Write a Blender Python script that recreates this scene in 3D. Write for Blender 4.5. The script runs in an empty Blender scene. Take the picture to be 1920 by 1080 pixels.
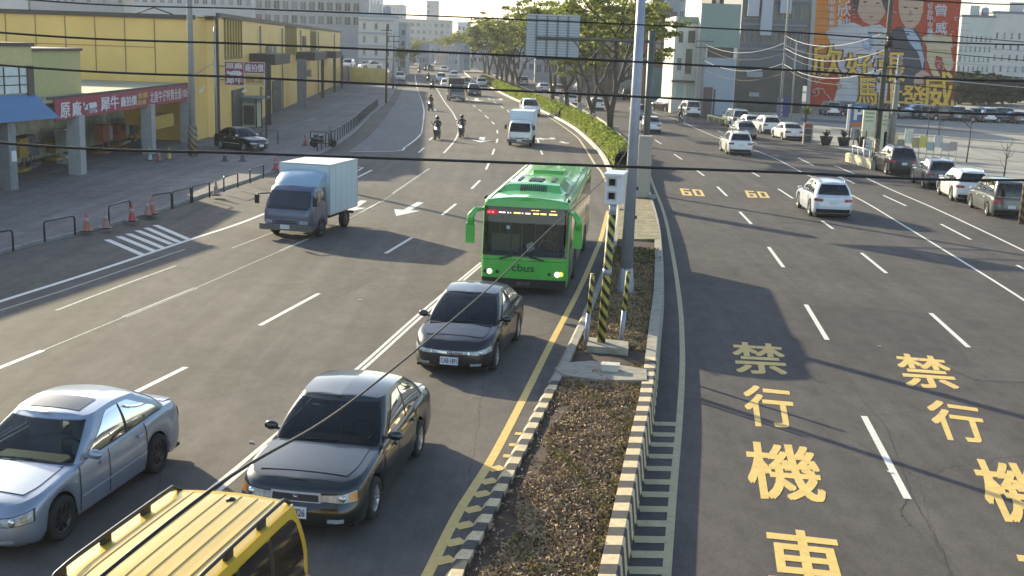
import bpy, math, random
import numpy as np
from mathutils import Vector, Matrix
random.seed(7)
R = math.radians
scene = bpy.context.scene
COL = scene.collection
# ------------------------------------------------------------------ camera
F, TH, RO, CH = 2150.0, 0.2074, -0.0339, 6.73      # focal (px at 1920), pitch, roll, height
_c, _s = math.cos(TH), math.sin(TH)
_fw = Vector((0, _c, -_s)); _r0 = Vector((1, 0, 0)); _u0 = Vector((0, _s, _c))
_cr, _sr = math.cos(RO), math.sin(RO)
_r = _r0*_cr - _u0*_sr; _u = _u0*_cr + _r0*_sr
cam_d = bpy.data.cameras.new('camera'); cam = bpy.data.objects.new('camera', cam_d); COL.objects.link(cam)
cam_d.sensor_width = 36; cam_d.lens = F/1920*36; cam_d.clip_start = 0.1; cam_d.clip_end = 9000
_m = Matrix((_r, _u, -_fw)).transposed().to_4x4(); _m.translation = (0, 0, CH); cam.matrix_world = _m
scene.camera = cam
# ------------------------------------------------------------------ light
SUN_AZ, SUN_EL = math.atan2(.766, -.643), R(19.5)     # direction towards the sun
wd = bpy.data.worlds.new('World'); scene.world = wd; wd.use_nodes = True
nt = wd.node_tree; bg = nt.nodes['Background']
sky = nt.nodes.new('ShaderNodeTexSky'); sky.sky_type = 'NISHITA'; sky.sun_disc = False
sky.sun_elevation = SUN_EL; sky.sun_rotation = math.atan2(-.643, .766)
sky.dust_density = 1.0; sky.air_density = 1.0
nt.links.new(sky.outputs[0], bg.inputs[0]); bg.inputs[1].default_value = 0.125
sun_d = bpy.data.lights.new('sun', 'SUN'); sun_d.energy = 4.1; sun_d.angle = R(0.6); sun_d.color = (1, .9, .62)
sun = bpy.data.objects.new('sun', sun_d); COL.objects.link(sun)
_sd = Vector((math.cos(SUN_AZ)*math.cos(SUN_EL), math.sin(SUN_AZ)*math.cos(SUN_EL), math.sin(SUN_EL)))
sun.rotation_euler = _sd.to_track_quat('Z', 'Y').to_euler()
scene.view_settings.view_transform = 'Standard'; scene.view_settings.look = 'None'
scene.view_settings.gamma = 1; scene.view_settings.exposure = 1.25
scene.cycles.max_bounces = 6; scene.cycles.transparent_max_bounces = 12
# ------------------------------------------------------------------ where a photo point lies in the world
def ray(px, py): return _fw*F + _r*(px-960) - _u*(py-540)
def G(px, py, z=0.0):
    d = ray(px, py); t = (CH-z)/-d.z; return Vector((d.x*t, d.y*t, z))
def VX(px, py, x0):
    d = ray(px, py); t = x0/d.x; return Vector((x0, d.y*t, CH+d.z*t))
def VY(px, py, y0):
    d = ray(px, py); t = y0/d.y; return Vector((d.x*t, y0, CH+d.z*t))
DZ = -0.35                                             # the right carriageway lies lower
# ------------------------------------------------------------------ helpers
def srgb(r, g, b):
    f = lambda v: (v/255/12.92) if v <= 10 else ((v/255+.055)/1.055)**2.4
    return (f(r), f(g), f(b), 1)
_mats = {}
def mat(name, col, rough=.6, metal=0, coat=0, spec=.5, emit=0, trans=0, noise=0, nscale=4, bump=0, alpha=1, wear=None):
    if name in _mats: return _mats[name]
    m = bpy.data.materials.new(name); m.use_nodes = True; n = m.node_tree.nodes; l = m.node_tree.links
    b = n['Principled BSDF']; col = tuple(col[:3])+(1,)
    b.inputs['Base Color'].default_value = col; b.inputs['Roughness'].default_value = rough
    b.inputs['Metallic'].default_value = metal; b.inputs['Coat Weight'].default_value = coat
    b.inputs['Coat Roughness'].default_value = .05
    b.inputs['Specular IOR Level'].default_value = spec
    if alpha < 1: b.inputs['Alpha'].default_value = alpha
    if trans: b.inputs['Transmission Weight'].default_value = trans
    if emit:
        b.inputs['Emission Color'].default_value = col; b.inputs['Emission Strength'].default_value = emit
    if noise or bump or wear:
        tc = n.new('ShaderNodeTexCoord'); nz = n.new('ShaderNodeTexNoise'); nz.inputs['Scale'].default_value = nscale
        nz.inputs['Detail'].default_value = 6; nz.inputs['Roughness'].default_value = .65
        l.new(tc.outputs['Object'], nz.inputs['Vector'])
        if noise:
            rmp = n.new('ShaderNodeMapRange'); rmp.inputs[1].default_value = .3; rmp.inputs[2].default_value = .7
            rmp.inputs[3].default_value = 1-noise; rmp.inputs[4].default_value = 1+noise
            l.new(nz.outputs['Fac'], rmp.inputs[0])
            mx = n.new('ShaderNodeMix'); mx.data_type = 'RGBA'; mx.blend_type = 'MULTIPLY'; mx.inputs[0].default_value = 1
            mx.inputs[6].default_value = col; l.new(rmp.outputs[0], mx.inputs[7]); l.new(mx.outputs[2], b.inputs['Base Color'])
        if wear:                                      # worn patches show the colour below
            n2 = n.new('ShaderNodeTexNoise'); n2.inputs['Scale'].default_value = wear[1]; n2.inputs['Detail'].default_value = 8
            n2.inputs['Roughness'].default_value = .75
            l.new(tc.outputs['Object'], n2.inputs['Vector'])
            r2 = n.new('ShaderNodeMapRange'); r2.inputs[1].default_value = wear[2]; r2.inputs[2].default_value = wear[2]+.06
            l.new(n2.outputs['Fac'], r2.inputs[0])
            m2 = n.new('ShaderNodeMix'); m2.data_type = 'RGBA'; l.new(r2.outputs[0], m2.inputs[0])
            m2.inputs[6].default_value = col; m2.inputs[7].default_value = tuple(wear[0][:3])+(1,)
            if noise: l.new(mx.outputs[2], m2.inputs[6])
            l.new(m2.outputs[2], b.inputs['Base Color'])
        if bump:
            bp = n.new('ShaderNodeBump'); bp.inputs['Strength'].default_value = bump; bp.inputs['Distance'].default_value = .02
            l.new(nz.outputs['Fac'], bp.inputs['Height']); l.new(bp.outputs[0], b.inputs['Normal'])
    _mats[name] = m; return m
def link(name, me, m=None, parent=None, smooth=False):
    o = bpy.data.objects.new(name, me); COL.objects.link(o)
    if m is not None:
        for q in (m if isinstance(m, (list, tuple)) else [m]): me.materials.append(q)
    if parent is not None: o.parent = parent
    if smooth: me.shade_smooth()
    return o
class MB:
    """collects faces into one mesh"""
    def __init__(s): s.v = []; s.f = []; s.mi = []; s.sm = []
    def face(s, pts, mi=0):
        i = len(s.v); s.v += [tuple(p) for p in pts]; s.f.append(tuple(range(i, i+len(pts)))); s.mi.append(mi); s.sm.append(False); return s
    def box(s, x0, x1, y0, y1, z0, z1, mi=0):
        i = len(s.v); s.v += [(x, y, z) for z in (z0, z1) for y in (y0, y1) for x in (x0, x1)]
        for f in ((0, 2, 3, 1), (4, 5, 7, 6), (0, 1, 5, 4), (2, 6, 7, 3), (0, 4, 6, 2), (1, 3, 7, 5)):
            s.f.append(tuple(i+k for k in f)); s.mi.append(mi); s.sm.append(False)
        return s
    def obox(s, c, ax, ay, az, mi=0):                    # centre and three half vectors
        c, ax, ay, az = map(Vector, (c, ax, ay, az)); i = len(s.v)
        s.v += [tuple(c+ax*a+ay*b+az*d) for d in (-1, 1) for b in (-1, 1) for a in (-1, 1)]
        for f in ((0, 2, 3, 1), (4, 5, 7, 6), (0, 1, 5, 4), (2, 6, 7, 3), (0, 4, 6, 2), (1, 3, 7, 5)):
            s.f.append(tuple(i+k for k in f)); s.mi.append(mi); s.sm.append(False)
        return s
    def tube(s, pts, r, n=8, mi=0, caps=True):
        pts = [Vector(p) for p in pts]; rs = r if isinstance(r, (list, tuple)) else [r]*len(pts); i0 = len(s.v)
        up = None
        for k, p in enumerate(pts):
            d = (pts[min(k+1, len(pts)-1)]-pts[max(k-1, 0)]).normalized()
            if up is None: up = Vector((0, 0, 1)) if abs(d.z) < .9 else Vector((1, 0, 0))
            a = d.cross(up).normalized(); b = a.cross(d).normalized(); up = b
            for j in range(n):
                t = 2*math.pi*j/n; s.v.append(tuple(p+(a*math.cos(t)+b*math.sin(t))*rs[k]))
        for k in range(len(pts)-1):
            for j in range(n):
                a = i0+k*n+j; b = i0+k*n+(j+1) % n
                s.f.append((a, b, b+n, a+n)); s.mi.append(mi); s.sm.append(n > 4)
        if caps:
            s.f.append(tuple(i0+j for j in range(n-1, -1, -1))); s.mi.append(mi); s.sm.append(False)
            e = i0+(len(pts)-1)*n; s.f.append(tuple(e+j for j in range(n))); s.mi.append(mi); s.sm.append(False)
        return s
    def lathe(s, c, axis, prof, n=20, mi=0, smooth=True):      # prof: (offset along axis, radius)
        c = Vector(c); ax = Vector(axis).normalized(); t = Vector((0, 0, 1)) if abs(ax.z) < .9 else Vector((1, 0, 0))
        a = ax.cross(t).normalized(); b = ax.cross(a); i0 = len(s.v)
        for (h, r) in prof:
            for j in range(n):
                q = 2*math.pi*j/n; s.v.append(tuple(c+ax*h+(a*math.cos(q)+b*math.sin(q))*r))
        for k in range(len(prof)-1):
            for j in range(n):
                p = i0+k*n+j; q = i0+k*n+(j+1) % n
                s.f.append((p, q, q+n, p+n)); s.mi.append(mi); s.sm.append(smooth)
        for k, rev in ((0, True), (len(prof)-1, False)):
            if prof[k][1] > 1e-4:
                fc = [i0+k*n+j for j in range(n)]; s.f.append(tuple(fc[::-1] if rev else fc)); s.mi.append(mi); s.sm.append(False)
        return s
    def grid(s, P, mi=0, smooth=True, flip=False, skip=None):       # P[i][j]
        i0 = len(s.v); a = len(P); b = len(P[0]); s.v += [tuple(q) for row in P for q in row]
        for i in range(a-1):
            for j in range(b-1):
                if skip and skip(i, j): continue
                q = (i0+i*b+j, i0+i*b+j+1, i0+(i+1)*b+j+1, i0+(i+1)*b+j)
                s.f.append(q[::-1] if flip else q); s.mi.append(mi); s.sm.append(smooth)
        return s
    def mesh(s, name):
        me = bpy.data.meshes.new(name); me.from_pydata(s.v, [], s.f); me.polygons.foreach_set('material_index', s.mi)
        me.polygons.foreach_set('use_smooth', s.sm); me.update(); return me
    def build(s, name, m=None, parent=None): return link(name, s.mesh(name), m, parent)
def tag(o, label=None, cat=None, group=None, kind=None):
    if label: o['label'] = label
    if cat: o['category'] = cat
    if group: o['group'] = group
    if kind: o['kind'] = kind
    return o
def struct(o): o['kind'] = 'structure'; return o
def empty(name, loc=(0, 0, 0), rz=0, label=None, cat=None, group=None):
    o = bpy.data.objects.new(name, None); COL.objects.link(o); o.location = loc; o.rotation_euler = (0, 0, rz)
    o.empty_display_size = .3
    return tag(o, label, cat, group)
def kids(o): return [c for c in bpy.data.objects if c.parent == o]
_kc = {}
def copy_tree(o, parent=None):
    c = o.copy(); COL.objects.link(c)
    if parent is not None: c.parent = parent
    if o.name not in _kc: _kc[o.name] = kids(o)
    for ch in _kc[o.name]: copy_tree(ch, c)
    return c
def tree_objs(o):
    out = [o]
    for c in kids(o): out += tree_objs(c)
    return out
def interp(pts, t):
    if t <= pts[0][0]: return pts[0][1]
    for (a, va), (b, vb) in zip(pts, pts[1:]):
        if t <= b: return va+(vb-va)*(t-a)/(b-a)
    return pts[-1][1]
def smooth_interp(pts):
    xs = np.array([p[0] for p in pts], float); ys = np.array([p[1] for p in pts], float)
    h = np.diff(xs); d = np.diff(ys)/h; m = np.zeros(len(xs)); m[0] = d[0]; m[-1] = d[-1]
    for i in range(1, len(xs)-1): m[i] = 0 if d[i-1]*d[i] <= 0 else 2*d[i-1]*d[i]/(d[i-1]+d[i])
    def f(x):
        if x <= xs[0]: return float(ys[0])
        if x >= xs[-1]: return float(ys[-1])
        i = int(np.searchsorted(xs, x))-1; i = max(0, min(i, len(h)-1)); t = (x-xs[i])/h[i]
        return float((1+2*t)*(1-t)**2*ys[i]+t*(1-t)**2*h[i]*m[i]+t*t*(3-2*t)*ys[i+1]+t*t*(t-1)*h[i]*m[i+1])
    return f
_tx = {}
def text_geo(s, bold=0):
    """vertices scaled to the unit square and faces of a flat text"""
    if (s, bold) in _tx: return _tx[(s, bold)]
    c = bpy.data.curves.new('t', 'FONT'); c.body = s; c.offset = bold; c.resolution_u = 3
    o = bpy.data.objects.new('t', c); COL.objects.link(o); bpy.context.view_layer.update()
    me = o.evaluated_get(bpy.context.evaluated_depsgraph_get()).to_mesh()
    v = np.array([q.co[:2] for q in me.vertices]); f = [tuple(p.vertices) for p in me.polygons]
    o.evaluated_get(bpy.context.evaluated_depsgraph_get()).to_mesh_clear(); bpy.data.objects.remove(o); bpy.data.curves.remove(c)
    mn, mx = v.min(0), v.max(0); asp = (mx[0]-mn[0])/(mx[1]-mn[1]); v = (v-mn)/(mx-mn)
    _tx[(s, bold)] = (v, f, asp); return _tx[(s, bold)]
def put_text(mb, s, fn, bold=0, mi=0):
    """fn(u,v) -> point. A bold text is the same text laid down again a little to each side, each layer a hair prouder"""
    v, f, _ = text_geo(s, 0); n_ = max(1, len(s)); o = Vector(fn(0, 0)); ux = Vector(fn(1, 0))-o; uy = Vector(fn(0, 1))-o; nr = ux.cross(uy).normalized()
    eps = min(ux.length/n_, uy.length)*.0007; sh = [(0, 0)] if not bold else [(0, 0), (-1, -.6), (1, .6), (-1, .6), (1, -.6)]
    for k, (a_, b_) in enumerate(sh):
        i = len(mb.v); du, dv = a_*bold/n_, b_*bold; mb.v += [tuple(Vector(fn(a+du, b+dv))+nr*eps*k) for a, b in v]
        for q in f: mb.f.append(tuple(i+j for j in q)); mb.mi.append(mi); mb.sm.append(False)
def quad_fn(tl, tr, br, bl):
    tl, tr, br, bl = map(Vector, (tl, tr, br, bl))
    return lambda u, v: (bl*(1-u)+br*u)*(1-v)+(tl*(1-u)+tr*u)*v
def rect_fn(o, ux, uy):
    o, ux, uy = map(Vector, (o, ux, uy)); return lambda u, v: o+ux*u+uy*v
# ================================================================== ground and roads
def asphalt(name, base, spread, seed):
    m = bpy.data.materials.new(name); m.use_nodes = True; n = m.node_tree.nodes; l = m.node_tree.links
    b = n['Principled BSDF']; b.inputs['Roughness'].default_value = .85; b.inputs['Specular IOR Level'].default_value = .2
    tc = n.new('ShaderNodeTexCoord')
    def noise(scale, vscale, detail=6, rough=.6, rot=.1):
        mp = n.new('ShaderNodeMapping'); mp.inputs['Scale'].default_value = vscale; mp.inputs['Location'].default_value = (seed, seed*2, 0)
        mp.inputs['Rotation'].default_value = (0, 0, rot)
        l.new(tc.outputs['Object'], mp.inputs[0]); z = n.new('ShaderNodeTexNoise'); z.inputs['Scale'].default_value = scale
        z.inputs['Detail'].default_value = detail; z.inputs['Roughness'].default_value = rough; l.new(mp.outputs[0], z.inputs['Vector']); return z
    big = noise(.16, (1, 1, 1), 5); streak = noise(1.5, (1, .05, 1), 6, .6, -.16); fine = noise(38, (1, 1, 1), 3, .7); mid = noise(2.2, (1, .6, 1), 7, .75)
    def rng(src, a, b_, c, d):
        r = n.new('ShaderNodeMapRange'); r.inputs[1].default_value = a; r.inputs[2].default_value = b_; r.inputs[3].default_value = c; r.inputs[4].default_value = d
        l.new(src, r.inputs[0]); return r.outputs[0]
    def mul(x, y):
        q = n.new('ShaderNodeMath'); q.operation = 'MULTIPLY'; l.new(x, q.inputs[0]); l.new(y, q.inputs[1]); return q.outputs[0]
    v = mul(mul(rng(big.outputs[0], .3, .7, 1-spread, 1+spread), rng(streak.outputs[0], .3, .7, 1-spread*.9, 1+spread*.8)),
            mul(rng(fine.outputs[0], .3, .7, .76, 1.24), rng(mid.outputs[0], .28, .60, .72, 1.08)))
    # thin random cracks
    vo = n.new('ShaderNodeTexVoronoi'); vo.feature = 'DISTANCE_TO_EDGE'; vo.inputs['Scale'].default_value = .16
    dist = noise(1.6, (1, 1, 1), 6, .7); ad = n.new('ShaderNodeMix'); ad.data_type = 'VECTOR'; ad.inputs[0].default_value = .25
    l.new(tc.outputs['Object'], ad.inputs[4]); l.new(dist.outputs['Color'], ad.inputs[5]); l.new(ad.outputs[1], vo.inputs['Vector'])
    cr = rng(vo.outputs[0], .0, .0016, .62, 1)
    v = mul(v, cr)
    mx = n.new('ShaderNodeMix'); mx.data_type = 'RGBA'; mx.blend_type = 'MULTIPLY'; mx.inputs[0].default_value = 1
    mx.inputs[6].default_value = tuple(base)+(1,); l.new(v, mx.inputs[7]); l.new(mx.outputs[2], b.inputs['Base Color'])
    bp = n.new('ShaderNodeBump'); bp.inputs['Strength'].default_value = .35; bp.inputs['Distance'].default_value = .01
    l.new(fine.outputs[0], bp.inputs['Height']); l.new(bp.outputs[0], b.inputs['Normal'])
    return m
M_ASPH_L = asphalt('asphalt_beige_glare', (.127, .109, .096), .20, 3)  # left road: sun glare put into a paler, warmer base colour
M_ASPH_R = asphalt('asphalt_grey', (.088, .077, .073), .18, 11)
M_PAVE = asphalt('paved_yard', (.205, .18, .168), .2, 23)
M_LOT = mat('parking_lot_concrete', (.27, .25, .215), .85, noise=.2, nscale=.25, bump=.1)
M_GROUND = mat('ground_soil', (.2, .19, .16), .9, noise=.25, nscale=.02)
M_BUSBAY = asphalt('light_bay_asphalt', (.18, .18, .18), .08, 31)

M_PATCH = asphalt('asphalt_patch', (.072, .063, .060), .12, 41); M_PATCHL = asphalt('asphalt_patch_pale', (.118, .100, .088), .15, 47)
# median edges: left kerb outer edge and right kerb outer edge as functions of y
LK = [G(*q, .12) for q in [(840, 1075), (890, 982), (952, 865), (1034, 709), (1074, 630), (1096, 582), (1148, 448), (1157, 384)]] + \
     [G(*q, .0) for q in [(1139, 318), (1125, 290), (1107, 270), (1077, 243), (1013, 208), (960, 185), (920, 165), (885, 148), (868, 135)]]
lk = [(p.y, p.x) for p in LK]
d0 = (lk[1][1]-lk[0][1])/(lk[1][0]-lk[0][0]); lk = [(-20, lk[0][1]-.075*(lk[0][0]+20))]+lk
d1 = (lk[-1][1]-lk[-2][1])/(lk[-1][0]-lk[-2][0]); lk.append((700, lk[-1][1]+d1*(700-lk[-1][0])))
LKX = smooth_interp(lk)
rk = [(p.y, p.x) for p in [G(*q, .12) for q in [(1160, 1075), (1191, 910), (1210, 812), (1224, 740), (1237, 607), (1243, 540), (1237, 420), (1217, 350)]]]
rk = [(-20, rk[0][1]-.16*(rk[0][0]+20))]+rk+[(70, 7.7), (90, 8.3), (107, 8.2), (135, 6.9), (156, 5.8), (186, 1.8), (212, -.6), (237, -3), (295, -7.3), (700, lk[-1][1]+7)]
RKX = smooth_interp(rk)
def ys(a, b, n): return [a+(b-a)*i/n for i in range(n+1)]
YS = ys(-20, 60, 120)+ys(61, 300, 120)+ys(310, 700, 20)
# ground sheet, two carriageways, median core
g = MB().box(-1500, 1500, -60, 2600, -2, -.6); struct(g.build('ground', M_GROUND))
g = MB()
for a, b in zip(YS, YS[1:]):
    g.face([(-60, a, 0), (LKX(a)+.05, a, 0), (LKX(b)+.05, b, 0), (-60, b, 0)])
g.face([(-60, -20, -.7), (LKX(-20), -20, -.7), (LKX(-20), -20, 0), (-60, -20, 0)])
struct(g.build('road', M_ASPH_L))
g = MB()
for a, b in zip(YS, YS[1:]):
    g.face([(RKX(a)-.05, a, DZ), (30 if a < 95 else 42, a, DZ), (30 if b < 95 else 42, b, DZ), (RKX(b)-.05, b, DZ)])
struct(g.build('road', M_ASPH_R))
g = MB().face([(30.0, -20, DZ-.01), (140, -20, DZ-.01), (140, 300, DZ-.01), (30.0, 300, DZ-.01)])
lotpts = [G(1920, 345, DZ), G(1800, 330, DZ), G(1640, 300, DZ), G(1520, 272, DZ), G(1440, 248, DZ), G(1350, 232, DZ)]
struct(g.build('parking_lot_ground', M_LOT))
# lighter concrete apron of the lot, in front of the parked row
g = MB(); ap = [(p.y, p.x+1.2) for p in sorted(lotpts, key=lambda q: q.y)]
def APX(y): return interp(ap, y)
seq = ys(40, 170, 40)
for a, b in zip(seq, seq[1:]): g.face([(APX(a), a, DZ+.012), (60, a, DZ+.012), (60, b, DZ+.012), (APX(b), b, DZ+.012)])
struct(g.build('parking_lot_apron', M_LOT))
g = MB()
for (p0, p1, w) in [((1470, 222), (1930, 252), 3.6), ((1560, 242), (1930, 270), 1.5), ((1690, 262), (1930, 287), 1.3), ((1790, 296), (1930, 304), .18), ((1800, 310), (1930, 320), .15)]:
    a = G(*p0, DZ+.017); b = G(*p1, DZ+.017)
    g.face([a+Vector((0, -w, 0)), b+Vector((0, -w, 0)), b+Vector((0, w, 0)), a+Vector((0, w, 0))])
struct(g.build('parking_lot_band', mat('lot_dark_band', (.10, .098, .096), .85, noise=.15, nscale=.6)))  # darker bands laid across the lot
# pavement on the left
KL = [(-20, -17.4), (20, -16.6)]+[(G(*q).y, G(*q).x) for q in [(0, 478), (210, 425), (300, 398), (400, 362), (480, 335), (620, 280), (700, 215), (728, 190), (742, 163)]]+[(260, -27)]
KLX = smooth_interp(KL)
g = MB(); seq = ys(-20, 260, 160)
for a, b in zip(seq, seq[1:]):
    g.face([(-60, a, .12), (KLX(a)-.12, a, .12), (KLX(b)-.12, b, .12), (-60, b, .12)])
struct(g.build('pavement', M_PAVE))
g = MB()
for a, b in zip(seq, seq[1:]):
    g.face([(KLX(a)-.12, a, .124), (KLX(a), a, .11), (KLX(b), b, .11), (KLX(b)-.12, b, .124)]); g.face([(KLX(a), a, .11), (KLX(a)+.02, a, 0.002), (KLX(b)+.02, b, 0.002), (KLX(b), b, .11)])
struct(g.build('kerb', mat('kerb_concrete', (.22, .21, .2), .85, noise=.25, nscale=3)))
# light asphalt bay beside the pavement
bay = [(655, 284), (745, 283), (760, 275), (789, 250), (793, 227), (792, 193), (782, 165), (756, 165), (740, 195), (716, 230), (690, 258)]
g = MB().face([G(*q, .005) for q in bay][::-1]); struct(g.build('bus_bay_paving', M_BUSBAY))
# ------------------------------------------------------------------ median
M_KW = mat('kerb_cream_paint', (.60, .47, .28), .75, noise=.18, nscale=9, wear=((.2, .17, .14), 7, .73))
M_KB = mat('kerb_dark_paint', (.055, .048, .045), .8, noise=.3, nscale=9, wear=((.3, .26, .2), 6, .73))
M_KC = mat('kerb_bare', (.30, .27, .22), .85, noise=.28, nscale=4)
def kerb_run(name, fx, side, w, y0, y1, zin, zout, per, striped_to, nseg):
    """kerb along fx(y); side=+1 the outer face looks to +x. Stripes are painted pieces along its length"""
    g = MB(); s = 0; y = y0; k = 0
    while y < y1:
        L = per/2 if y < striped_to else .5
        yy = min(y+L, y1); mi = (k % 2) if y < striped_to else 2
        n = 3; yl = [y+(yy-y)*i/n for i in range(n+1)]
        for a, b in zip(yl, yl[1:]):
            A = fx(a); B = fx(b); sd = side
            pr = [(-sd*w, zin), (-sd*w, .125), (-sd*.03, .13), (0, .10), (sd*.045, zout+.05), (sd*.06, zout)]
            for (o1, z1), (o2, z2) in zip(pr, pr[1:]):
                q = [(A+o1, a, z1), (A+o2, a, z2), (B+o2, b, z2), (B+o1, b, z1)]
                g.face(q if sd > 0 else q[::-1], mi)
        y = yy; k += 1
    return struct(g.build(name, [M_KW, M_KB, M_KC]))
kerb_run('kerb', LKX, -1, .19, 8, 64, -.02, 0, .60, 22.4, 3)
kerb_run('kerb', RKX, 1, .26, 8, 62, -.02, DZ, .60, 24.5, 3)
M_EDGE = mat('kerb_pale_top', (.62, .58, .46), .8, noise=.15, nscale=3)
for fx, sd, zz in ((LKX, -1, 0), (RKX, 1, DZ)):
    g = MB(); seq = ys(62, 300, 120)
    for a, b in zip(seq, seq[1:]):
        A, B = fx(a), fx(b)
        g.face([(A-sd*.22, a, .14), (A, a, .14), (B, b, .14), (B-sd*.22, b, .14)][::sd]); g.face([(A, a, .14), (A+sd*.03, a, zz), (B+sd*.03, b, zz), (B, b, .14)][::sd])
    struct(g.build('kerb', M_EDGE))
M_SOIL = mat('median_soil', (.060, .038, .026), .95, noise=.5, nscale=3, bump=1.0)
g = MB(); seq = ys(8, 300, 500)
rr = random.Random(3)
rows = []
for y in seq:
    a, b = LKX(y)+.15, RKX(y)-.22; rows.append([(a+(b-a)*i/8, y, .03+(.05*math.sin(math.pi*i/8))+rr.uniform(-.012, .012)) for i in range(9)])
g.grid(rows, flip=True); struct(g.build('median_soil', M_SOIL))
# concrete slabs on the median
M_SLAB = mat('slab_concrete', (.30, .27, .215), .85, noise=.28, nscale=4, bump=.3)
M_MOSS = mat('slab_mossy', (.23, .19, .11), .9, noise=.45, nscale=3, bump=.5)
def slab(px, z0, z1, m, name='concrete_slab'):
    P = [G(*q, z1) for q in px]; g = MB(); g.face([(p.x, p.y, z1) for p in P][::-1]); n = len(P)
    for i in range(n):
        a, b = P[i], P[(i+1) % n]; g.face([(a.x, a.y, z0), (a.x, a.y, z1), (b.x, b.y, z1), (b.x, b.y, z0)])
    return struct(g.build(name, m))
slab([(1040, 690), (1060, 680), (1110, 676), (1212, 692), (1213, 712), (1130, 712), (1055, 702)], 0, .15, M_SLAB)
slab([(1158, 448), (1160, 368), (1214, 366), (1226, 395), (1238, 448)], 0, .135, M_MOSS)
slab([(1104, 632), (1178, 640), (1178, 655), (1100, 648)], 0, .22, M_SLAB, 'concrete_plinth')
# ------------------------------------------------------------------ markings
M_WHITE = mat('marking_white', (.66, .63, .57), .6, noise=.12, nscale=8, wear=((.22, .2, .18), 22, .64))
M_WHITE2 = mat('marking_white_worn', (.36, .34, .31), .7, noise=.2, nscale=8, wear=((.16, .15, .13), 12, .52))
M_YEL = mat('marking_yellow', (.66, .45, .13), .6, noise=.14, nscale=7, wear=((.15, .13, .11), 20, .66))
M_YEL_SHADE = mat('marking_yellow_shaded', (.42, .36, .20), .7, noise=.16, nscale=7, wear=((.15, .14, .12), 9, .62))  # yellow greyed in colour for the shade beside the kerb, plus worn spots
wm = MB(); ym = MB(); vm = MB(); ysm = MB()
def strip(mb, pts, w, z=None, mi=0):
    """flat painted strip along ground points"""
    P = [Vector(p) for p in pts]
    if z is not None:
        for p in P: p.z = z
    L, Rr = [], []
    for i, p in enumerate(P):
        d = (P[min(i+1, len(P)-1)]-P[max(i-1, 0)]); d.z = 0; d.normalize(); nn = Vector((-d.y, d.x, 0))
        L.append(p+nn*w/2); Rr.append(p-nn*w/2)
    for i in range(len(P)-1):
        q = [Rr[i], Rr[i+1], L[i+1], L[i]]
        mb.face(q, mi)
def dens(pts, n=6):                              # Catmull-Rom through points
    P = [Vector(p) for p in pts]; out = []
    for i in range(len(P)-1):
        p0 = P[max(i-1, 0)]; p1 = P[i]; p2 = P[i+1]; p3 = P[min(i+2, len(P)-1)]
        for k in range(n):
            t = k/n; out.append(.5*((2*p1)+(p2-p0)*t+(2*p0-5*p1+4*p2-p3)*t*t+(3*p1-p0-3*p2+p3)*t**3))
    out.append(P[-1]); return out
ZL, ZR = .004, DZ+.004
def segs(lst, w, z, mb=None):
    for a, b in lst: strip(mb or wm, [G(*a, z), G(*b, z)], w)
# right carriageway
segs([((1264, 289), (1279, 299)), ((1306, 319), (1320, 329.5)), ((1345, 350), (1363, 367.5)), ((1387, 397), (1409, 420)), ((1441, 463), (1469, 501)), ((1511, 571), (1551, 637)), ((1620, 780), (1702, 935)),
      ((1228, 262), (1240, 270)), ((1380, 288.5), (1389, 293)), ((1408, 322), (1424, 331)), ((1459, 354), (1487, 372)), ((1541, 414), (1562, 429)), ((1615, 474), (1662, 512)), ((1745, 587), (1816, 651)),
      ((1497, 296), (1525, 310)), ((1571, 329), (1602, 344)), ((1656, 366), (1699, 386)), ((1764, 420), (1820, 449)), ((1907, 497), (1950, 521)), ((1345, 245), (1356, 249)), ((1564, 310), (1602, 326)), ((1400, 262), (1420, 270))], .13, ZR)
strip(wm, dens([G(*q, ZR) for q in [(1222, 210), (1268, 224), (1312, 244), (1356, 262), (1440, 291), (1502, 322), (1605, 370), (1690, 420), (1790, 481), (1885, 540), (2000, 615)]]), .11)
strip(wm, dens([G(*q, ZR) for q in [(1625, 334), (1672, 356), (1762, 395), (1920, 470), (2050, 538)]]), .12)
strip(ysm, dens([G(*q, ZR) for q in [(1216, 320), (1224, 345), (1245, 400), (1262, 480), (1275, 570), (1279, 640), (1279, 700), (1273, 800), (1264, 900), (1250, 1075), (1243, 1150)]]), .13)
# hatching beside the right kerb
for k in range(16):
    py0 = [795, 815, 834, 856, 879, 904, 927.5, 955, 982, 1012, 1040, 1070][k] if k < 12 else None
    if py0 is None: continue
    a = G(1268-(py0-795)*.058, py0, ZR+.004); strip(ysm, [(RKX(a.y)+.07, a.y-.02, ZR+.004), a], .24)
# yellow line and hatching on the left of the median
yl = dens([G(*q, ZL) for q in [(1140, 395), (1127, 446), (1117, 472), (1085, 545), (1035, 640), (985, 740), (925, 855), (860, 960), (800, 1080), (760, 1150)]])
strip(ym, yl, .15)
for py0 in (808, 829, 850, 873, 897, 921, 950, 980, 1012, 1046):
    x0 = 950+(855-py0)*.5 if py0 < 860 else 925-(py0-855)*.58
    a = G(x0+2, py0+8, ZL+.004); strip(ym, [a, (LKX(a.y+.15)-.08, a.y+.15, ZL+.004)], .21)
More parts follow.
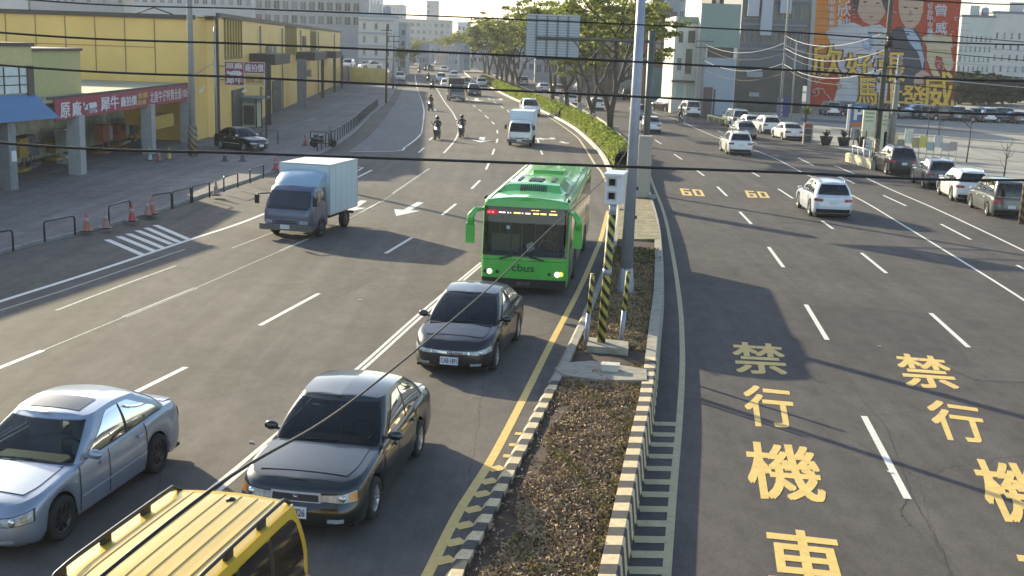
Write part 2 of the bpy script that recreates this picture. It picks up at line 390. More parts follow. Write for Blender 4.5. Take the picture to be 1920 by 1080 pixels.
# left carriageway
strip(wm, dens([G(*q, ZL) for q in [(-120, 604), (0, 565), (180, 508), (360, 448), (440, 422), (500, 399), (560, 374)]]), .16)
strip(vm, dens([G(*q, ZL) for q in [(0, 582), (132, 540), (250, 500), (347, 467)]]), .08)
strip(vm, dens([G(*q, ZL) for q in [(105, 582), (220, 538), (330, 498)]]), .09)
strip(vm, [G(*q, ZL) for q in [(435, 465), (480, 448), (540, 424)]], .07)
strip(vm, dens([G(*q, ZL) for q in [(80, 657), (233, 594), (367, 540), (480, 490), (575, 449), (675, 399), (717, 377), (805, 316)]]), .05)
segs([((-60, 713), (80, 657)), ((233, 594), (367, 540)), ((527, 470), (577, 448)), ((675, 399), (717, 377)), ((737, 363), (805, 316)), ((785, 286), (795, 277)), ((805, 263), (811, 257)),
      ((815, 205), (817, 208)), ((811, 197), (813, 200)), ((818, 216), (819, 221)), ((655, 340), (697, 319)),
      ((250, 737), (349, 688)), ((487, 610), (598, 550)), ((723, 475), (773, 445)), ((829, 403), (855, 382)), ((884, 354), (900, 338)), ((911, 318), (917, 305)), ((923, 290), (927, 279)), ((931, 268), (933, 260)), ((933, 250), (932, 244)), ((927, 233), (922, 228)), ((916, 222), (909, 216)), ((903, 209), (897, 205)), ((892, 201), (887, 197)), ((877, 187), (873, 184)),
      ((1017, 290), (1014, 282)), ((1010, 268), (1008, 261)), ((1001, 249), (997, 244)), ((955, 211), (951, 206)), ((944, 203), (939, 199)), ((931, 194), (926, 191)), ((920, 187), (915, 184)), ((1021, 330), (1019, 312))], .13, ZL)
for off in (-4.5, 5.5):
    strip(wm, dens([G(x+off*k, y, ZL) for x, y, k in [(905, 492, .7), (792, 587, 1), (680, 687, 1.2), (560, 785, 1.5), (430, 895, 1.9), (200, 1080, 2.4)]]), .085)
strip(wm, dens([G(*q, ZL) for q in [(778, 140), (782, 165), (792, 193), (795, 210), (793, 227), (789, 250), (776, 264), (760, 275), (745, 283), (655, 284)]]), .15)
strip(wm, dens([G(*q, ZL) for q in [(808, 150), (818, 165), (833, 190), (848, 210), (858, 230), (860, 243), (858, 253), (850, 267), (832, 287)]]), .13)
strip(ym, dens([G(*q, ZL) for q in [(1139, 345), (1127, 322), (1115, 307), (1092, 270), (1077, 253), (1033, 222), (981, 195), (930, 172), (890, 152), (870, 140)]]), .13, mi=1)
for a, b in [((200, 449), (268, 478)), ((222, 443), (290, 471)), ((240, 438), (307, 465)), ((257, 432), (322, 458)), ((274, 427), (336, 454)), ((291, 422), (354, 449))]:
    strip(wm, [G(*a, ZL+.004), G(*b, ZL+.004)], .22)
for a, b in [((655, 312), (680, 314)), ((655, 318), (673, 320)), ((655, 325), (668, 325))]: strip(wm, [G(*a, ZL), G(*b, ZL)], .16)
strip(wm, [G(*q, ZL) for q in [(655, 311), (681, 314), (657, 328)]], .1)
for k in range(5):                                # parking bay lines on the far bay
    y = 200+k*14; strip(vm, [G(742-(y-200)*.3, y, ZL+.005), G(792, y+2, ZL+.005)], .13)
def arrow(tip, tail, w, z, kind='straight'):
    tp, tl = G(*tip, z), G(*tail, z); d = tl-tp; L = d.length; d.normalize(); nn = Vector((-d.y, d.x, 0))
    if kind == 'straight':
        wm.face([tp, tp+d*L*.42+nn*w*.5, tp+d*L*.40-nn*w*.5][::-1]); a = tp+d*L*.405
        wm.face([a+nn*w*.14, a-nn*w*.14, tl-nn*w*.14, tl+nn*w*.14])
    else:
        s = 1 if kind == 'left' else -1
        a = tp+d*L*.3; wm.face([a+nn*w*.12, a-nn*w*.12, tl-nn*w*.12, tl+nn*w*.12]); e = a+nn*s*w*.5
        wm.face([a+d*.3, a-d*.3, e-d*.3, e+d*.3][::s]); wm.face([e-d*.9, e+nn*s*w*.6, e+d*.9][::-s])
arrow((743, 405), (789, 379), 1.1, ZL); arrow((648, 398), (682, 376), 1.1, ZL); arrow((901, 267), (905, 257), 1.5, ZL)
arrow((1040, 262), (1034, 258), 1.6, ZL, 'left'); arrow((895, 190), (893, 184), 1.8, ZL); arrow((941, 189), (938, 185), 1.8, ZL, 'left'); arrow((1062, 269), (1052, 265), 1.0, ZL)
for o in (wm.build('lane_markings', M_WHITE), vm.build('worn_lane_markings', M_WHITE2), ym.build('yellow_lane_markings', [M_YEL, mat('marking_cream', (.62, .52, .33), .7, noise=.1)]), ysm.build('shaded_yellow_markings', M_YEL_SHADE)): struct(o)
def patch_(px, z, m, name):
    g = MB().face([G(*q, z) for q in px][::-1]); return struct(g.build(name, m))
patch_([(1516, 573), (1640, 578), (1746, 589), (1830, 690), (1640, 668), (1574, 662)], DZ+.0015, M_PATCH, 'road_patch')
patch_([(1440, 392), (1530, 398), (1560, 425), (1462, 418)], DZ+.0015, M_PATCH, 'road_patch')
patch_([(560, 560), (700, 500), (735, 512), (590, 580)], .0015, M_PATCHL, 'road_patch')
patch_([(140, 700), (330, 612), (362, 622), (175, 716)], .0015, M_PATCHL, 'road_patch')
patch_([(655, 345), (760, 365), (880, 396), (882, 404), (755, 376), (655, 356)], .0015, M_PATCHL, 'road_patch')
# painted characters: each lies on the road between its four corners
tm = MB()
def pchar(s, tl, tr, br, bl, bold=.022): put_text(tm, s, quad_fn(*[G(*q, ZR) for q in (tl, tr, br, bl)]), bold)
pchar('禁', (1372, 641), (1465, 646), (1478, 703), (1381, 698)); pchar('行', (1393, 721), (1480, 730), (1494, 803), (1402, 797))
pchar('機', (1396, 828), (1528, 838), (1549, 941), (1410, 932)); pchar('車', (1434, 988), (1568, 1003), (1606, 1128), (1448, 1114))
pchar('禁', (1676, 662), (1768, 670), (1802, 730), (1700, 724)); pchar('行', (1733, 748), (1832, 762), (1856, 832), (1762, 822))
pchar('機', (1816, 860), (1950, 874), (2005, 990), (1868, 974)); pchar('車', (1900, 1030), (2040, 1046), (2100, 1180), (1950, 1160))
for q in (((1274, 353), (1315, 356), (1322, 368), (1280, 366)), ((1396, 357), (1436, 360), (1444, 371), (1402, 370))):
    fn = quad_fn(*[G(*c, ZR) for c in q])                  # blocky 6 and 0
    for x0, x1, y0, y1 in ((0, .13, 0, 1), (.13, .44, .84, 1), (.13, .44, .44, .60), (.13, .44, 0, .16), (.31, .44, .16, .44), (.56, .69, 0, 1), (.87, 1, 0, 1), (.69, .87, .84, 1), (.69, .87, 0, .16)):
        tm.face([fn(x0, y0), fn(x1, y0), fn(x1, y1), fn(x0, y1)])
struct(tm.build('painted_characters', M_YEL))
# seams and cracks in the asphalt
cm = MB(); rr = random.Random(5)
def crack(pts, w, jit, z, n=14):
    P = dens([G(*q, z) for q in pts], n)
    for p in P: p.x += rr.uniform(-jit, jit); p.y += rr.uniform(-jit, jit)*.6
    for a, b in zip(P, P[1:]): strip(cm, [a, b], w*rr.uniform(.4, 1.3))
crack([(1560, 650), (1610, 740), (1660, 800), (1712, 930), (1750, 1000), (1785, 1080), (1800, 1120)], .022, .02, ZR)
crack([(1480, 505), (1510, 560)], .03, .02, ZR); crack([(1515, 571), (1640, 577), (1745, 587)], .035, .012, ZR); crack([(1745, 587), (1920, 600)], .018, .02, ZR)
crack([(1788, 694), (1830, 712), (1880, 715), (1960, 718)], .12, .03, ZR-.001); crack([(1700, 935), (1690, 960), (1706, 985)], .03, .03, ZR)
crack([(655, 352), (760, 372), (880, 402)], .05, .01, ZL); crack([(1225, 398), (1400, 420), (1500, 432)], .03, .01, ZR)
crack([(0, 502), (200, 450), (430, 372)], .03, .01, ZL)
struct(cm.build('road_cracks', mat('crack_tar', (.045, .042, .04), .8)))
# ================================================================== vehicles
M_GLASS = mat('car_glass', (.008, .010, .012), .07, spec=.32)
M_GLASSL = mat('car_glass_light', (.035, .045, .05), .06, spec=.6)
def glassmat(name, tint, ior=1.5, rough=.02):
    m = bpy.data.materials.new(name); m.use_nodes = True; n = m.node_tree.nodes; l = m.node_tree.links; n.remove(n['Principled BSDF'])
    t = n.new('ShaderNodeBsdfTransparent'); t.inputs[0].default_value = tuple(tint)+(1,); g_ = n.new('ShaderNodeBsdfGlossy'); g_.inputs['Roughness'].default_value = rough; g_.inputs['Color'].default_value = (.9, .93, .95, 1)
    f = n.new('ShaderNodeFresnel'); f.inputs[0].default_value = ior; mx = n.new('ShaderNodeMixShader'); l.new(f.outputs[0], mx.inputs[0]); l.new(t.outputs[0], mx.inputs[1]); l.new(g_.outputs[0], mx.inputs[2]); l.new(mx.outputs[0], n['Material Output'].inputs[0]); return m
MG_DARK2 = glassmat('bus_glass', (.55, .57, .56), 1.3); MG_DARK = glassmat('tinted_glass', (.20, .22, .23)); MG_MID = glassmat('green_tint_glass', (.50, .56, .54)); MG_VDARK = glassmat('dark_tinted_glass', (.10, .11, .125), 1.6)
M_TRIM = mat('black_trim', (.012, .012, .013), .45)
M_TYRE = mat('tyre_rubber', (.018, .018, .018), .85, noise=.3, nscale=20)
M_RIM = mat('alloy_rim', (.45, .45, .46), .3, metal=.8)
M_RIMD = mat('dark_alloy_rim', (.08, .08, .085), .35, metal=.7)
M_CHROME = mat('chrome', (.6, .6, .63), .15, metal=1)
M_LENS = mat('lamp_lens', (.30, .34, .36), .1, spec=.8, coat=.5, noise=.5, nscale=14)
M_RED = mat('tail_lens', (.30, .015, .02), .2, coat=.5)
M_AMB = mat('amber_lens', (.55, .22, .03), .2, coat=.5)
M_PLATE = mat('plate_white', (.62, .64, .68), .5)
M_PLTX = mat('plate_letters', (.01, .012, .03), .5)
M_DARK = mat('under_body', (.01, .01, .01), .9)
def paint(name, c, metal=.0, rough=.32, coat=.9): return mat('paint_'+name, c, rough, metal, coat, noise=.09, nscale=2.3)
P_SILVER = paint('silver_blue', (.30, .35, .43), .55, .34)
P_BLACKG = paint('black_green', (.007, .012, .011), .1, .3)
P_BLACK = paint('charcoal', (.014, .014, .017), .2, .3, .6)
P_RAV = paint('pearl_silver', (.56, .59, .66), .1)
P_WHITE = paint('white', (.72, .71, .68)); P_GREY = paint('grey', (.11, .115, .12), .4); P_LSILV = paint('light_silver', (.48, .49, .52), .35)
P_YEL = paint('taxi_yellow', (.56, .35, .012), 0, .38, .5); P_RED = paint('red', (.3, .02, .02)); P_BLUE = paint('blue', (.03, .06, .16))
P_GREEN = paint('bus_green', (.065, .42, .055), 0, .36)
class Hull:
    """smooth vehicle surface: a rounded plan contour swept from zb up to the height profile zt(x)"""
    def __init__(s, xf, xr, w, zb, zt, rx=.5, ry=.35, rrx=.35, rry=.3, bow=.06, wt=None, xft=None, xrt=None, arches=(), ar=.36, crown=.03):
        s.__dict__.update(locals())
        s.wt = wt or (lambda t: 1); s.xft = xft or (lambda t: 0); s.xrt = xrt or (lambda t: 0)
    def plan(s, u, t):
        w = s.w*s.wt(t); xf = s.xf+s.xft(t); xr = s.xr+s.xrt(t); k = int(min(u, 7.999)); f = u-k
        rx, ry, qx, qy = s.rx, min(s.ry, w*.9), s.rrx, min(s.rry, w*.9)
        bf = lambda y: -s.bow*(y/w)**2
        ef = -s.bow*((w-ry)/w)**2
        if k == 0: return (xr+qx+(xf+ef-rx-xr-qx)*f, -w)
        if k == 1: a = -math.pi/2+f*math.pi/2; return (xf+ef-rx+rx*math.cos(a), -w+ry+ry*math.sin(a))
        if k == 2: y = (-w+ry)+(2*w-2*ry)*f; return (xf+bf(y), y)
        if k == 3: a = f*math.pi/2; return (xf+ef-rx+rx*math.cos(a), w-ry+ry*math.sin(a))
        if k == 4: return (xf+ef-rx-(xf+ef-rx-xr-qx)*f, w)
        if k == 5: a = math.pi/2+f*math.pi/2; return (xr+qx+qx*math.cos(a), w-qy+qy*math.sin(a))
        if k == 6: return (xr, (w-qy)-(2*w-2*qy)*f)
        a = math.pi+f*math.pi/2; return (xr+qx+qx*math.cos(a), -w+qy+qy*math.sin(a))
    def zbot(s, x):
        z = s.zb(x) if callable(s.zb) else s.zb
        for xa in s.arches:
            if abs(x-xa) < s.ar: z = max(z, math.sqrt(s.ar**2-(x-xa)**2)+s.ar*.86)
        return z
    def pt(s, u, t, off=0):
        x, y = s.plan(u, t); b = s.zbot(x); z = b+(s.zt(x)-b)*t; p = Vector((x, y, z))
        if off:
            e = .01; x1, y1 = s.plan((u+e) % 8, t); x0, y0 = s.plan((u-e) % 8, t); tu = Vector((x1-x0, y1-y0, 0))
            t0, t1 = max(t-.03, 0), min(t+.03, 1); xa, ya = s.plan(u, t0); xb, yb = s.plan(u, t1)
            tv = Vector((xb-xa, yb-ya, (s.zt(xb)-s.zb0(xb))*t1-(s.zt(xa)-s.zb0(xa))*t0)); n = tu.cross(tv)
            if n.length > 1e-9: p += n.normalized()*off
        return p
    def zb0(s, x): return s.zb(x) if callable(s.zb) else s.zb
    def uu(s, n_side=44, n_c=8, n_e=12):
        out = []
        for k in range(8):
            n = (n_side, n_c, n_e, n_c)[k % 4] if k < 4 else (n_side, n_c, n_e, n_c)[(k-4) % 4]
            out += [k+i/n for i in range(n)]
        return out+[0]
    def skin(s, mb, ts, mi=0, cap=True, us=None, hole=None, caphole=None):
        us = us or s.uu(); rows = [[s.pt(u, t) for u in us] for t in ts]
        uc = [(us[j]+(us[j+1] if us[j+1] > us[j] else 8))/2 for j in range(len(us)-1)]
        mb.grid(rows, mi, skip=(lambda i, j: hole(uc[j], ts[i], ts[i+1])) if hole else None)
        if cap:
            ring = [s.plan(u, 1) for u in us]; cr = []
            for k in (1, .93, .8, .6, .35, 0):
                cr.append([Vector((x, y*k, s.zt(x)+s.crown*(1-k*k))) for x, y in ring])
            mb.grid(cr, mi, skip=(lambda i, j: caphole((cr[i][j]+cr[i][j+1]+cr[i+1][j]+cr[i+1][j+1])/4)) if caphole else None)
        return mb
    def patch(s, mb, u0, u1, t0, t1, off=.008, nu=10, nt_=5, mi=0, skirt=True):
        f0 = t0 if callable(t0) else (lambda a: t0); f1 = t1 if callable(t1) else (lambda a: t1); P = []
        for j in range(nt_+1):
            P.append([s.pt((u0+(u1-u0)*i/nu) % 8, f0(i/nu)+(f1(i/nu)-f0(i/nu))*j/nt_, off) for i in range(nu+1)])
        mb.grid(P, mi); return mb
def wheel_meshes(r, w, style='spoke'):
    t = MB(); t.lathe((0, 0, 0), (0, 1, 0), [(-w/2, r*.66), (-w/2, r*.9), (-w*.42, r*.98), (-w*.2, r), (w*.2, r), (w*.42, r*.98), (w/2, r*.9), (w/2, r*.66), (w*.3, r*.62), (-w*.3, r*.62), (-w/2, r*.66)], 26)
    k = MB(); k.lathe((0, 0, 0), (0, 1, 0), [(w*.28, r*.64), (w*.44, r*.66), (w*.42, r*.58), (w*.2, r*.56), (w*.12, r*.2), (w*.2, .0001)], 22, smooth=True)
    if style == 'spoke':
        for i in range(9):
            a = 2*math.pi*i/9; d = Vector((math.cos(a), 0, math.sin(a))); q = Vector((-math.sin(a), 0, math.cos(a)))
            k.obox(d*r*.34+Vector((0, w*.36, 0)), d*r*.27, Vector((0, w*.06, 0)), q*r*.045)
        k.lathe((0, w*.3, 0), (0, 1, 0), [(0, r*.13), (w*.14, r*.1)], 12)
    else:
        k.lathe((0, 0, 0), (0, 1, 0), [(w*.4, r*.5), (w*.46, r*.3), (w*.46, .0001)], 16)
    for i in range(1): pass
    return t.mesh('wheel'), k.mesh('rim')
_wm = {}
def add_wheels(root, xs, track, r, w, rim=None, style='spoke', mid=False):
    key = (r, w, style)
    if key not in _wm:
        a, b = wheel_meshes(r, w, style); a.materials.append(M_TYRE); b.materials.append(M_RIM); _wm[key] = (a, b)
    a, b = _wm[key]
    for x in xs:
        for sy in (1, -1):
            o = bpy.data.objects.new('wheel', a); COL.objects.link(o); o.parent = root; o.location = (x, sy*(track/2), r)
            if sy < 0: o.rotation_euler = (0, 0, math.pi)
            q = bpy.data.objects.new('rim', b); COL.objects.link(q); q.parent = o
            if rim: q.material_slots[0].link = 'OBJECT'; q.material_slots[0].material = rim
def plate(root, c, right, up, text, w=.38, h=.16, dark=False):
    """number plate centred at c; right/up unit vectors seen from its front"""
    c, right, up = Vector(c), Vector(right).normalized(), Vector(up).normalized(); n = right.cross(up)
    p = MB().obox(c, right*w/2, up*h/2, n*.006).build('number_plate', M_PLATE if not dark else M_PLTX, root)
    if text:
        t = MB(); put_text(t, text, rect_fn(c-right*w*.44-up*h*.30+n*.012, right*w*.88, up*h*.62), .02); t.build('plate_characters', M_PLTX if not dark else M_PLATE, p)
    return p
def mirror(root, x, y, z, m, s=1):
    b = MB(); sg = 1 if y > 0 else -1
    rows = []
    for i in range(7):
        a = math.pi*i/6; rows.append([Vector((x+.07*math.cos(a)*1, y+sg*(.10+.11*math.cos(q)*math.sin(a)), z+.075*math.sin(q)*math.sin(a))) if False else Vector((x+(.055*math.cos(a)), y+sg*.13+.115*math.sin(a)*math.cos(q), z+.075*math.sin(a)*math.sin(q))) for q in [2*math.pi*j/12 for j in range(13)]])
    b.grid(rows); b.obox((x, y+sg*.03, z-.03), (.03, 0, 0), (0, .05, 0), (0, 0, .018))
    return b.build('wing_mirror', m, root)
def make_car(name, P, K):
    """K: dict of dimensions. Local +x is forward, origin on the ground under the middle"""
    L, W, H = K['L'], K['W'], K['H']; xf, xr = L/2, -L/2; g = lambda k, d=None: K.get(k, d)
    root = empty(name); xa = K['axles']; r = g('r', .31)
    belt = smooth_interp(K['deck'])                            # height of the lower body's top along x
    ft = smooth_interp(g('front', [(0, -.10), (.12, -.02), (.3, 0), (.5, -.01), (.75, -.03), (.9, -.075), (1, -.16)]))
    rt = smooth_interp(g('rear', [(0, .08), (.12, .02), (.3, 0), (.55, .02), (.85, .04), (1, .10)]))
    wt = smooth_interp(g('side', [(0, .955), (.2, .985), (.5, 1), (.78, .985), (.93, .955), (1, .90)]))
    low = Hull(xf, xr, W/2, g('sill', .19), belt, g('rx', .42), g('ry', .36), g('rrx', .38), g('rry', .34), g('bow', .08), wt, ft, rt, xa, g('ar', r*1.16), g('crown', .035))
    ts = [0, .06, .14, .24, .36, .5, .64, .76, .86, .93, .975, 1]
    b = MB()
    # greenhouse
    bx0, bx1, tx0, tx1 = K['glass']                            # base rear, base front, top rear, top front
    zr = smooth_interp(g('roof', [(tx0, H-.06), ((tx0+tx1)/2, H), (tx1, H-.05)]))
    wb, wtp = g('wb', W/2*.90), g('wtop', W/2*.70)
    def gw(t): return (wb+(wtp-wb)*(t**1.15)+.03*math.sin(math.pi*t))/wb
    gh = Hull(bx1, bx0, wb, lambda x: belt(x)-.03, zr, g('grx', .30), g('gry', .16), g('grrx', .22), g('grry', .14), g('gbow', .16),
              gw, lambda t: (tx1-bx1)*(t**g('wsp', 1.0))+.05*math.sin(math.pi*t), lambda t: (tx0-bx0)*(t**1.0)-.05*math.sin(math.pi*t), (), .3, g('rcrown', .05))
    gts = [0, .05, .11, .16, .25, .35, .45, .55, .65, .72, .78, .83, .88, .92, .96, 1.0]
    wh = K.get('wins', [(.03, .47), (.50, .97)]); wst, rw0 = g('wst', .93), g('rw0', .14)
    def wtop_(x):
        m = g('wtopt', .88)
        if x > .80: m *= 1-.92*((x-.80)/.20)**1.0*g('fslant', 1)
        if x < g('rs0', .2): m *= 1-g('rslant', .55)*((g('rs0', .2)-x)/g('rs0', .2))**1.6
        return max(m, .14)
    def hole(u, t0, t1):
        e = .012
        if 1.55+.03 < u < 3.45-.03: return t0 >= .06-1e-6 and t1 <= wst+e
        if 5.6+.05 < u < 7.4-.05: return t0 >= rw0 and t1 <= .9+e
        if u < 1 or 4 < u < 5:
            x = u if u < 1 else 5-u
            for a_, c_ in wh:
                if a_+.012 < x < c_-.012 and t0 >= .10 and t1 <= min(wtop_(x-.012), wtop_(x+.012))+e: return True
        return False
    low.skin(b, ts, us=low.uu(60, 8, 12), caphole=lambda c: bx0+.10 < c.x < bx1-.16 and abs(c.y) < wb-.07)
    gh.skin(b, gts, us=gh.uu(80, 16, 16), hole=hole)
    body = b.build('body', P, root)
    body.material_slots[0].link = 'OBJECT'; body.material_slots[0].material = P
    glass = g('glassm', MG_DARK)
    sm_ = g('seatm', mat('seat_charcoal', (.06, .06, .065), .85)); zf = belt(0)
    for nm, x_, y_, w_, h_ in (('seat', .15, .36, .24, .0), ('seat', .15, -.36, .24, .0), ('rear_seat', bx0+.85, 0, W/2-.28, -.02)):
        t = MB(); t.obox((x_, y_, .52), (.27, 0, 0), (0, w_, 0), (0, 0, .10)); t.obox((x_-.30, y_, .52+.30), (.05, 0, 0), (0, w_, 0), (.06*-1, 0, .30));
        for yy in ([y_] if nm == 'seat' else [-.35, .35]): t.obox((x_-.40, yy, zf+.20+h_), (.045, 0, 0), (0, .12, 0), (-.012, 0, .09))
        t.build(nm, sm_, root)
    t = MB(); t.box(bx1-.62, bx1-.05, -wb+.06, wb-.06, zf-.32, zf-.07); t.box(bx1-.16, bx1+.0, -wb+.12, wb-.12, zf-.09, zf-.02); t.build('dashboard', M_TRIM, root)
    t = MB(); t.tube([(bx1-.80+.05*math.sin(a), .36+.17*math.cos(a), zf-.02+.16*math.sin(a)) for a in [2*math.pi*k/14 for k in range(15)]], .014, 5); t.build('steering_wheel', M_TRIM, root)
    # windows
    w = MB(); gh.patch(w, 1.55, 3.45, .06, g('wst', .93), .010, 16, 6); w.build('windscreen', glass, root)
    w = MB(); gh.patch(w, 5.6, 7.4, g('rw0', .14), .9, .010, 14, 5); w.build('rear_window', glass, root)
    for sgn, lab in ((0, 'r'), (1, 'l')):
        for (a, c) in wh:
            lo = a if not sgn else 1-a; hi = c if not sgn else 1-c
            def ttop(q, lo=lo, hi=hi, sgn=sgn):
                x = lo+(hi-lo)*q; return wtop_(x if not sgn else 1-x)
            base = 4 if sgn else 0
            t = MB(); gh.patch(t, base+lo, base+hi, .10, ttop, .012, 12, 5)
            if sgn: pass
            t.build('side_window', g('sglass', glass), root)
        t = MB(); base = 4 if sgn else 0
        gh.patch(t, base+(.985 if sgn else .015), base+(.015 if sgn else .985), .055, lambda q: .10, .010, 12, 1); t.build('window_trim', g('trimm', M_TRIM), root)
    # bonnet and boot lid stand a little proud over a dark gap
    for nm, x0, x1 in (('bonnet', bx1-.02, xf-.42), ('boot_lid', xr+.16, bx0-.05)):
        if x1-x0 < .25 or (nm == 'boot_lid' and H > 1.5): continue
        for lay, (dx, dy, dz, mm_) in enumerate(((.007, .007, .004, M_TRIM), (0, 0, .008, P))):
            P_ = []
            for i in range(13):
                x = x0-dx+(x1-x0+2*dx)*i/12; e = max(0, (i/12-.55)/.45) if nm == 'bonnet' else max(0, .3-i/12)*1.2; hw = (W/2*.90)*(.865-.10*e*e)+dy
                P_.append([Vector((x, hw*q, belt(x)+low.crown*(1-(hw*q/(W/2*.90))**2)+dz)) for q in [-1+2*j/12 for j in range(13)]])
            t = MB(); t.grid(P_, flip=True); o = t.build(nm if lay else nm+'_gap', mm_, root if not lay else root)
            if lay: o.material_slots[0].link = 'OBJECT'; o.material_slots[0].material = P
    # doors: thin seams and handles
    xs = K.get('seams', [xa[0]-.42, (xa[0]+xa[1])/2+.12, xa[1]+.36]) # front, middle, rear
    def uside(x, sgn):
        y = low.plan(.0, .5)[0]; y1 = low.plan(.999, .5)[0]; f = (x-y)/(y1-y); return f if not sgn else 5-f-.0
    for sgn in (0, 1):
        base = 4 if sgn else 0
        for (a_, c_), (a2_, c2_) in zip(wh, wh[1:]):
            lo_, hi_ = (c_-.004, a2_+.004) if not sgn else (1-a2_-.004, 1-c_+.004); t = MB(); gh.patch(t, base+lo_, base+hi_, .07, .87, .013, 2, 5); t.build('window_pillar', M_TRIM, root)
        for x_ in xs: t = MB(); u_ = uside(x_, sgn); low.patch(t, u_-.0026, u_+.0026, .05, .95, .011, 1, 8); t.build('door_seam', M_TRIM, root)
    if g('doors', True):
        for sgn in (0, 1):
            for i in range(2):
                a, c = xs[i+1]+.012, xs[i]-.012
                ua, uc = uside(a, sgn), uside(c, sgn)
                d = MB(); low.patch(d, ua, uc, .05, .945, .006, 12, 6)
                do = d.build('door', P, root); do.material_slots[0].link = 'OBJECT'; do.material_slots[0].material = P
                hx = a+.16; p = low.pt(uside(hx, sgn), .80, .03); h = MB().obox(p, (.09, 0, 0), (0, .014, 0), (0, 0, .018)); h.build('door_handle', g('handm', P), do)
            if g('molding', True):
                t = MB(); ua, uc = uside(xs[2]+.03, sgn), uside(xs[0]-.03, sgn); low.patch(t, ua, uc, .36, .40, .018, 12, 1); t.build('side_molding', g('moldm', P), root)
    # front
    hl = K.get('hl', (1.35, 2.12, .60, .80));
    for sgn in (0, 1):
        a, c = (hl[0], hl[1]) if not sgn else (5-hl[0], 5-hl[1])
        ds_ = .05 if a < c else -.05
        t = MB(); low.patch(t, a-ds_, c+ds_, lambda q: hl[2]-.02+.03*q, lambda q: hl[3]+.018-.05*q, .008, 12, 4); t.build('headlight_surround', M_TRIM, root)
        t = MB(); low.patch(t, a, c, lambda q: hl[2]+.03*q, lambda q: hl[3]-.05*q, .012, 10, 4); ho = t.build('headlight', M_LENS, root)
        pz = low.pt((a*.5+c*.5), (hl[2]+hl[3])/2, .016); t = MB().lathe(pz, (1, 0, .2), [(0, .055), (.008, .04), (.009, .001)], 12); t.build('headlight_bulb', M_CHROME, ho)
        if g('turn', False):
            a2, c2 = (hl[0], hl[0]+.22) if not sgn else (5-hl[0], 5-hl[0]-.22)
            t = MB(); low.patch(t, a2, c2, hl[2]+.02, hl[3]-.03, .018, 4, 3); t.build('indicator', M_AMB, ho)
        tl = K.get('tl', (5.35, 6.14, .60, .84)); a, c = (tl[0], tl[1]) if sgn else (13-tl[0], 13-tl[1])
        t = MB(); low.patch(t, a, c, tl[2], tl[3], .012, 10, 4); t.build('tail_light', g('tlm', M_RED), root)
        if g('fog', True):
            a, c = (1.7, 2.05) if not sgn else (3.3, 2.95); t = MB(); low.patch(t, a, c, .16, .27, .012, 6, 2); t.build('fog_light', M_LENS, root)
    gr = K.get('grille', (2.2, 2.8, .58, .74))
    t = MB(); low.patch(t, gr[0], gr[1], gr[2], gr[3], .012, 10, 3); go = t.build('grille', g('grm', M_TRIM), root)
    t = MB(); dv = (gr[3]-gr[2]); low.patch(t, gr[0], gr[1], gr[3]-dv*.2, gr[3], .02, 10, 1)
    if g('grille_frame', False):
        low.patch(t, gr[0], gr[1], gr[2], gr[2]+dv*.12, .02, 10, 1); low.patch(t, gr[0], gr[0]+.03, gr[2], gr[3], .02, 1, 3); low.patch(t, gr[1]-.03, gr[1], gr[2], gr[3], .02, 1, 3)
    t.build('grille_trim', mat('satin_chrome', (.42, .42, .48), .5, metal=.5), go)
    c = low.pt(2.5, (gr[2]+gr[3])/2+g('badz', 0), .026); t = MB().lathe(c, (1, 0, 0), [(0, .05), (.006, .048)], 16); t.lathe(c, (1, 0, 0), [(.007, .03), (.01, .001)], 12); t.build('badge', M_CHROME, go)
    t = MB(); low.patch(t, 2.14, 2.86, .12, .34, .010, 10, 3); t.build('bumper_intake', M_TRIM, root)
    pc = low.pt(2.5, g('pt', .40), .022); pl = plate(root, pc, (0, 1, 0), (-.12, 0, 1), g('plate', ''))
    pc = low.pt(6.5, g('rpt', .5), .022); plate(root, pc, (0, -1, 0), (.05, 0, 1), '', .34, .15)
    t = MB(); low.patch(t, 5.6, 7.4, .04, .26, .012, 14, 2); t.build('rear_bumper', g('bumpm', M_TRIM), root)
    for sy in (1, -1):
        mirror(root, bx1-g('mirx', .42), sy*(W/2*.93), belt(bx1-.4)+.08, g('mirm', P))
    t = MB()                                                   # under body and wheel wells
    t.box(xr+.5, xf-1.1, -W/2+.24, W/2-.24, .16, .55); t.box(xr+.1, xf-.25, -W/2+.10, W/2-.10, .155, .21)
    for x in xa: t.box(x-r*1.1, x+r*1.1, -W/2+.2, W/2-.2, .2, r*1.9)
    t.build('underbody', M_DARK, root)
    add_wheels(root, xa, W-.2, r, .205, g('rim', M_RIM))
    # wipers
    t = MB();
    for y0 in (-.1, .38):
        a = gh.pt(2.15+(.35-y0)*.3, .07, .02); q = gh.pt(2.5+(.25-y0)*.4, .16, .022); t.tube([a, q], .008, 4)
    t.build('wiper', M_TRIM, root)
    if g('rails'):
        for sy in (-1, 1):
            t = MB(); y = sy*wtp*.92; pts = [(x, y, zr(x)+(.075 if 0 < i < 8 else .01)) for i, x in enumerate([tx0+.15+(tx1-tx0-.35)*j/8 for j in range(9)])]
            t.tube(pts, .018, 6); t.build('roof_rail', g('railm', M_TRIM), root)
    if g('sunroof'):
        t = MB(); x1, x0 = tx1-.18, tx1-.18-.46; P_ = []
        for i in range(5):
            x = x0+(x1-x0)*i/4; P_.append([Vector((x, y, zr(x)+g('rcrown', .05)*(1-(y/wtp)**2)+.007)) for y in [-.40+.8*j/6 for j in range(7)]])
        t.grid(P_, flip=True); t.build('sunroof', M_GLASSL, root)
    root['H'] = H
    return root, low, gh
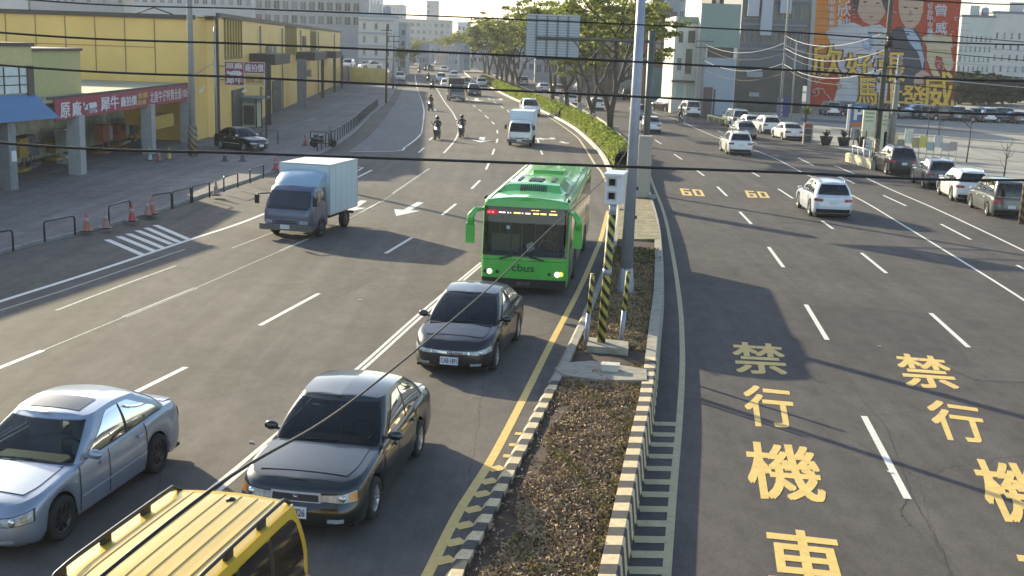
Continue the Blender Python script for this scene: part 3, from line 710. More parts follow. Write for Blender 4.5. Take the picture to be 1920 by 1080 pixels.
SEDAN = dict(L=4.45, W=1.72, H=1.44, axles=(1.33, -1.27), r=.31,
             deck=[(-2.25, .93), (-1.7, .985), (-1.15, .975), (-.3, .925), (.55, .905), (1.0, .885), (1.7, .80), (2.2, .68)],
             glass=(-1.74, 1.06, -1.10, .32), wtop=.60, wb=.79, rcrown=.04, gry=.13, grx=.24, gbow=.12)
def place(root, x, y, hd, z=0.0, sc=1.0):
    root.location = (x, y, z); root.rotation_euler = (0, 0, R(hd)); root.scale = (sc, sc, sc); return root
# --- three near cars
k = dict(SEDAN, L=4.45, H=1.42, sunroof=True, rim=M_RIMD, moldm=mat('silver_molding', (.5, .55, .62), .3, metal=.4), hl=(1.3, 2.2, .60, .84), grille=(2.26, 2.74, .60, .70), rs0=.25, rslant=.7, glassm=MG_MID, seatm=mat('seat_grey', (.30, .30, .29), .85))
car, lo, gh = make_car('parked_car', P_SILVER, k); car.name = 'silver_car'
tag(car, 'silver blue sedan with a sunroof on the left, cut by the photo edge', 'car', 'cars driving toward the camera'); place(car, -6.52, 15.92, -101)
k = dict(SEDAN, L=4.66, W=1.80, H=1.47, axles=(1.36, -1.30), wtop=.645, wb=.83, deck=[(-2.35, .95), (-1.75, 1.0), (-1.15, .99), (-.3, .95), (.55, .93), (1.0, .91), (1.7, .84), (2.3, .74)],
         glass=(-1.78, 1.04, -1.16, .28), plate='A0 1826', grille_frame=True, grille=(2.16, 2.84, .60, .84), turn=True, sglass=MG_MID, seatm=mat('seat_beige', (.28, .26, .22), .85), hl=(1.42, 2.17, .61, .84), trimm=M_CHROME,
         front=[(0, -.10), (.12, -.01), (.3, 0), (.5, -.01), (.6, -.07), (.9, -.12), (1, -.22)], rs0=.22, bow=.07)
car, lo, gh = make_car('black_car', P_BLACKG, k)
tag(car, 'black older sedan with a chrome framed grille behind the yellow taxi van', 'car', 'cars driving toward the camera'); place(car, -2.52, 17.0, -99)
k = dict(SEDAN, L=4.40, W=1.70, H=1.44, plate='CAB·1891', hl=(1.3, 2.22, .60, .80), grille=(2.0, 3.0, .64, .76), pt=.36, bow=.14, rx=.65, grm=M_CHROME, deck=[(-2.2, .92), (-1.7, .98), (-1.15, .985), (-.3, .94), (.55, .92), (1.0, .90), (1.65, .80), (2.2, .67)], glass=(-1.72, 1.22, -1.05, .34), molding=False, glassm=MG_VDARK)
car, lo, gh = make_car('black_car', P_BLACK, k)
tag(car, 'charcoal sedan with plate CAB 1891 just in front of the green bus', 'car', 'cars driving toward the camera'); place(car, -.86, 24.95, -100)
# --- templates for the rest (copied further down)
k = dict(SEDAN); T_SEDAN, _, _ = make_car('parked_car', P_WHITE, k)
K_SUV = dict(glassm=MG_VDARK, L=4.45, W=1.80, H=1.62, axles=(1.32, -1.30), r=.35, ar=.42, sill=.24,
             deck=[(-2.25, 1.02), (-1.7, 1.05), (-.9, 1.04), (0, 1.0), (.6, .99), (1.0, .97), (1.7, .88), (2.2, .74)],
             glass=(-2.12, 1.10, -1.80, .35), wtop=.62, wb=.82, wins=[(.04, .24), (.27, .58), (.61, .97)], rails=True, railm=M_CHROME, rs0=.15, rslant=.5, grrx=.3, grry=.3,
             rw0=.12, tl=(5.35, 6.06, .68, .84), rpt=.62, molding=False, bumpm=M_TRIM, moldm=M_TRIM,
             rear=[(0, .08), (.15, 0), (.4, 0), (.6, .02), (.85, .03), (1, .07)])
T_SUV, _, _ = make_car('parked_suv', P_WHITE, K_SUV)
K_VAN = dict(glassm=MG_VDARK, L=4.5, W=1.72, H=1.78, axles=(1.35, -1.35), r=.31, ar=.36,
             deck=[(-2.3, 1.0), (-1, 1.02), (.5, 1.0), (1.1, .98), (1.6, .90), (2.2, .70)], glass=(-2.2, 1.42, -2.0, .55), wtop=.67, wb=.80, wins=[(.03, .30), (.33, .62), (.65, .97)],
             rs0=.06, rslant=.3, grrx=.2, grry=.2, rw0=.1, tl=(5.4, 6.08, .62, .98), rpt=.45, rcrown=.03, molding=False)
T_VAN, _, _ = make_car('parked_van', P_WHITE, K_VAN)
# --- yellow taxi van in the foreground
k = dict(K_VAN, sglass=M_GLASS, L=4.4, H=1.92, W=1.72, deck=[(-2.3, 1.06), (-1, 1.08), (.5, 1.06), (1.1, 1.03), (1.6, .95), (2.2, .75)], wtop=.70, glass=(-2.18, 1.5, -2.02, .65), rcrown=.03, roof=[(-2.05, 1.86), (-1.8, 1.90), (0, 1.92), (.65, 1.87)])
car, lo, gh = make_car('taxi_van', P_YEL, k)
tag(car, 'yellow taxi van with ribbed roof and black roof rails at the bottom edge', 'van');
t = MB()
for i in range(6):
    y = -.46+i*.184; P_ = []
    for j in range(13):
        x = -1.86+2.3*j/12; z = gh.zt(x)+.03*(1-(y/.7)**2)
        P_.append([Vector((x, y-.036, z-.001)), Vector((x, y-.026, z+.011)), Vector((x, y+.026, z+.011)), Vector((x, y+.036, z-.001))])
    t.grid(P_, flip=True, smooth=False)
t.build('roof_ribs', P_YEL, car)
for sy in (-1, 1):
    t = MB(); y = sy*.635
    xs_ = [-1.95+2.5*j/14 for j in range(15)]
    t.tube([(x, y, gh.zt(x)+(.085 if 0 < i < 14 else .0)) for i, x in enumerate(xs_)], .021, 8)
    for x in (-1.2, -.45, .3): t.obox((x, y, gh.zt(x)+.035), (.07, 0, 0), (0, .022, 0), (0, 0, .045))
    t.build('roof_rail', M_TRIM, car)
t = MB(); t.lathe((-1.72, .06, gh.zt(-1.7)+.02), (0, 0, 1), [(0, .06), (.03, .05), (.05, .001)], 12); t.build('antenna_base', M_TRIM, car)
place(car, -3.30, 9.72, -101.5)
# --- green city bus
def make_bus():
    root = empty('city_bus'); Lb, Wb, Hb = 10.4, 2.42, 2.74; M = P_GREEN
    fr = smooth_interp([(0, -.03), (.1, 0), (.33, 0), (.45, -.05), (1, -.2)])
    h = Hull(Lb/2, -Lb/2, Wb/2, .27, lambda x: Hb-.14, .22, .22, .12, .14, .05, smooth_interp([(0, .985), (.1, 1), (.9, 1), (.97, .985), (1, .95)]), fr, None, (2.35, -2.6), .48, .11)
    b = MB(); h.skin(b, [0, .1, .2, .33, .36, .5, .65, .74, .8, .9, .95, .98, 1], us=h.uu(60, 8, 24), hole=lambda u, t0, t1: 1.66 < u < 3.34 and t0 >= .36 and t1 <= .74); b.build('body', M, root)
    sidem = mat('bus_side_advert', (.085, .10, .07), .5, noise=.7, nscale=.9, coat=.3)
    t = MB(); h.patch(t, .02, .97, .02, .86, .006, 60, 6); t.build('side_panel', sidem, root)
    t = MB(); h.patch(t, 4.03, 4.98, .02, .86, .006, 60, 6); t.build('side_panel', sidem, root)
    gl = M_GLASS
    for base in (0, 4):
        for i in range(7):
            a = .05+i*.131; t = MB(); h.patch(t, base+(a if base == 0 else 1-a), base+(a+.12 if base == 0 else 1-a-.12), .42, .86, .010, 4, 2); t.build('side_window', gl, root)
    # front: destination box, windscreen with cabin behind it
    bf_ = mat('bus_front_black', (.012, .013, .018), .2, coat=.5); t = MB()
    h.patch(t, 1.42, 3.58, .345, .362, .007, 20, 1); h.patch(t, 1.42, 3.58, .735, .925, .007, 20, 4); h.patch(t, 1.42, 1.64, .362, .735, .007, 3, 4); h.patch(t, 3.36, 3.58, .362, .735, .007, 3, 4); t.build('front_surround', bf_, root)
    t = MB(); h.patch(t, 1.62, 3.38, .355, .742, .012, 20, 5); ws = t.build('windscreen', MG_DARK2, root)
    t = MB(); h.patch(t, 2.295, 2.32, .36, .74, .016, 1, 3); t.build('screen_pillar', M_TRIM, ws)
    X = Lb/2; t = MB(); t.box(X-.75, X-.22, -1.08, 1.08, .5, 1.08); t.box(X-.55, X-.35, .2, .95, 1.08, 1.2); t.box(X-.5, X-.3, -.9, -.2, 1.08, 1.13); t.build('dashboard', mat('cabin_grey', (.06, .06, .065), .6), root)
    t = MB(); t.tube([(X-.85+.08*math.sin(a), .55+.23*math.cos(a), 1.25+.20*math.sin(a)) for a in [2*math.pi*k/16 for k in range(17)]], .018, 6); t.build('steering_wheel', mat('wheel_pale', (.3, .3, .3), .5), root)
    t = MB(); t.box(-Lb/2+.3, X-.2, -1.1, 1.1, .36, .42); t.build('floor', mat('cabin_floor', (.10, .10, .10), .8), root)
    sm_ = mat('bus_seat_blue', (.08, .12, .2), .8)
    for yy, xx in [(.55, X-1.45)]+[(y_, X-2.6-.9*k) for k in range(5) for y_ in (-.75, -.3, .35, .8)]:
        t = MB(); t.box(xx-.22, xx+.22, yy-.2, yy+.2, .75, .87); t.obox((xx-.25, yy, 1.2), (.04, 0, 0), (0, .2, 0), (-.04, 0, .36)); t.build('seat', sm_ if xx < X-2 else mat('seat_khaki', (.22, .2, .13), .8), root)
    t = MB(); t.box(X-1.05, X-1.0, -1.05, -.25, .9, 1.55); t.build('partition', mat('partition_khaki', (.30, .28, .19), .7), root)
    for yy, xx in ((-.2, X-1.1), (.1, X-1.9), (-.9, X-1.5)): t = MB(); t.tube([(xx, yy, .4), (xx, yy, 2.35)], .02, 6); t.build('grab_pole', mat('pole_yellow', (.5, .4, .08), .4), root)
    t = MB(); h.patch(t, 2.235, 2.285, .665, .705, .018, 2, 2); t.build('sticker', mat('sticker_pale', (.35, .4, .45), .5), ws)
    t = MB(); t.obox((X-.42, .12, 1.3), (.02, 0, 0), (0, .09, .05), (0, -.03, .11)); t.build('paper', M_PLATE, root)
    t = MB(); h.patch(t, 1.60, 3.40, .75, .905, .016, 20, 3); ds = t.build('destination_board', mat('board_glass', (.016, .017, .03), .12, coat=.4), root)
    led_r = mat('led_red', (1, .08, .12), .5, emit=1.6); led_w = mat('led_pale', (1, .72, .62), .5, emit=1.2); led_a = mat('led_amber', (1, .5, .12), .5, emit=1.4)
    t = MB(); h.patch(t, 1.75, 2.10, .83, .885, .019, 4, 2); t.build('route_field', mat('led_red_field', (.35, .01, .02), .5, emit=.35), ds)
    t = MB()
    for a, b_ in ((1.80, 1.82), (1.88, 1.97), (2.02, 2.05)): h.patch(t, a, b_, .845, .865, .023, 2, 1, 0)
    t.build('led_digits', led_r, ds); t = MB()
    for a, b_ in ((2.12, 2.16), (2.17, 2.21), (2.24, 2.26), (2.28, 2.29), (2.44, 2.46), (2.49, 2.56)): h.patch(t, a, b_, .85, .864, .023, 2, 1)
    t.build('led_digits', led_w, ds); t = MB()
    for a, b_ in ((2.33, 2.42), (2.60, 2.68), (2.70, 2.78), (2.82, 2.93)): h.patch(t, a, b_, .85, .866, .023, 2, 1)
    for a, b_ in ((2.57, 2.62), (2.63, 2.68), (2.84, 2.91)): h.patch(t, a, b_, .893, .899, .021, 2, 1)
    t.build('led_digits', led_a, ds)
    t = MB()
    for u0, u1 in ((2.28, 2.16), (2.62, 2.78)):
        a, q = h.pt(u0, .345, .035), h.pt(u1, .315, .035); t.tube([h.pt(u0-.05*(1 if u1 > u0 else -1), .35, .03), a, q], .022, 5)
    t.build('wiper', M_TRIM, root)
    lamp = mat('lit_headlamp', (1, .96, .78), .3, emit=.4); lampy = mat('lit_amber_lamp', (1, .85, .1), .3, emit=.35)
    for u, m_, r_, n_ in ((2.02, lamp, .075, 'headlight'), (2.97, lamp, .08, 'headlight'), (3.12, lampy, .065, 'indicator'), (1.75, M_TRIM, .055, 'fog_light'), (2.13, M_TRIM, .045, 'fog_light'), (2.86, M_TRIM, .045, 'fog_light')):
        c = h.pt(u, .155 if n_ != 'indicator' else .16, .004); MB().lathe(c, (1, 0, .05), [(0, r_*1.05), (.015, r_), (.022, r_*.6), (.024, .001)], 18).build(n_, m_, root)
    t = MB(); h.patch(t, 1.4, 3.6, -.02, .085, .02, 20, 2); bo = t.build('front_bumper', mat('bus_bumper', (.02, .02, .022), .5), root)
    c = h.pt(2.5, .03, .03); tt = MB(); put_text(tt, '021·U7', rect_fn(c+Vector((.01, -.17, -.04)), (0, .36, 0), (0, 0, .09)), .0); tt.build('plate_characters', mat('plate_dim', (.2, .21, .22), .5), bo)
    tt = MB(); c = h.pt(2.46, .2, .012); put_text(tt, 'cbus', rect_fn(c+Vector((.012, -.25, -.06)), (-.0, .62, 0), (.0, 0, .21)), .012); tt.build('lettering', mat('lettering_dark_green', (.01, .07, .03), .5), root)
    t = MB(); h.patch(t, 1.46, 3.54, .30, .305, .004, 16, 1); h.patch(t, 1.95, 1.96, .10, .30, .004, 1, 3); h.patch(t, 3.04, 3.05, .10, .30, .004, 1, 3); t.build('panel_seams', M_TRIM, root)
    for sy in (-1, 1):
        t = MB(); t.box(-Lb/2+.2, Lb/2-.4, sy*1.02-.012, sy*1.02+.012, Hb-.125, Hb-.10); t.build('gutter', M_TRIM, root)
    t = MB()
    for x in (-3.8, -2.6, -1.0, .2, 3.9): t.box(x-.008, x+.008, -1.0, 1.0, Hb-.118, Hb-.098)
    t.build('roof_seams', mat('seam_dark_green', (.02, .12, .03), .6), root)
    # roof pod
    z0 = Hb-.16; t = MB()
    A = [(3.35, 1.02, z0+.04), (3.05, .82, z0+.27), (.9, .82, z0+.27), (.6, .95, z0+.04)]
    P_ = [[Vector((x, -y, z)) for x, y, z in A], [Vector((x, -y*.93 if i in (1, 2) else -y, z+(.03 if i in (1, 2) else 0))) for i, (x, y, z) in enumerate(A)]]
    rows = []
    for x, hw, zz in ((3.5, .98, z0+.05), (3.12, .86, z0+.26), (2.9, .84, z0+.29), (1.2, .84, z0+.29), (.8, .9, z0+.26), (.5, .98, z0+.05)):
        rows.append([Vector((x, y*hw/1.0, z)) for y, z in ((-1.08, z0+.04), (-1, z0+.08+(zz-z0)*.2), (-.86, zz), (0, zz+.03), (.86, zz), (1, z0+.08+(zz-z0)*.2), (1.08, z0+.04))])
    t.grid(rows, smooth=False); pod = t.build('roof_air_conditioner', M, root)
    t = MB()
    for i in range(13): t.obox((3.33, -.36+i*.06, z0+.175), (.12, 0, -.065), (0, .012, 0), (.02, 0, .03))
    t.build('vent_grille', M_TRIM, pod)
    t = MB(); t.box(2.0, 2.35, -.2, .22, z0+.315, z0+.345); t.box(2.5, 2.75, -.2, .2, z0+.315, z0+.345)
    for y in (-.55, .45): t.box(1.6, 2.6, y, y+.1, z0+.305, z0+.325)
    t.build('roof_vents', M_TRIM, pod)
    t = MB(); t.box(-2.2, -1.4, -.5, .5, Hb-.06, Hb+.06); t.build('roof_hatch', M, root)
    t = MB()
    for sy in (-1, 1): t.tube([(Lb/2-.3, sy*1.12, Hb-.06), (Lb/2-.22, sy*1.16, Hb-.1)], .035, 8)
    t.build('roof_marker_lamp', M_TRIM, root)
    # mirrors hang from arms in front of the pillars
    for sy, s_ in ((-1, 1), (1, 1)):
        t = MB(); xx = Lb/2-.05
        t.tube([(xx-.1, sy*1.16, 2.35), (xx+.2, sy*1.36, 2.36), (xx+.28, sy*1.47, 2.2), (xx+.28, sy*1.47, 1.95)], [.05, .07, .1, .11], 8)
        t.obox((xx+.28, sy*1.47, 1.72), (.07, 0, 0), (0, .12, 0), (0, 0, .27)); mo = t.build('wing_mirror', M, root)
        t = MB(); t.obox((xx+.2, sy*1.47, 1.72), (.006, 0, 0), (0, .1, 0), (0, 0, .24)); t.build('mirror_glass', M_GLASS, mo)
    t = MB(); t.box(-Lb/2+.4, Lb/2-.3, -1.0, 1.0, .22, .355); t.build('underbody', M_DARK, root)
    add_wheels(root, (2.35, -2.6), 2.2, .46, .27, M_RIMD, 'plain')
    return root
bus = make_bus(); tag(bus, 'green city bus with a lit destination board and round headlamps', 'bus')
_f = (Vector((-.9, 31.3, 0))+Vector((1.5, 30.75, 0)))/2; _q = (Vector((2.7, 41.1, 0))+Vector((.3, 41.3, 0)))/2; _dv = (_f-_q).normalized(); _cc = _f-_dv*5.2
place(bus, _cc.x, _cc.y, math.degrees(math.atan2(_dv.y, _dv.x)))
# --- box trucks
def make_truck(cabm, boxm, L=4.9, W=1.85, Hc=1.95, Hb_=2.45, defl=True, name='box_truck', screen=None, boxz=.68, kf=.0):
    root = empty(name); xf = L/2
    h = Hull(xf, xf-1.55, W/2*.96, .33, lambda x: Hc-.05 if x < xf-.9 else Hc-.05, .28, .25, .05, .06, .08,
             smooth_interp([(0, .97), (.1, 1), (.5, .99), (.8, .93), (1, .84)]), smooth_interp([(0, 0), (.1, .02), (.42, 0), (.5, -.05+kf), (.95, -.42+kf), (1, -.52+kf)]), None, (xf-1.0,), .36, .04)
    b = MB(); h.skin(b, [0, .08, .2, .35, .45, .52, .65, .8, .92, .97, 1], us=h.uu(24, 8, 12)); b.build('cab', cabm, root)
    t = MB(); h.patch(t, 1.55, 3.45, .53, .91, .010, 16, 5); t.build('windscreen', screen or M_GLASS, root)
    for base in (0, 4):
        a = (.15, .9) if base == 0 else (.85, .1); t = MB(); h.patch(t, base+a[0], base+a[1], .55, .87, .012, 6, 3); t.build('side_window', M_GLASSL, root)
        for u_ in (.08, .96): t = MB(); h.patch(t, base+(u_ if base == 0 else 1-u_)-.006, base+(u_ if base == 0 else 1-u_)+.006, .12, .9, .011, 1, 5); t.build('door_seam', M_TRIM, root)
        a = (.1, .95) if base == 0 else (.9, .05); t = MB(); h.patch(t, base+a[0], base+a[1], .3, .52, .007, 6, 3); t.build('door', cabm, root)
    for s_ in (0, 1):
        a, c = (1.7, 2.12) if not s_ else (3.3, 2.88); t = MB(); h.patch(t, a, c, .14, .22, .014, 6, 2); t.build('headlight', M_LENS, root)
    t = MB(); h.patch(t, 2.2, 2.8, .15, .21, .012, 6, 2); gq = t.build('grille', M_TRIM, root)
    t = MB(); h.patch(t, 2.1, 2.9, .235, .245, .014, 8, 1); h.patch(t, 2.2, 2.8, .175, .185, .018, 6, 1); t.build('grille_bar', M_CHROME, gq)
    t = MB(); h.patch(t, 1.7, 3.3, .485, .525, .013, 14, 1); t.build('cowl_panel', M_TRIM, root)
    t = MB(); [t.tube([h.pt(u_, .53, .02), h.pt(u_-.28, .60, .022)], .012, 4) for u_ in (2.75, 2.4)]; t.build('wiper', M_TRIM, root)
    t = MB(); t.box(xf-.1, xf+.07, -W/2, W/2, .3, .5); t.build('front_bumper', mat('truck_bumper', (.12, .11, .1), .6, noise=.2), root)
    plate(root, (xf+.085, 0, .43), (0, 1, 0), (0, 0, 1), '', .34, .15)
    t = MB(); t.box(-L/2, xf-1.62, -W/2, W/2, boxz, Hb_); bx = t.build('cargo_box', boxm, root)
    ed = mat('box_edge_trim', (.5, .52, .54), .4, metal=.5); t = MB()
    for y in (-W/2, W/2):
        t.box(-L/2-.012, xf-1.60, y-.015, y+.015, Hb_-.03, Hb_+.015); t.box(-L/2-.012, xf-1.60, y-.015, y+.015, boxz-.02, boxz+.04)
        for x in (-L/2, xf-1.62): t.box(x-.015, x+.015, y-.015, y+.015, boxz, Hb_)
    t.build('edge_trim', ed, bx)
    t = MB()
    for k_ in range(1, 5):
        x = -L/2+(xf-1.62+L/2)*k_/5
        for y in (-W/2-.004, W/2+.004): t.box(x-.012, x+.012, y-.006, y+.006, boxz+.04, Hb_-.03)
    t.build('box_ribs', boxm, bx)
    for x in (-L/2-.02,):
        t = MB(); t.box(x, x+.015, -W/2+.04, -.01, boxz+.05, Hb_-.05); t.box(x, x+.015, .01, W/2-.04, boxz+.05, Hb_-.05); t.build('rear_door', boxm, bx)
    if defl:
        t = MB(); rows = []
        for i in range(7):
            q = i/6; x = xf-.62-.95*q**1.3; z = Hc-.06+(.50)*math.sin(q*math.pi/2)
            rows.append([Vector((x-(abs(v)**3)*.25, v*W/2*.86, z-(abs(v)**4)*.06)) for v in [-1+2*j/10 for j in range(11)]])
        t.grid(rows, flip=True); rows2 = [[Vector((xf-1.57, p.y, p.z)) for p in rows[-1]], rows[-1]]
        for sd in (0, -1): t.face([rows[k][sd] for k in range(7)]+[Vector((xf-1.57, rows[0][sd].y, rows[0][sd].z))])
        t.build('wind_deflector', mat('deflector_pale_blue', (.30, .42, .52), .25, coat=.5), root)
    for sy in (-1, 1):
        t = MB(); t.tube([(xf-.45, sy*(W/2-.22), 1.50), (xf-.02, sy*(W/2+.1), 1.5), (xf-.02, sy*(W/2+.1), 1.2)], .026, 6); t.obox((xf-.02, sy*(W/2+.12), 1.32), (.02, 0, 0), (0, .08, 0), (0, 0, .15)); t.build('wing_mirror', M_TRIM, root)
    t = MB(); t.box(-L/2+.2, xf-.3, -.5, .5, .4, boxz+.02); t.box(-L/2+.1, -L/2+.16, -W/2+.1, W/2-.1, .4, .5); t.box(-.6, .2, -.85, -.5, .4, .62); t.build('chassis', M_DARK, root)
    add_wheels(root, (xf-1.0, -L/2+1.0), W-.25, .33, .2, M_RIMD, 'plain')
    return root
tr = make_truck(paint('truck_slate', (.085, .095, .16), .1, .4), mat('box_pale_blue', (.52, .60, .64), .4, noise=.06, nscale=1), 4.3, 1.9, 1.80, 2.42, True, screen=mat('dark_screen', (.03, .034, .05), .12, coat=.3))
tag(tr, 'blue grey box truck with a white roofed cargo box and pale wind deflector', 'truck')
t = MB(); t.box(-2.13, .50, -.93, .93, 2.437, 2.45); t.build('box_roof', mat('box_roof_white', (.75, .75, .74), .5), [c for c in kids(tr) if c.name.startswith('cargo_box')][0])
place(tr, -7.35, 41.0, -103)
T_WT = make_truck(P_WHITE, mat('box_white', (.62, .68, .74), .5, noise=.05), 4.4, 1.7, 1.75, 2.35, False)
tag(T_WT, 'small white box truck in the middle lane of the far road', 'truck'); place(T_WT, .35, 81.5, -95)
# ================================================================== median furniture
def stripe_mat(name, c1, c2, per, slope):
    m = bpy.data.materials.new(name); m.use_nodes = True; n = m.node_tree.nodes; l = m.node_tree.links; b = n['Principled BSDF']; b.inputs['Roughness'].default_value = .55
    tc = n.new('ShaderNodeTexCoord'); sp = n.new('ShaderNodeSeparateXYZ'); l.new(tc.outputs['Object'], sp.inputs[0])
    a = n.new('ShaderNodeMath'); a.operation = 'MULTIPLY_ADD'; l.new(sp.outputs[0], a.inputs[0]); a.inputs[1].default_value = slope; l.new(sp.outputs[2], a.inputs[2])
    d = n.new('ShaderNodeMath'); d.operation = 'DIVIDE'; l.new(a.outputs[0], d.inputs[0]); d.inputs[1].default_value = per
    f = n.new('ShaderNodeMath'); f.operation = 'FRACT'; l.new(d.outputs[0], f.inputs[0])
    g_ = n.new('ShaderNodeMath'); g_.operation = 'GREATER_THAN'; l.new(f.outputs[0], g_.inputs[0]); g_.inputs[1].default_value = .5
    mx = n.new('ShaderNodeMix'); mx.data_type = 'RGBA'; l.new(g_.outputs[0], mx.inputs[0]); mx.inputs[6].default_value = tuple(c1)+(1,); mx.inputs[7].default_value = tuple(c2)+(1,)
    l.new(mx.outputs[2], b.inputs['Base Color']); return m
M_STRIPE = stripe_mat('hazard_stripes', (.018, .014, .012), (.40, .35, .07), .27, 1.3)
M_GALV = mat('galvanised_steel', (.30, .32, .38), .45, metal=.35, noise=.12, nscale=3)
M_POLEW = mat('pale_painted_post', (.36, .32, .27), .5, noise=.06)
M_CONC = mat('pole_concrete', (.26, .25, .23), .85, noise=.15, nscale=2)
M_WOODP = mat('dark_pole', (.08, .07, .06), .85, noise=.3, nscale=2)
# speed camera
b0 = G(1127, 641, .22); b0.z = 0
sc_ = empty('speed_camera', b0, 0, 'grey speed camera box on a black and yellow striped post on the median', 'speed camera')
t = MB().tube([(0, 0, .2), (.1, 0, 3.15)], .095, 16); t.build('striped_post', M_STRIPE, sc_)
t = MB().tube([(.1, 0, 3.1), (.115, 0, 3.42)], .085, 12); t.build('post_sleeve', M_GALV, sc_)
t = MB().tube([(.057, 0, 1.78), (.06, 0, 1.92)], .102, 16); t.build('post_band', M_GALV, sc_)
bxm = mat('camera_box_paint', (.62, .64, .68), .4, noise=.05)
bm_ = MB(); bm_.obox((.15, .10, 3.72), (.175, -.035, 0), (.06, .2, 0), (0, 0, .33)); bo = bm_.build('camera_housing', bxm, sc_)
t = MB(); t.obox((.15, .09, 4.07), (.215, -.043, 0), (.075, .25, .02), (0, 0, .02)); t.build('housing_lid', bxm, bo)
for z_ in (3.88, 3.58):
    t = MB(); t.obox((.065, -.088, z_), (.10, -.020, 0), (.004, .015, 0), (0, 0, .10)); fr_ = t.build('window_frame', mat('housing_frame', (.4, .42, .43), .4), bo)
    t = MB(); t.obox((.062, -.104, z_), (.066, -.013, 0), (.004, .012, 0), (0, 0, .07)); t.build('camera_window', M_GLASS, fr_)
# side posts
for (px, py, tag_) in ((1098, 646, 'short striped guard post left of the speed camera'), (1164, 640, 'short striped guard post right of the speed camera')):
    p = G(px, py, .12); p.z = 0; r_ = empty('guard_post', p, 0, tag_, 'post', 'guard posts on the median')
    MB().tube([(0, 0, 0), (.04, 0, .86)], .055, 12).build('bare_post', M_GALV, r_); MB().tube([(.04, 0, .86), (.085, 0, 1.78)], .052, 12).build('striped_sleeve', M_STRIPE, r_)
# hooked conduit behind the post
p = G(1166, 480, .12); p.z = 0; t = MB().tube([p, p+Vector((.12, 0, 1.55)), p+Vector((.02, 0, 1.66)), p+Vector((-.16, 0, 1.66))], .028, 8)
tag(t.build('conduit_pipe', M_POLEW), 'thin pale hooked pipe on the median behind the speed camera', 'pipe')
# small concrete box
p = G(1144, 694, .15); t = MB(); t.obox((0, 0, .06), (.17, -.02, 0), (.02, .11, 0), (0, 0, .06)); t.obox((0, 0, .13), (.19, -.022, 0), (.022, .12, 0), (0, 0, .015))
for s_ in (-.12, .12): t.lathe((s_, 0, .14), (0, 0, 1), [(0, .02), (.012, .018)], 8)
o = t.build('junction_box', mat('pale_concrete', (.55, .52, .45), .8, noise=.12)); o.location = (p.x, p.y, .15); tag(o, 'small pale concrete box on the slab across the median', 'box')
# tall street lamp pole beside the speed camera
p = G(1172, 553, .05); p.z = 0; r_ = empty('lamp_post', p, 0, 'tall grey tapering lamp post on the median with a flared base', 'lamp post')
t = MB().tube([(0, 0, 0), (0, 0, .25), (0, 0, .75), (0, 0, .85)], [.25, .24, .19, .17], 8); t.build('flared_base', M_GALV, r_)
t = MB().tube([(0, 0, .8), (0, 0, 5), (0, 0, 10.5)], [.17, .14, .095], 16); t.build('pole', M_GALV, r_)
t = MB()
for z_ in (2.2, 3.0, 4.9): t.box(.1, .2, -.05, .05, z_, z_+.09)
t.build('pole_bracket', M_TRIM, r_)
# overhead sign gantry
gx, gy = 6.48, 58.0
pp_ = G(1203, 371, .1); cp_ = empty('control_pillar', (pp_.x, pp_.y, 0), 0, 'pale square pillar on the mossy slab just behind the lamp post', 'pillar')
MB().box(-.29, .33, -.29, .29, .1, 2.95).build('housing', M_POLEW, cp_); MB().lathe((0, 0, 0), (0, 0, 1), [(.1, .62), (.15, .62), (.16, .35)], 20).build('pillar_base', M_TRIM, cp_); MB().box(.3, .62, -.45, -.15, .14, .3).build('concrete_foot', M_CONC, cp_)
r_ = empty('sign_gantry', (gx, gy, 0), 0, 'dark column hidden behind the lamp post carrying an overhead road sign seen from behind', 'gantry')
MB().tube([(0, 0, .1), (0, 0, 7.7)], .17, 16).build('column', mat('dark_steel', (.10, .10, .10), .5, metal=.3), r_)
MB().box(-.3, .3, -.3, .3, .08, .14).build('column_base', M_TRIM, r_)
xl = .28-gx; _z = lambda z: CH+(z-CH)*1.115
t = MB()
for z_ in (_z(6.27), _z(7.15)): t.tube([(-.1, -.05, z_), (xl+.5, -.05, z_)], .075, 8)
for i in range(4):
    x0 = -.4-(i*.9); t.tube([(x0, -.05, _z(6.27) if i % 2 else _z(7.15)), (x0-.8, -.05, _z(7.15) if i % 2 else _z(6.27))], .03, 6)
t.build('truss_arm', mat('dark_steel', (.10, .10, .10), .5, metal=.3), r_)
sg = MB(); sg.box(xl, xl+2.63, .1, .13, _z(6.24), _z(8.14)); so = sg.build('sign_panel', mat('sign_back_metal', (.28, .31, .36), .45, metal=.4, noise=.08, nscale=2), r_)
t = MB()
for i in range(17): z_ = _z(6.29)+i*.129; t.obox((xl+1.315, .085, z_), (1.29, 0, 0), (0, .02, 0), (0, 0, .032))
t.build('panel_ribs', mat('rib_metal', (.42, .45, .50), .4, metal=.3), so)
t = MB()
for x in (.50, 1.02, 1.54, 2.06): t.box(xl+x-.05, xl+x+.05, .03, .07, _z(6.26), _z(8.12))
t.box(xl+.5, xl+2.56, -.0, .03, _z(7.08), _z(7.2)); t.build('panel_rails', mat('rail_metal', (.17, .19, .21), .5, metal=.3), so)
# keep-left disc sign
p = G(1186, 262, .1); r_ = empty('round_sign', (p.x, p.y, 0), 0, 'round red ringed road sign on a thin post behind the lamp post', 'road sign')
MB().tube([(0, 0, 0), (0, 0, 2.3)], .04, 8).build('post', M_GALV, r_); MB().lathe((0, -.03, 2.0), (0, -1, 0), [(0, .36), (.03, .36)], 24).build('ring', mat('sign_red_brown', (.22, .06, .04), .5), r_)
MB().lathe((0, -.062, 2.0), (0, -1, 0), [(0, .27), (.012, .27)], 24).build('disc', M_WHITE, r_)
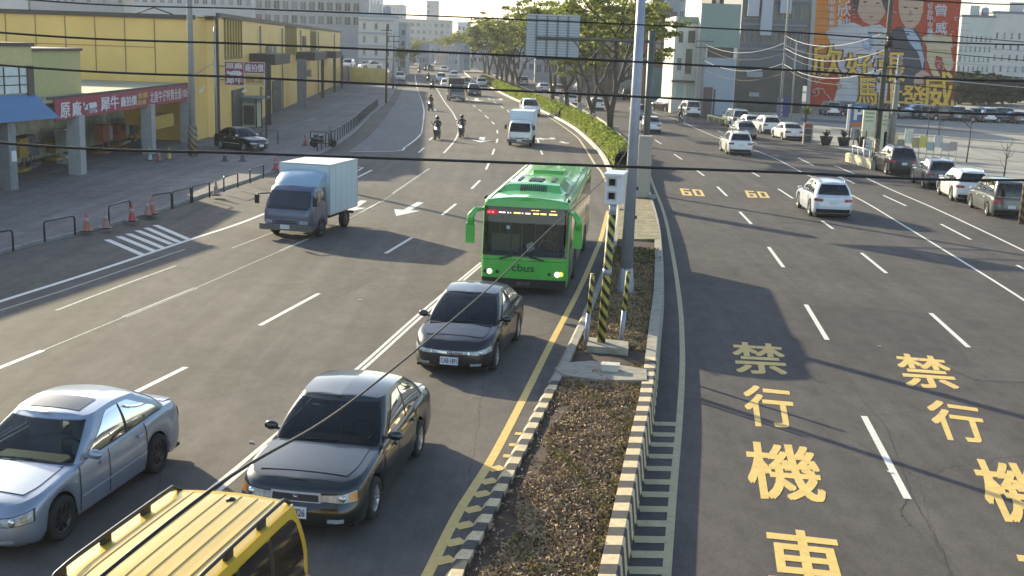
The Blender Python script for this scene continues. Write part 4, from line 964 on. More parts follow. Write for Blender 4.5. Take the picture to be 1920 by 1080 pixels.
# ------------------------------------------------------------------ utility poles and lamps elsewhere
def pole(name, px, py, z0, h, r0, r1, m, label, cat='utility pole', group=None, arms=(), stripes=None, x=None):
    p = G(px, py, z0); rt_ = empty(name, (p.x, p.y, z0), 0, label, cat, group)
    MB().tube([(0, 0, 0), (0, 0, h)], [r0, r1], 12).build('pole', m, rt_)
    if arms:
        t = MB()
        for (z_, w_) in arms: t.obox((0, -.1, z_), (w_, 0, 0), (0, .04, 0), (0, 0, .05))
        t.build('cross_arm', M_WOODP, rt_)
    if stripes:
        for (a, b_) in [stripes]: MB().tube([(0, 0, a), (0, 0, b_)], r0+(.07 if px == 362 else .012), 14).build('striped_wrap', M_STRIPE2, rt_)
    return rt_
M_STRIPE2 = stripe_mat('faded_stripes', (.09, .075, .06), (.26, .20, .10), .34, 1.1)
pole('utility_pole', 362, 293, .12, 10.5, .20, .14, M_CONC, 'grey concrete pole with a striped base in front of the yellow hall corner', stripes=(.1, 1.7))
q = pole('lamp_post', 406, 268, .12, 7.2, .07, .05, M_GALV, 'thin metal pole just right of the striped concrete pole by the hall', 'lamp post')
t = MB().tube([(0, 0, 5.0), (-.7, -.2, 4.6), (-.95, -.2, 4.4)], .03, 6).build('arm', M_GALV, q); MB().obox((-1.05, -.2, 4.35), (.12, 0, .04), (0, .07, 0), (0, 0, .05)).build('lamp_head', M_POLEW, q)
pole('utility_pole', 724, 193, .12, 8.4, .13, .1, M_WOODP, 'dark pole at the far end of the railing by the bay', arms=((7.9, .6),))
pole('utility_pole', 737, 168, 0, 8.2, .16, .12, M_CONC, 'pale pole just behind the dark pole at the far bay', arms=((7.6, .9), (6.9, .9)))
pole('utility_pole', 1460, 240, DZ, 15, .15, .1, M_CONC, 'pale pole right beside the blue vertical sign across the road', arms=((9.2, 1.0), (7.5, 1.0)))
pole('utility_pole', 1481, 240, DZ, 8.5, .1, .08, M_CONC, 'thin pole just right of the blue vertical sign')
q = pole('utility_pole', 1641, 306, DZ, 14, .19, .15, M_WOODP, 'dark tall pole with striped foot in front of the orange billboard', arms=((8.8, 1.4), (8.0, 1.2), (6.5, .8)), stripes=(0, 1.7))
t = MB()
for k in range(12):
    t.lathe((random.uniform(-.9, .9), -.15, 5.6+random.uniform(0, 2.6)), (0, 0, 1), [(0, .05), (.12, .09), (.24, .05)], 8)
t.lathe((.1, -.3, 7.9), (0, 0, 1), [(0, .22), (.7, .24), (.72, .1)], 12); t.build('transformer', M_TRIM, q)
q = pole('utility_pole', 1668, 300, DZ, 7.4, .24, .16, M_CONC, 'thick grey pole beside the tall dark pole at the car park kiosk')
t = MB().tube([(-.3, -.1, 0), (-.3, -.1, 5.5), (-.1, -.1, 6.0)], .035, 6).build('conduit', M_POLEW, q)
pole('utility_pole', 1412, 215, DZ, 0.1, .01, .01, M_CONC, '') if False else None
pole('utility_pole', 1312, 216, DZ, 9.0, .16, .12, M_CONC, 'pole in front of the narrow white building', arms=((8.4, 1.0), (7.7, 1.0)))
pole('utility_pole', 1238, 192, DZ, 11, .16, .12, M_CONC, 'far pole by the dark shops behind the trees', arms=((9.6, 1.2), (8.9, 1.2), (7, .8)))
pole('striped_pole', 1916, 420, DZ, 6, .17, .15, mat('faded_stripes_base', (.1, .08, .06), .8) if False else M_STRIPE2, 'black and yellow striped pole at the right edge beside the grey minivan')
# grey relay cabinets on the far median
for i, (px, py, w_, h_) in enumerate([(1147, 256, .5, .85), (1049, 196, .55, 1.2), (1083, 209, .5, 1.0), (1109, 232, .3, 1.0)]):
    p = G(px, py, .1); o = MB().box(-w_/2, w_/2, -.2, .2, .05, h_-.05).box(-w_/2-.03, w_/2+.03, -.23, .23, h_-.05, h_).box(-w_/2+.04, w_/2-.04, -.22, -.2, .15, h_-.12).build('cabinet', M_POLEW)
    o.location = (p.x+.2, p.y-.6, .06); tag(o, ['pale cabinet at the foot of the nearest big tree', 'pale tall cabinet farthest along the tree row', 'pale cabinet between the middle trees', 'narrow pale cabinet just behind the hedge'][i], 'cabinet', 'cabinets along the median')
# ================================================================== left side buildings
M_YB = mat('hall_yellow_cladding', (.78, .51, .15), .42, spec=.7, noise=.10, nscale=.3)
M_YB2 = mat('hall_yellow_dull', (.38, .32, .12), .7, noise=.1, nscale=.4)
M_FRAME = mat('dark_flashing', (.07, .06, .055), .6)
M_CREAM = mat('cream_render', (.55, .50, .36), .75, noise=.08)
hall = empty('yellow_hall', (-24, 74, 0), 0, 'long yellow clad hall with dark roof edge on the left', 'building')
def hp(mb, name, m, parent=None): o = mb.build(name, m, parent or hall); o.location = (24, -74, 0); return o
A = Vector((-20.1, 77.5, 0)); B = Vector((-28.3, 184, 0)); wd_ = (B-A).normalized(); wn = Vector((wd_.y, -wd_.x, 0))
t = MB(); t.face([(-48, 74, 0), (-20.7, 74, 0), (-20.7, 74, 7.9), (-48, 74, 7.9)]); t.face([(-20.7, 74, 0), (-20.7, 77.2, 0), (-20.7, 77.2, 7.9), (-20.7, 74, 7.9)])
t.face([(-20.7, 77.2, 0), (A.x, A.y, 0), (A.x, A.y, 8.0), (-20.7, 77.2, 7.9)])
t.face([A, B, B+Vector((0, 0, 8.2)), A+Vector((0, 0, 8.05))]); t.face([B, B+Vector((-25, 0, 0)), B+Vector((-25, 0, 8.2)), B+Vector((0, 0, 8.2))])
t.face([(-48, 74, 7.9), (-20.7, 74, 7.9), (A.x, A.y, 8), (B.x, B.y, 8.2), (B.x-25, B.y, 8.2), (-60, 120, 8.2)]); t.face([(-48, 74, 0), (-48, 74, 7.9), (-60, 120, 8.2), (-60, 120, 0)])
hp(t, 'wall', M_YB)
t = MB(); t.box(-48, -20.5, 73.8, 74.0, 7.72, 8.0); t.obox((A+B)/2+Vector((0, 0, 8.12))+wn*.1, wd_*(B-A).length/2, wn*.12, (0, 0, .14)); t.box(-20.75, -20.1, 77, 77.4, 7.8, 8.05); hp(t, 'roof_edge', M_FRAME)
t = MB()
for x in [-23.1-1.88*k for k in range(12)]:
    t.box(x-.03, x+.03, 73.97, 73.998, 4.3, 7.72)
t.box(-48, -23.1, 73.96, 73.995, 5.92, 5.96); hp(t, 'panel_joint', mat('joint_brown', (.30, .20, .08), .6))
t = MB(); t.box(-20.85, -20.68, 73.9, 73.99, 0, 7.72); hp(t, 'corner_trim', M_CREAM)
t = MB().tube([(-24.2, 74, 8.0), (-23.1, 74, 8.38), (-21.9, 74, 8.0)], .045, 5)
hp(t, 'gable', M_FRAME)
def W_(s, z, off=0): return A+wd_*s+wn*off+Vector((0, 0, z))
t = MB(); t.obox(W_(.1, 4, .03), wd_*.12, wn*.08, (0, 0, 4.0)); hp(t, 'corner_post', M_FRAME)
t = MB()
for s0, n_, st in ((3, 7, 1.15), (37, 8, 1.25), (61, 6, 1.2)):
    for i in range(n_): t.obox(W_(s0+i*st, 6.6 if s0 != 61 else 6.4, .05), wd_*.07, wn*.06, (0, 0, 1.35))
    for z_ in (5.25, 7.95): t.obox(W_(s0+(n_-1)*st/2, z_-.0, .05), wd_*((n_-1)*st/2+.07), wn*.06, (0, 0, .05))
hp(t, 'wall_slats', mat('slat_olive', (.22, .19, .08), .6))
t = MB(); t.obox(W_(54, 6.5, .04), wd_*1.6, wn*.04, (0, 0, .6)); hp(t, 'wall_grille', M_FRAME)
for s0, w_, z_ in ((14, 5, 5.1), (46, 7, 5.0), (74, 5, 4.9)):      # dark canopies with their posts
    t = MB(); t.obox(W_(s0+w_, z_, 1.0), wd_*w_, wn*1.0, (0, 0, .42)); hp(t, 'canopy', mat('canopy_dark', (.05, .042, .04), .6))
for s0 in (12.5, 38.5, 58, 75, 88):
    t = MB(); t.obox(W_(s0, 2.4, 1.7), wd_*.16, wn*.16, (0, 0, 2.4)); t.obox(W_(s0, 2.4, 1.3), wd_*.5, wn*.3, (0, 0, 2.4)) if s0 == 38.5 else None; hp(t, 'canopy_post', M_FRAME if s0 != 38.5 else mat('post_grey', (.2, .2, .2), .7))
for s_ in (19.5, 34, 50, 70, 95):
    t = MB(); t.tube([W_(s_, .1, .1), W_(s_, 7.7, .1)], .07, 6); hp(t, 'downpipe', M_CONC)
for s_, z_ in ((24, 5.8), (26.5, 5.8), (57, 3.0), (66, 5.2)):
    t = MB(); t.obox(W_(s_, z_, .3), wd_*.45, wn*.2, (0, 0, .35)); t.obox(W_(s_, z_-.4, .3), wd_*.5, wn*.25, (0, 0, .03)); hp(t, 'air_conditioner', M_POLEW)
for s_, w_ in ((8, 2.6), (30, 3)): t = MB(); t.obox(W_(s_, 1.5, .05), wd_*w_, wn*.05, (0, 0, 1.5)); hp(t, 'doorway', mat('doorway_dark', (.06, .06, .06), .5))
# shop block in front
shop = empty('shop_building', (-24, 62, 0), 0, 'low shop with open arcade, flat roof and pillars in front of the yellow hall', 'building')
def sp_(mb, name, m, parent=None): o = mb.build(name, m, parent or shop); o.location = (24, -62, 0); return o
M_OPEN = mat('arcade_wall_hazy', (.50, .50, .42), .8, noise=.55, nscale=.5)  # back wall colour paled to carry the hazy look of the arcade
t = MB(); t.box(-44, -25.2, 50.5, 73.9, 0, 3.6); sp_(t, 'wall', M_OPEN)
t = MB(); t.box(-44, -20.75, 50.5, 73.7, 3.6, 3.78); sp_(t, 'roof', mat('roof_olive', (.36, .34, .22), .8, noise=.1))
t = MB(); t.box(-44, -21.7, 50.4, 57.6, 3.78, 5.82); t2 = MB(); t2.box(-44, -21.6, 50.3, 57.7, 5.82, 5.95)
sp_(t, 'upper_storey', mat('upper_yellow', (.45, .41, .19), .7, noise=.08)); sp_(t2, 'upper_roof_edge', M_FRAME)
for y in (54.3, 65.0, 72.6, 60.0):
    if y == 60.0: continue
    t = MB(); t.box(-21.1, -20.5, y-.35, y+.35, 0.1, 2.9); sp_(t, 'pillar', mat('pillar_grey', (.33, .33, .33), .8, noise=.12))
t = MB(); t.box(-20.78, -20.7, 51, 73.8, 3.74, 3.86); sp_(t, 'roof_flashing', M_FRAME)
stuff_cols = [(.34, .24, .06), (.26, .09, .06), (.16, .2, .12), (.3, .3, .3), (.5, .48, .42), (.12, .12, .14)]
rr = random.Random(9)
for k in range(16):                                            # racks of goods under the arcade
    y = 51.5+k*1.35; x = -23.6+rr.uniform(-.6, .8); h_ = rr.uniform(.8, 1.7); c = rr.choice(stuff_cols)
    t = MB();
    for s_ in (-.5, .5): t.tube([(0, s_, 0), (0, s_, h_)], .03, 6)
    t.box(-.25, .25, -.52, .52, h_*.45, h_); t.box(-.3, .3, -.55, .55, .05, .2)
    o = t.build('goods_rack', mat('goods_%d' % stuff_cols.index(c), c, .8, noise=.3, nscale=5)); o.location = (x, y, .125)
    tag(o, 'rack of goods standing in the shade of the shop arcade', 'rack', 'racks under the shop arcade')
t = MB().box(-21.7, -20.9, 66.2, 70.2, 1.35, 2.1); o = t.build('hanging_banner', mat('banner_ochre', (.40, .27, .05), .7, noise=.15)); tag(o, 'ochre banner hanging inside the arcade between two pillars', 'banner')
# red fascia banner with lettering
M_FAS = mat('fascia_maroon', (.30, .05, .075), .6, noise=.08)
ban = empty('shop_banner', (-20.7, 62, 0), 0, 'long maroon banner with white Chinese lettering along the shop front', 'banner')
t = MB(); t.box(-.02, .03, 51.6-62, 73.6-62, 2.78, 3.74); t.build('cloth', M_FAS, ban)
M_LET = mat('letter_white', (.66, .62, .64), .6); M_LETY = mat('letter_ochre', (.6, .42, .1), .6)
t = MB(); t3 = MB()
def ban_t(mb, s, y0, y1, z0=2.92, z1=3.60, bold=.03): put_text(mb, s, rect_fn((.045, y0-62, z0), (0, y1-y0, 0), (0, 0, z1-z0)), bold)
ban_t(t, '原', 52.2, 53.3, 2.88, 3.55); ban_t(t, '廠', 53.6, 54.7, 2.88, 3.55); ban_t(t, '犀牛', 57.3, 59.9, 2.92, 3.60); ban_t(t, '廠拍價', 60.2, 62.7, 2.98, 3.5)
ban_t(t3, '全面', 62.9, 64.6, 3.28, 3.6); ban_t(t3, '出清', 62.9, 64.3, 2.95, 3.2)
ban_t(t, '北屋牛仔特賣全面100元', 65.0, 73.0, 2.95, 3.58, .012)
r3 = MB()                                                        # animal emblem as a plain shape
for cx_, cz_, a_, b_ in ((56.15, 3.2, .62, .24), (55.4, 3.22, .3, .16)):
    r3.face([(.05, cx_-62+a_*math.cos(q), cz_+b_*math.sin(q)+.05*math.sin(3*q)) for q in [2*math.pi*i/16 for i in range(16)]])
for dx in (-.4, -.1, .25, .5): r3.face([(.05, 56.1-62+dx, 2.9), (.05, 56.1-62+dx+.14, 2.9), (.05, 56.1-62+dx+.14, 3.15), (.05, 56.1-62+dx, 3.15)])
r3.face([(.05, 54.95-62, 3.3), (.05, 55.3-62, 3.2), (.05, 55.3-62, 3.34), (.05, 54.95-62, 3.5)])
t.build('lettering', M_LET, ban); t3.build('ochre_lettering', M_LETY, ban); r3.build('emblem', M_LET, ban)
# blue awning with the glazed bay above it
aw = MB(); aw.grid([[Vector((0, -i*2.2, 4.05)) for i in range(11)], [Vector((.35, .1-i*2.2, 3.62)) for i in range(11)], [Vector((.55, .9-i*2.28, 2.98)) for i in range(11)]], smooth=False); o = aw.build('awning', mat('awning_blue', (.10, .20, .38), .7, noise=.06)); o.location = (-20.95, 50.3, 0); o.rotation_euler = (0, 0, R(-13)); tag(o, 'plain blue awning left of the maroon shop banner', 'awning')
gb = empty('corner_shop', (-21.0, 50.2, 0), R(-13), 'shop block behind the blue awning with a glass block window above', 'building')
t = MB(); t.box(-18, 0, -26, 0, 3.6, 6.05); t.box(-18, -4, -26, 0, 0, 3.6); t.build('wall', mat('corner_shop_wall', (.52, .46, .22), .75, noise=.1), gb)
t = MB(); t.box(-18.1, .1, -26.1, .1, 6.05, 6.2); t.build('roof_edge', M_FRAME, gb)
t = MB(); t.box(-.01, .06, -20, -.5, 4.1, 5.2); wo = t.build('window', mat('glass_block', (.55, .62, .62), .25, noise=.15, nscale=2), gb)
t = MB()
for i in range(20): t.box(.055, .09, -20+i-.03, -20+i+.03, 4.1, 5.2)
for z_ in (4.45, 4.82): t.box(.055, .09, -20, -.5, z_-.02, z_+.02)
t.build('window_bars', M_FRAME, wo); t = MB(); t.box(.0, .14, -.5, -.1, 4.0, 5.25); t.build('window_frame', mat('frame_brown', (.12, .08, .07), .7), wo)
for y in (-17, -9, -2.0): t = MB(); t.box(-.2, .3, y-.25, y+.25, .1, 3.6); t.build('pillar', mat('pillar_dark', (.22, .22, .23), .8, noise=.2), gb)
t = MB(); t.box(.31, .36, -2.15, -1.85, 1.3, 1.75); t.build('notice', M_PLATE, gb)
# hanging sign by the hall
sgn = empty('shop_sign', (-18.4, 78.2, 0), 0, 'maroon and white signboard with Chinese lettering on a dark post by the hall', 'sign')
t = MB(); t.tube([(1.38, .05, .1), (1.38, .05, 5.15)], .06, 8); t.tube([(-1.9, .05, 4.8), (-1.3, .05, 4.8)], .03, 6); t.tube([(-1.9, .05, 3.9), (-1.3, .05, 3.9)], .03, 6); t.build('post', M_FRAME, sgn)
t = MB(); t.box(-1.36, 1.34, -.02, .1, 3.55, 5.15); t.build('panel', mat('sign_cream', (.6, .5, .42), .6), sgn)
t = MB(); t.box(-1.33, -.1, -.04, -.02, 3.6, 5.1); t.box(-.04, 1.3, -.04, -.02, 4.42, 5.1); t.build('field', mat('sign_maroon', (.24, .045, .10), .6), sgn)
t = MB(); t.box(.0, 1.26, -.04, -.02, 3.64, 4.34); t.build('ochre_field', mat('sign_ochre', (.50, .38, .12), .6), sgn)
t = MB(); sf = lambda x0, x1, z0, z1: rect_fn((x0, -.05, z0), (x1-x0, 0, 0), (0, 0, z1-z0))
put_text(t, '原廠', sf(-1.27, -.16, 4.66, 5.05), .03); put_text(t, '犀牛', sf(-1.27, -.16, 3.66, 4.12), .03); put_text(t, '廠拍價', sf(.02, 1.25, 4.5, 5.02), .02)
t.face([(-1.25, -.05, 4.32), (-.95, -.05, 4.22), (-.7, -.05, 4.24), (-.3, -.05, 4.2), (-.16, -.05, 4.36), (-.35, -.05, 4.52), (-.7, -.05, 4.54), (-1.0, -.05, 4.46), (-1.2, -.05, 4.54)])
t.build('lettering', M_LET, sgn); t = MB(); put_text(t, '全面二折', sf(.06, 1.2, 3.78, 4.2), .02); t.build('dark_lettering', M_FAS, sgn)
# small kiosk beyond the dark car
kk = empty('kiosk', (-20.6, 88, 0), 0, 'small pale kiosk with a flat canopy in front of the hall', 'kiosk')
t = MB(); t.box(-.9, .9, -.9, .9, .1, 1.9); t.build('cabin', mat('kiosk_cream', (.42, .42, .28), .7), kk); t = MB(); t.box(-1.3, 1.5, -1.2, 1.2, 2.25, 2.4); t.box(-1.1, .9, -.92, .92, 1.9, 2.25); t.build('canopy', mat('kiosk_canopy', (.22, .24, .24), .6), kk)
t = MB(); t.box(-.05, .75, -.94, -.9, .3, 1.75); t.build('door', M_FRAME, kk); t = MB()
for x in (-1.2, .95, 1.35): t.tube([(x, -1.1, .1), (x, -1.1, 2.25)], .05, 6)
t.build('canopy_post', M_FRAME, kk)
# roofside lights on the hall
for i, (px, py) in enumerate([(378, 170), (340, 186), (458, 171)]):
    p = VY(px, py, 73.0 if px != 458 else 77); t = MB(); t.obox((0, 0, 0), (.12, 0, .03), (0, .1, 0), (0, 0, .08)); t.tube([(0, 0, .05), (0, .8, .3)], .025, 5); o = t.build('flood_light', mat('lamp_white', (.7, .68, .6), .4)); o.location = p
    tag(o, ['small white flood light between the pole and the hanging sign', 'small white flood light at the right end of the maroon banner', 'small white flood light under the hanging sign'][i], 'lamp', 'flood lights on the shops')
# ------------------------------------------------------------------ U shaped rails, cones on the pavement
M_RAIL = mat('rail_dark_green', (.035, .045, .045), .35, metal=.4)
def rail(pa, pb, h, label, m=M_RAIL, nm='bike_rail'):
    a, b = Vector(pa), Vector(pb); L = (b-a).length; ang = math.atan2(b.y-a.y, b.x-a.x); t = MB(); r = .12
    pts = [(0, 0, 0), (0, 0, h-r)]+[(r-r*math.cos(q), 0, h-r+r*math.sin(q)) for q in (.5, 1.07)]+[(r, 0, h), (L-r, 0, h)]+[(L-r+r*math.sin(q), 0, h-r+r*math.cos(q)) for q in (.5, 1.07)]+[(L, 0, h-r), (L, 0, 0)]
    t.tube(pts, .032, 8); o = t.build(nm, m); o.location = (a.x, a.y, .12); o.rotation_euler = (0, 0, ang); tag(o, label, 'railing', 'U shaped rails along the pavement'); return o
RL = 'dark U shaped rail standing along the curved pavement edge'
for i, (a, b) in enumerate([((-28, 480), (25, 471)), ((84, 454), (141, 441)), ((286, 398), (322, 392)), ((324, 391), (358, 381)), ((361, 380), (393, 371)), ((420, 360), (446, 352)), ((469, 344), (494, 335))]):
    rail(G(*a, .12), G(*b, .12), .66, ['dark U rail cut by the left edge of the photo', 'dark U rail left of the pale cones, second from the left', 'low dark U rail right of the paired cones', 'dark U rail between two others, nearest the hatched box', 'dark U rail just left of the banded cone', 'dark U rail just right of the banded cone', 'dark U rail left of the box truck cab'][i])
rail(G(205, 425, .12), G(245, 412, .12), .72, 'leaning dark rail behind the red cone')
rail(G(490, 272, .12), G(521, 271, .12), .9, 'larger U rail in the yard beside the dark hatchback'); rail(G(582, 272, .12), G(617, 275, .12), .9, 'larger U rail in the yard by the bicycle')
for i in range(19):
    y0 = 70+i*2.75; a = Vector((KLX(y0)-.35, y0, 0)); b = Vector((KLX(y0+1.3)-.35, y0+1.3, 0)); rail(a, b, .85, RL)
def cone(px, py, h, c, label, band=True):
    r_ = empty('traffic_cone', G(px, py, .125), 0, label, 'traffic cone', 'traffic cones and posts on the left pavement'); r_.location.z = .12
    m = mat('cone_%d_%d_%d' % tuple(int(v*100) for v in c), c, .6, noise=.15)
    MB().box(-.19, .19, -.19, .19, 0, .035).build('base', M_TRIM, r_); MB().lathe((0, 0, .03), (0, 0, 1), [(0, .15), (.03, .13), (h-.03, .03), (h, .02)], 14).build('cone', m, r_)
    if band: f = lambda z: .13-(.10)*z/h+.004; MB().lathe((0, 0, .03), (0, 0, 1), [(h*.45, f(h*.45)), (h*.68, f(h*.68))], 14).build('band', mat('cone_band', (.4, .3, .27), .6), r_)
OR = (.42, .13, .09); OF = (.33, .2, .17)
for px, py, c, lb in [(163, 433, OR, 'faded orange cone, leftmost of the row at the kerb'), (199, 428, OF, 'greyish faded cone right of the leftmost cone'), (248, 414, (.42, .07, .05), 'red cone with a dark tip leaning on the low rail'), (277, 404, OF, 'pale pink cone, front of the touching pair'), (286, 401, OR, 'orange cone, rear of the touching pair'),
                      (405, 366, OF, 'cone with a black band between two rails'), (298, 302, (.4, .1, .06), 'red cone by the shop pillar'), (317, 298, (.45, .36, .08), 'yellow cone by the shop pillar'), (281, 300, (.5, .48, .45), 'white tipped cone left of the red one at the shop'), (422, 302, (.08, .07, .08), 'dark small cone left of the dark hatchback'), (455, 302, (.08, .07, .08), 'dark small cone in front of the dark hatchback'), (517, 318, (.45, .04, .06), 'red cone peeking out behind the box truck'), (572, 272, (.3, .06, .05), 'small red cone by the yard rail')]:
    cone(px, py, .62, c, lb)
# far left yard: low wall, advert, ground
t = MB(); p0, p1 = VY(655, 158, 186), VY(722, 160, 186); t.box(p0.x, p1.x, 186, 186.25, .1, 2.6); o = t.build('yard_fence', mat('fence_yellow', (.50, .42, .14), .7, noise=.2, nscale=.7)); tag(o, 'low yellow printed fence beyond the end of the hall', 'fence')
t = MB(); t.box(p0.x-2.6, p0.x-.1, 185, 187, 0, 2.9); o = t.build('yard_wall', mat('wall_slate', (.16, .17, .2), .8)); tag(o, 'short slate wall at the corner beside the yellow fence', 'wall')
t = MB(); [t.face(q) for q in ([(-75, 188, 2), (-20.9, 188, 2), (-25, 222, 2), (-75, 222, 2)], [(-75, 188, 0), (-20.9, 188, 0), (-20.9, 188, 2), (-75, 188, 2)], [(-20.9, 188, 0), (-25, 222, 0), (-25, 222, 2), (-20.9, 188, 2)])]; o = t.build('raised_yard', mat('yard_sand', (.42, .33, .22), .9, noise=.2, nscale=.3)); struct(o)
# ================================================================== generic building
def windows_block(name, x0, x1, y, z0, z1, wm_, gm, nx, nz, label, depth=12, fr=(.55, .55), zs=None, extra=None, group=None, roofm=None, floor_bands=False):
    """block whose front faces the camera (-y); every window is its own part"""
    r_ = empty(name, ((x0+x1)/2, y, 0), 0, label, 'building', group); w = x1-x0
    MB().box(-w/2, w/2, 0, depth, z0, z1).build('wall', wm_, r_)
    MB().box(-w/2-.15, w/2+.15, -.15, depth, z1, z1+.5).build('parapet', roofm or wm_, r_)
    zs = zs or (z0+2, z1-1); cw = w/nx; chh = (zs[1]-zs[0])/nz; tot = 0
    me = None
    for j in range(nz):
        for i in range(nx):
            if tot >= 98: break
            if me is None:
                a, b = cw*fr[0]/2, chh*fr[1]/2; q = MB(); q.box(-a, a, -.06, .0, -b, b); me = q.mesh('window'); me.materials.append(gm)
                q2 = MB(); q2.box(-a-.1, a+.1, -.14, -.06, -b-.14, -b); q2.box(-.04, .04, -.09, -.06, -b, b); me2 = q2.mesh('sill'); me2.materials.append(roofm or wm_)
            o = bpy.data.objects.new('window', me); COL.objects.link(o); o.parent = r_; o.location = (-w/2+cw*(i+.5), 0, zs[0]+chh*(j+.5)); tot += 1
            if cw*F/y > 8: s_ = bpy.data.objects.new('sill', me2); COL.objects.link(s_); s_.parent = o
    if y < 420 and w > 4:
        MB().box(-w*.2, w*.08, 1.5, 4.5, z1+.5, z1+2.6).build('stair_house', wm_, r_); MB().lathe((w*.28, 2, z1+.5), (0, 0, 1), [(0, .8), (1.5, .8), (1.8, .3)], 12).build('water_tank', M_GALV, r_)
    if floor_bands:
        t = MB()
        for j in range(nz+1): t.box(-w/2-.1, w/2+.1, -.25, 0, zs[0]+chh*j-.15, zs[0]+chh*j+.1)
        t.build('floor_bands', roofm or wm_, r_)
    return r_
M_APT = mat('apartment_grey', (.36, .35, .35), .8, noise=.05); M_APT2 = mat('apartment_pale', (.52, .50, .49), .8, noise=.05); M_WIN = mat('window_dark', (.05, .055, .065), .2); M_WINM = mat('window_mid', (.14, .15, .17), .3)
for _m in (M_WIN, M_WINM):
    n = _m.node_tree.nodes; l = _m.node_tree.links; oi = n.new('ShaderNodeObjectInfo'); rp = n.new('ShaderNodeValToRGB'); c0 = n['Principled BSDF'].inputs['Base Color'].default_value[:3]
    rp.color_ramp.elements[0].position = .35; rp.color_ramp.elements[0].color = tuple(c*.6 for c in c0)+(1,); rp.color_ramp.elements[1].position = 1; rp.color_ramp.elements[1].color = tuple(c*2.2+.06 for c in c0)+(1,)
    l.new(oi.outputs['Random'], rp.inputs[0]); l.new(rp.outputs[0], n['Principled BSDF'].inputs['Base Color'])
f_ = lambda px, y: VY(px, 70, y).x
windows_block('apartment_block', f_(478, 255), f_(676, 255), 255, 0, 34, M_APT, M_WIN, 12, 8, 'grey apartment block with rows of square windows above the hall end', 14, (.62, .56), (9.5, 33))
windows_block('apartment_block', f_(250, 300), f_(474, 300), 300, 0, 50, M_APT2, M_WINM, 14, 7, 'pale apartment tower behind the middle of the yellow hall roof', 16, (.5, .5), (14, 34))
windows_block('apartment_block', f_(60, 320), f_(235, 320), 320, 0, 50, M_APT, M_WINM, 12, 7, 'grey apartment tower above the left part of the hall roof', 16, (.45, .5), (14, 34))
windows_block('apartment_block', f_(-90, 320), f_(50, 320), 322, 0, 50, M_APT2, M_WINM, 8, 7, 'pale tower at the top left corner', 16, (.45, .5), (14, 34))
windows_block('white_house', f_(672, 232), f_(738, 232), 232, 0, 11.5, mat('house_white', (.55, .54, .5), .8, noise=.06), M_WIN, 3, 4, 'white four storey house with grey bands beyond the yard', 9, (.22, .45), (1, 11), roofm=mat('roof_bluegrey', (.3, .35, .42), .7), floor_bands=True)
windows_block('grey_house', f_(738, 250), f_(762, 250), 250, 0, 10.5, mat('house_grey', (.38, .38, .38), .8), M_WIN, 2, 4, 'narrow grey house right of the white four storey one', 8, (.4, .45), (1, 10))
windows_block('far_block', f_(680, 620), f_(712, 620), 620, 0, 30, mat('far_pale', (.55, .56, .58), .9), M_WINM, 5, 6, 'pale far block on the skyline left of the long grey one', 15, (.5, .5), (6, 29))
windows_block('far_block', f_(712, 640), f_(756, 640), 640, 0, 26.5, mat('far_grey', (.42, .43, .44), .9), M_WINM, 6, 5, 'grey far block with a flat top on the skyline', 15, (.5, .5), (6, 26))
windows_block('far_block', f_(690, 560), f_(845, 560), 560, 0, 17.5, mat('far_warm', (.40, .39, .38), .9), M_WINM, 14, 4, 'long low grey block across the road axis on the skyline', 15, (.5, .5), (4, 17))
windows_block('far_block', f_(799, 580), f_(820, 580), 580, 17, 27, mat('far_warm', (.40, .39, .38), .9), M_WINM, 3, 3, 'tower rising from the long grey block', 8, (.5, .5), (18, 26))
windows_block('far_block', f_(858, 620), f_(880, 620), 620, 0, 18, mat('far_pale', (.55, .56, .58), .9), M_WINM, 3, 4, 'small pale block just left of the tree crowns', 12, (.5, .5), (4, 17))
rr = random.Random(21)
for i in range(12):                                            # roofs of low houses along the far street
    px = 752+i*11; y = 330+rr.uniform(-40, 110); h_ = rr.uniform(3.5, 7); c = rr.choice([(.5, .5, .5), (.35, .36, .4), (.45, .42, .38), (.3, .33, .38)])
    windows_block('far_house', f_(px-9, y), f_(px+8, y), y, 0, h_, mat('fh%d' % i if False else 'far_house_wall_%d' % (int(c[0]*100)), c, .9), M_WINM, 3, 2, 'low house far down the street where the lanes meet', 9, (.4, .5), (1.5, h_-.5), group='low houses at the far end of the street')
# ================================================================== right side buildings
nb = windows_block('shophouse', 20.6, 25.9, 147, DZ, 17.5, mat('cream_plaster', (.62, .62, .58), .7, noise=.04), M_WIN, 1, 4, 'narrow shophouse with a sunlit white side and pale green front', 10, (.01, .01), (3.6, 16)) if False else None
sh = empty('shophouse', (21.2, 136, DZ), 0, 'narrow shophouse with a sunlit white side and a shaded green metal front', 'building')
ML_ = mat('plaster_cream', (.62, .60, .52), .7, noise=.05); MG_ = mat('sheet_green', (.22, .29, .26), .6, noise=.06); MGB = mat('panel_blue_grey', (.32, .37, .42), .6, noise=.05)
x0_, x1_ = f_(1312, 136)-21.2, f_(1384, 136)-21.2
t = MB(); t.box(x0_, x1_, 0, 12, 0, 12.6); t.build('wall', ML_, sh)
t = MB(); t.box(x0_, x1_+.1, -.06, -.003, 7.8, 12.7); t.build('green_front', MG_, sh); t = MB(); t.box(x0_+.8, x1_-.1, -.06, -.003, 0, 6.6); t.build('blue_grey_front', MGB, sh)
t = MB(); t.box(x0_+1, x1_-.4, -.02, -.003, 6.6, 7.8); t.build('dark_recess', M_FRAME, sh)
t = MB(); t.box(x0_-.02, x0_+.8, -.04, -.003, 0, 7.8); t.build('grey_pier', mat('pier_grey', (.3, .3, .3), .8), sh)
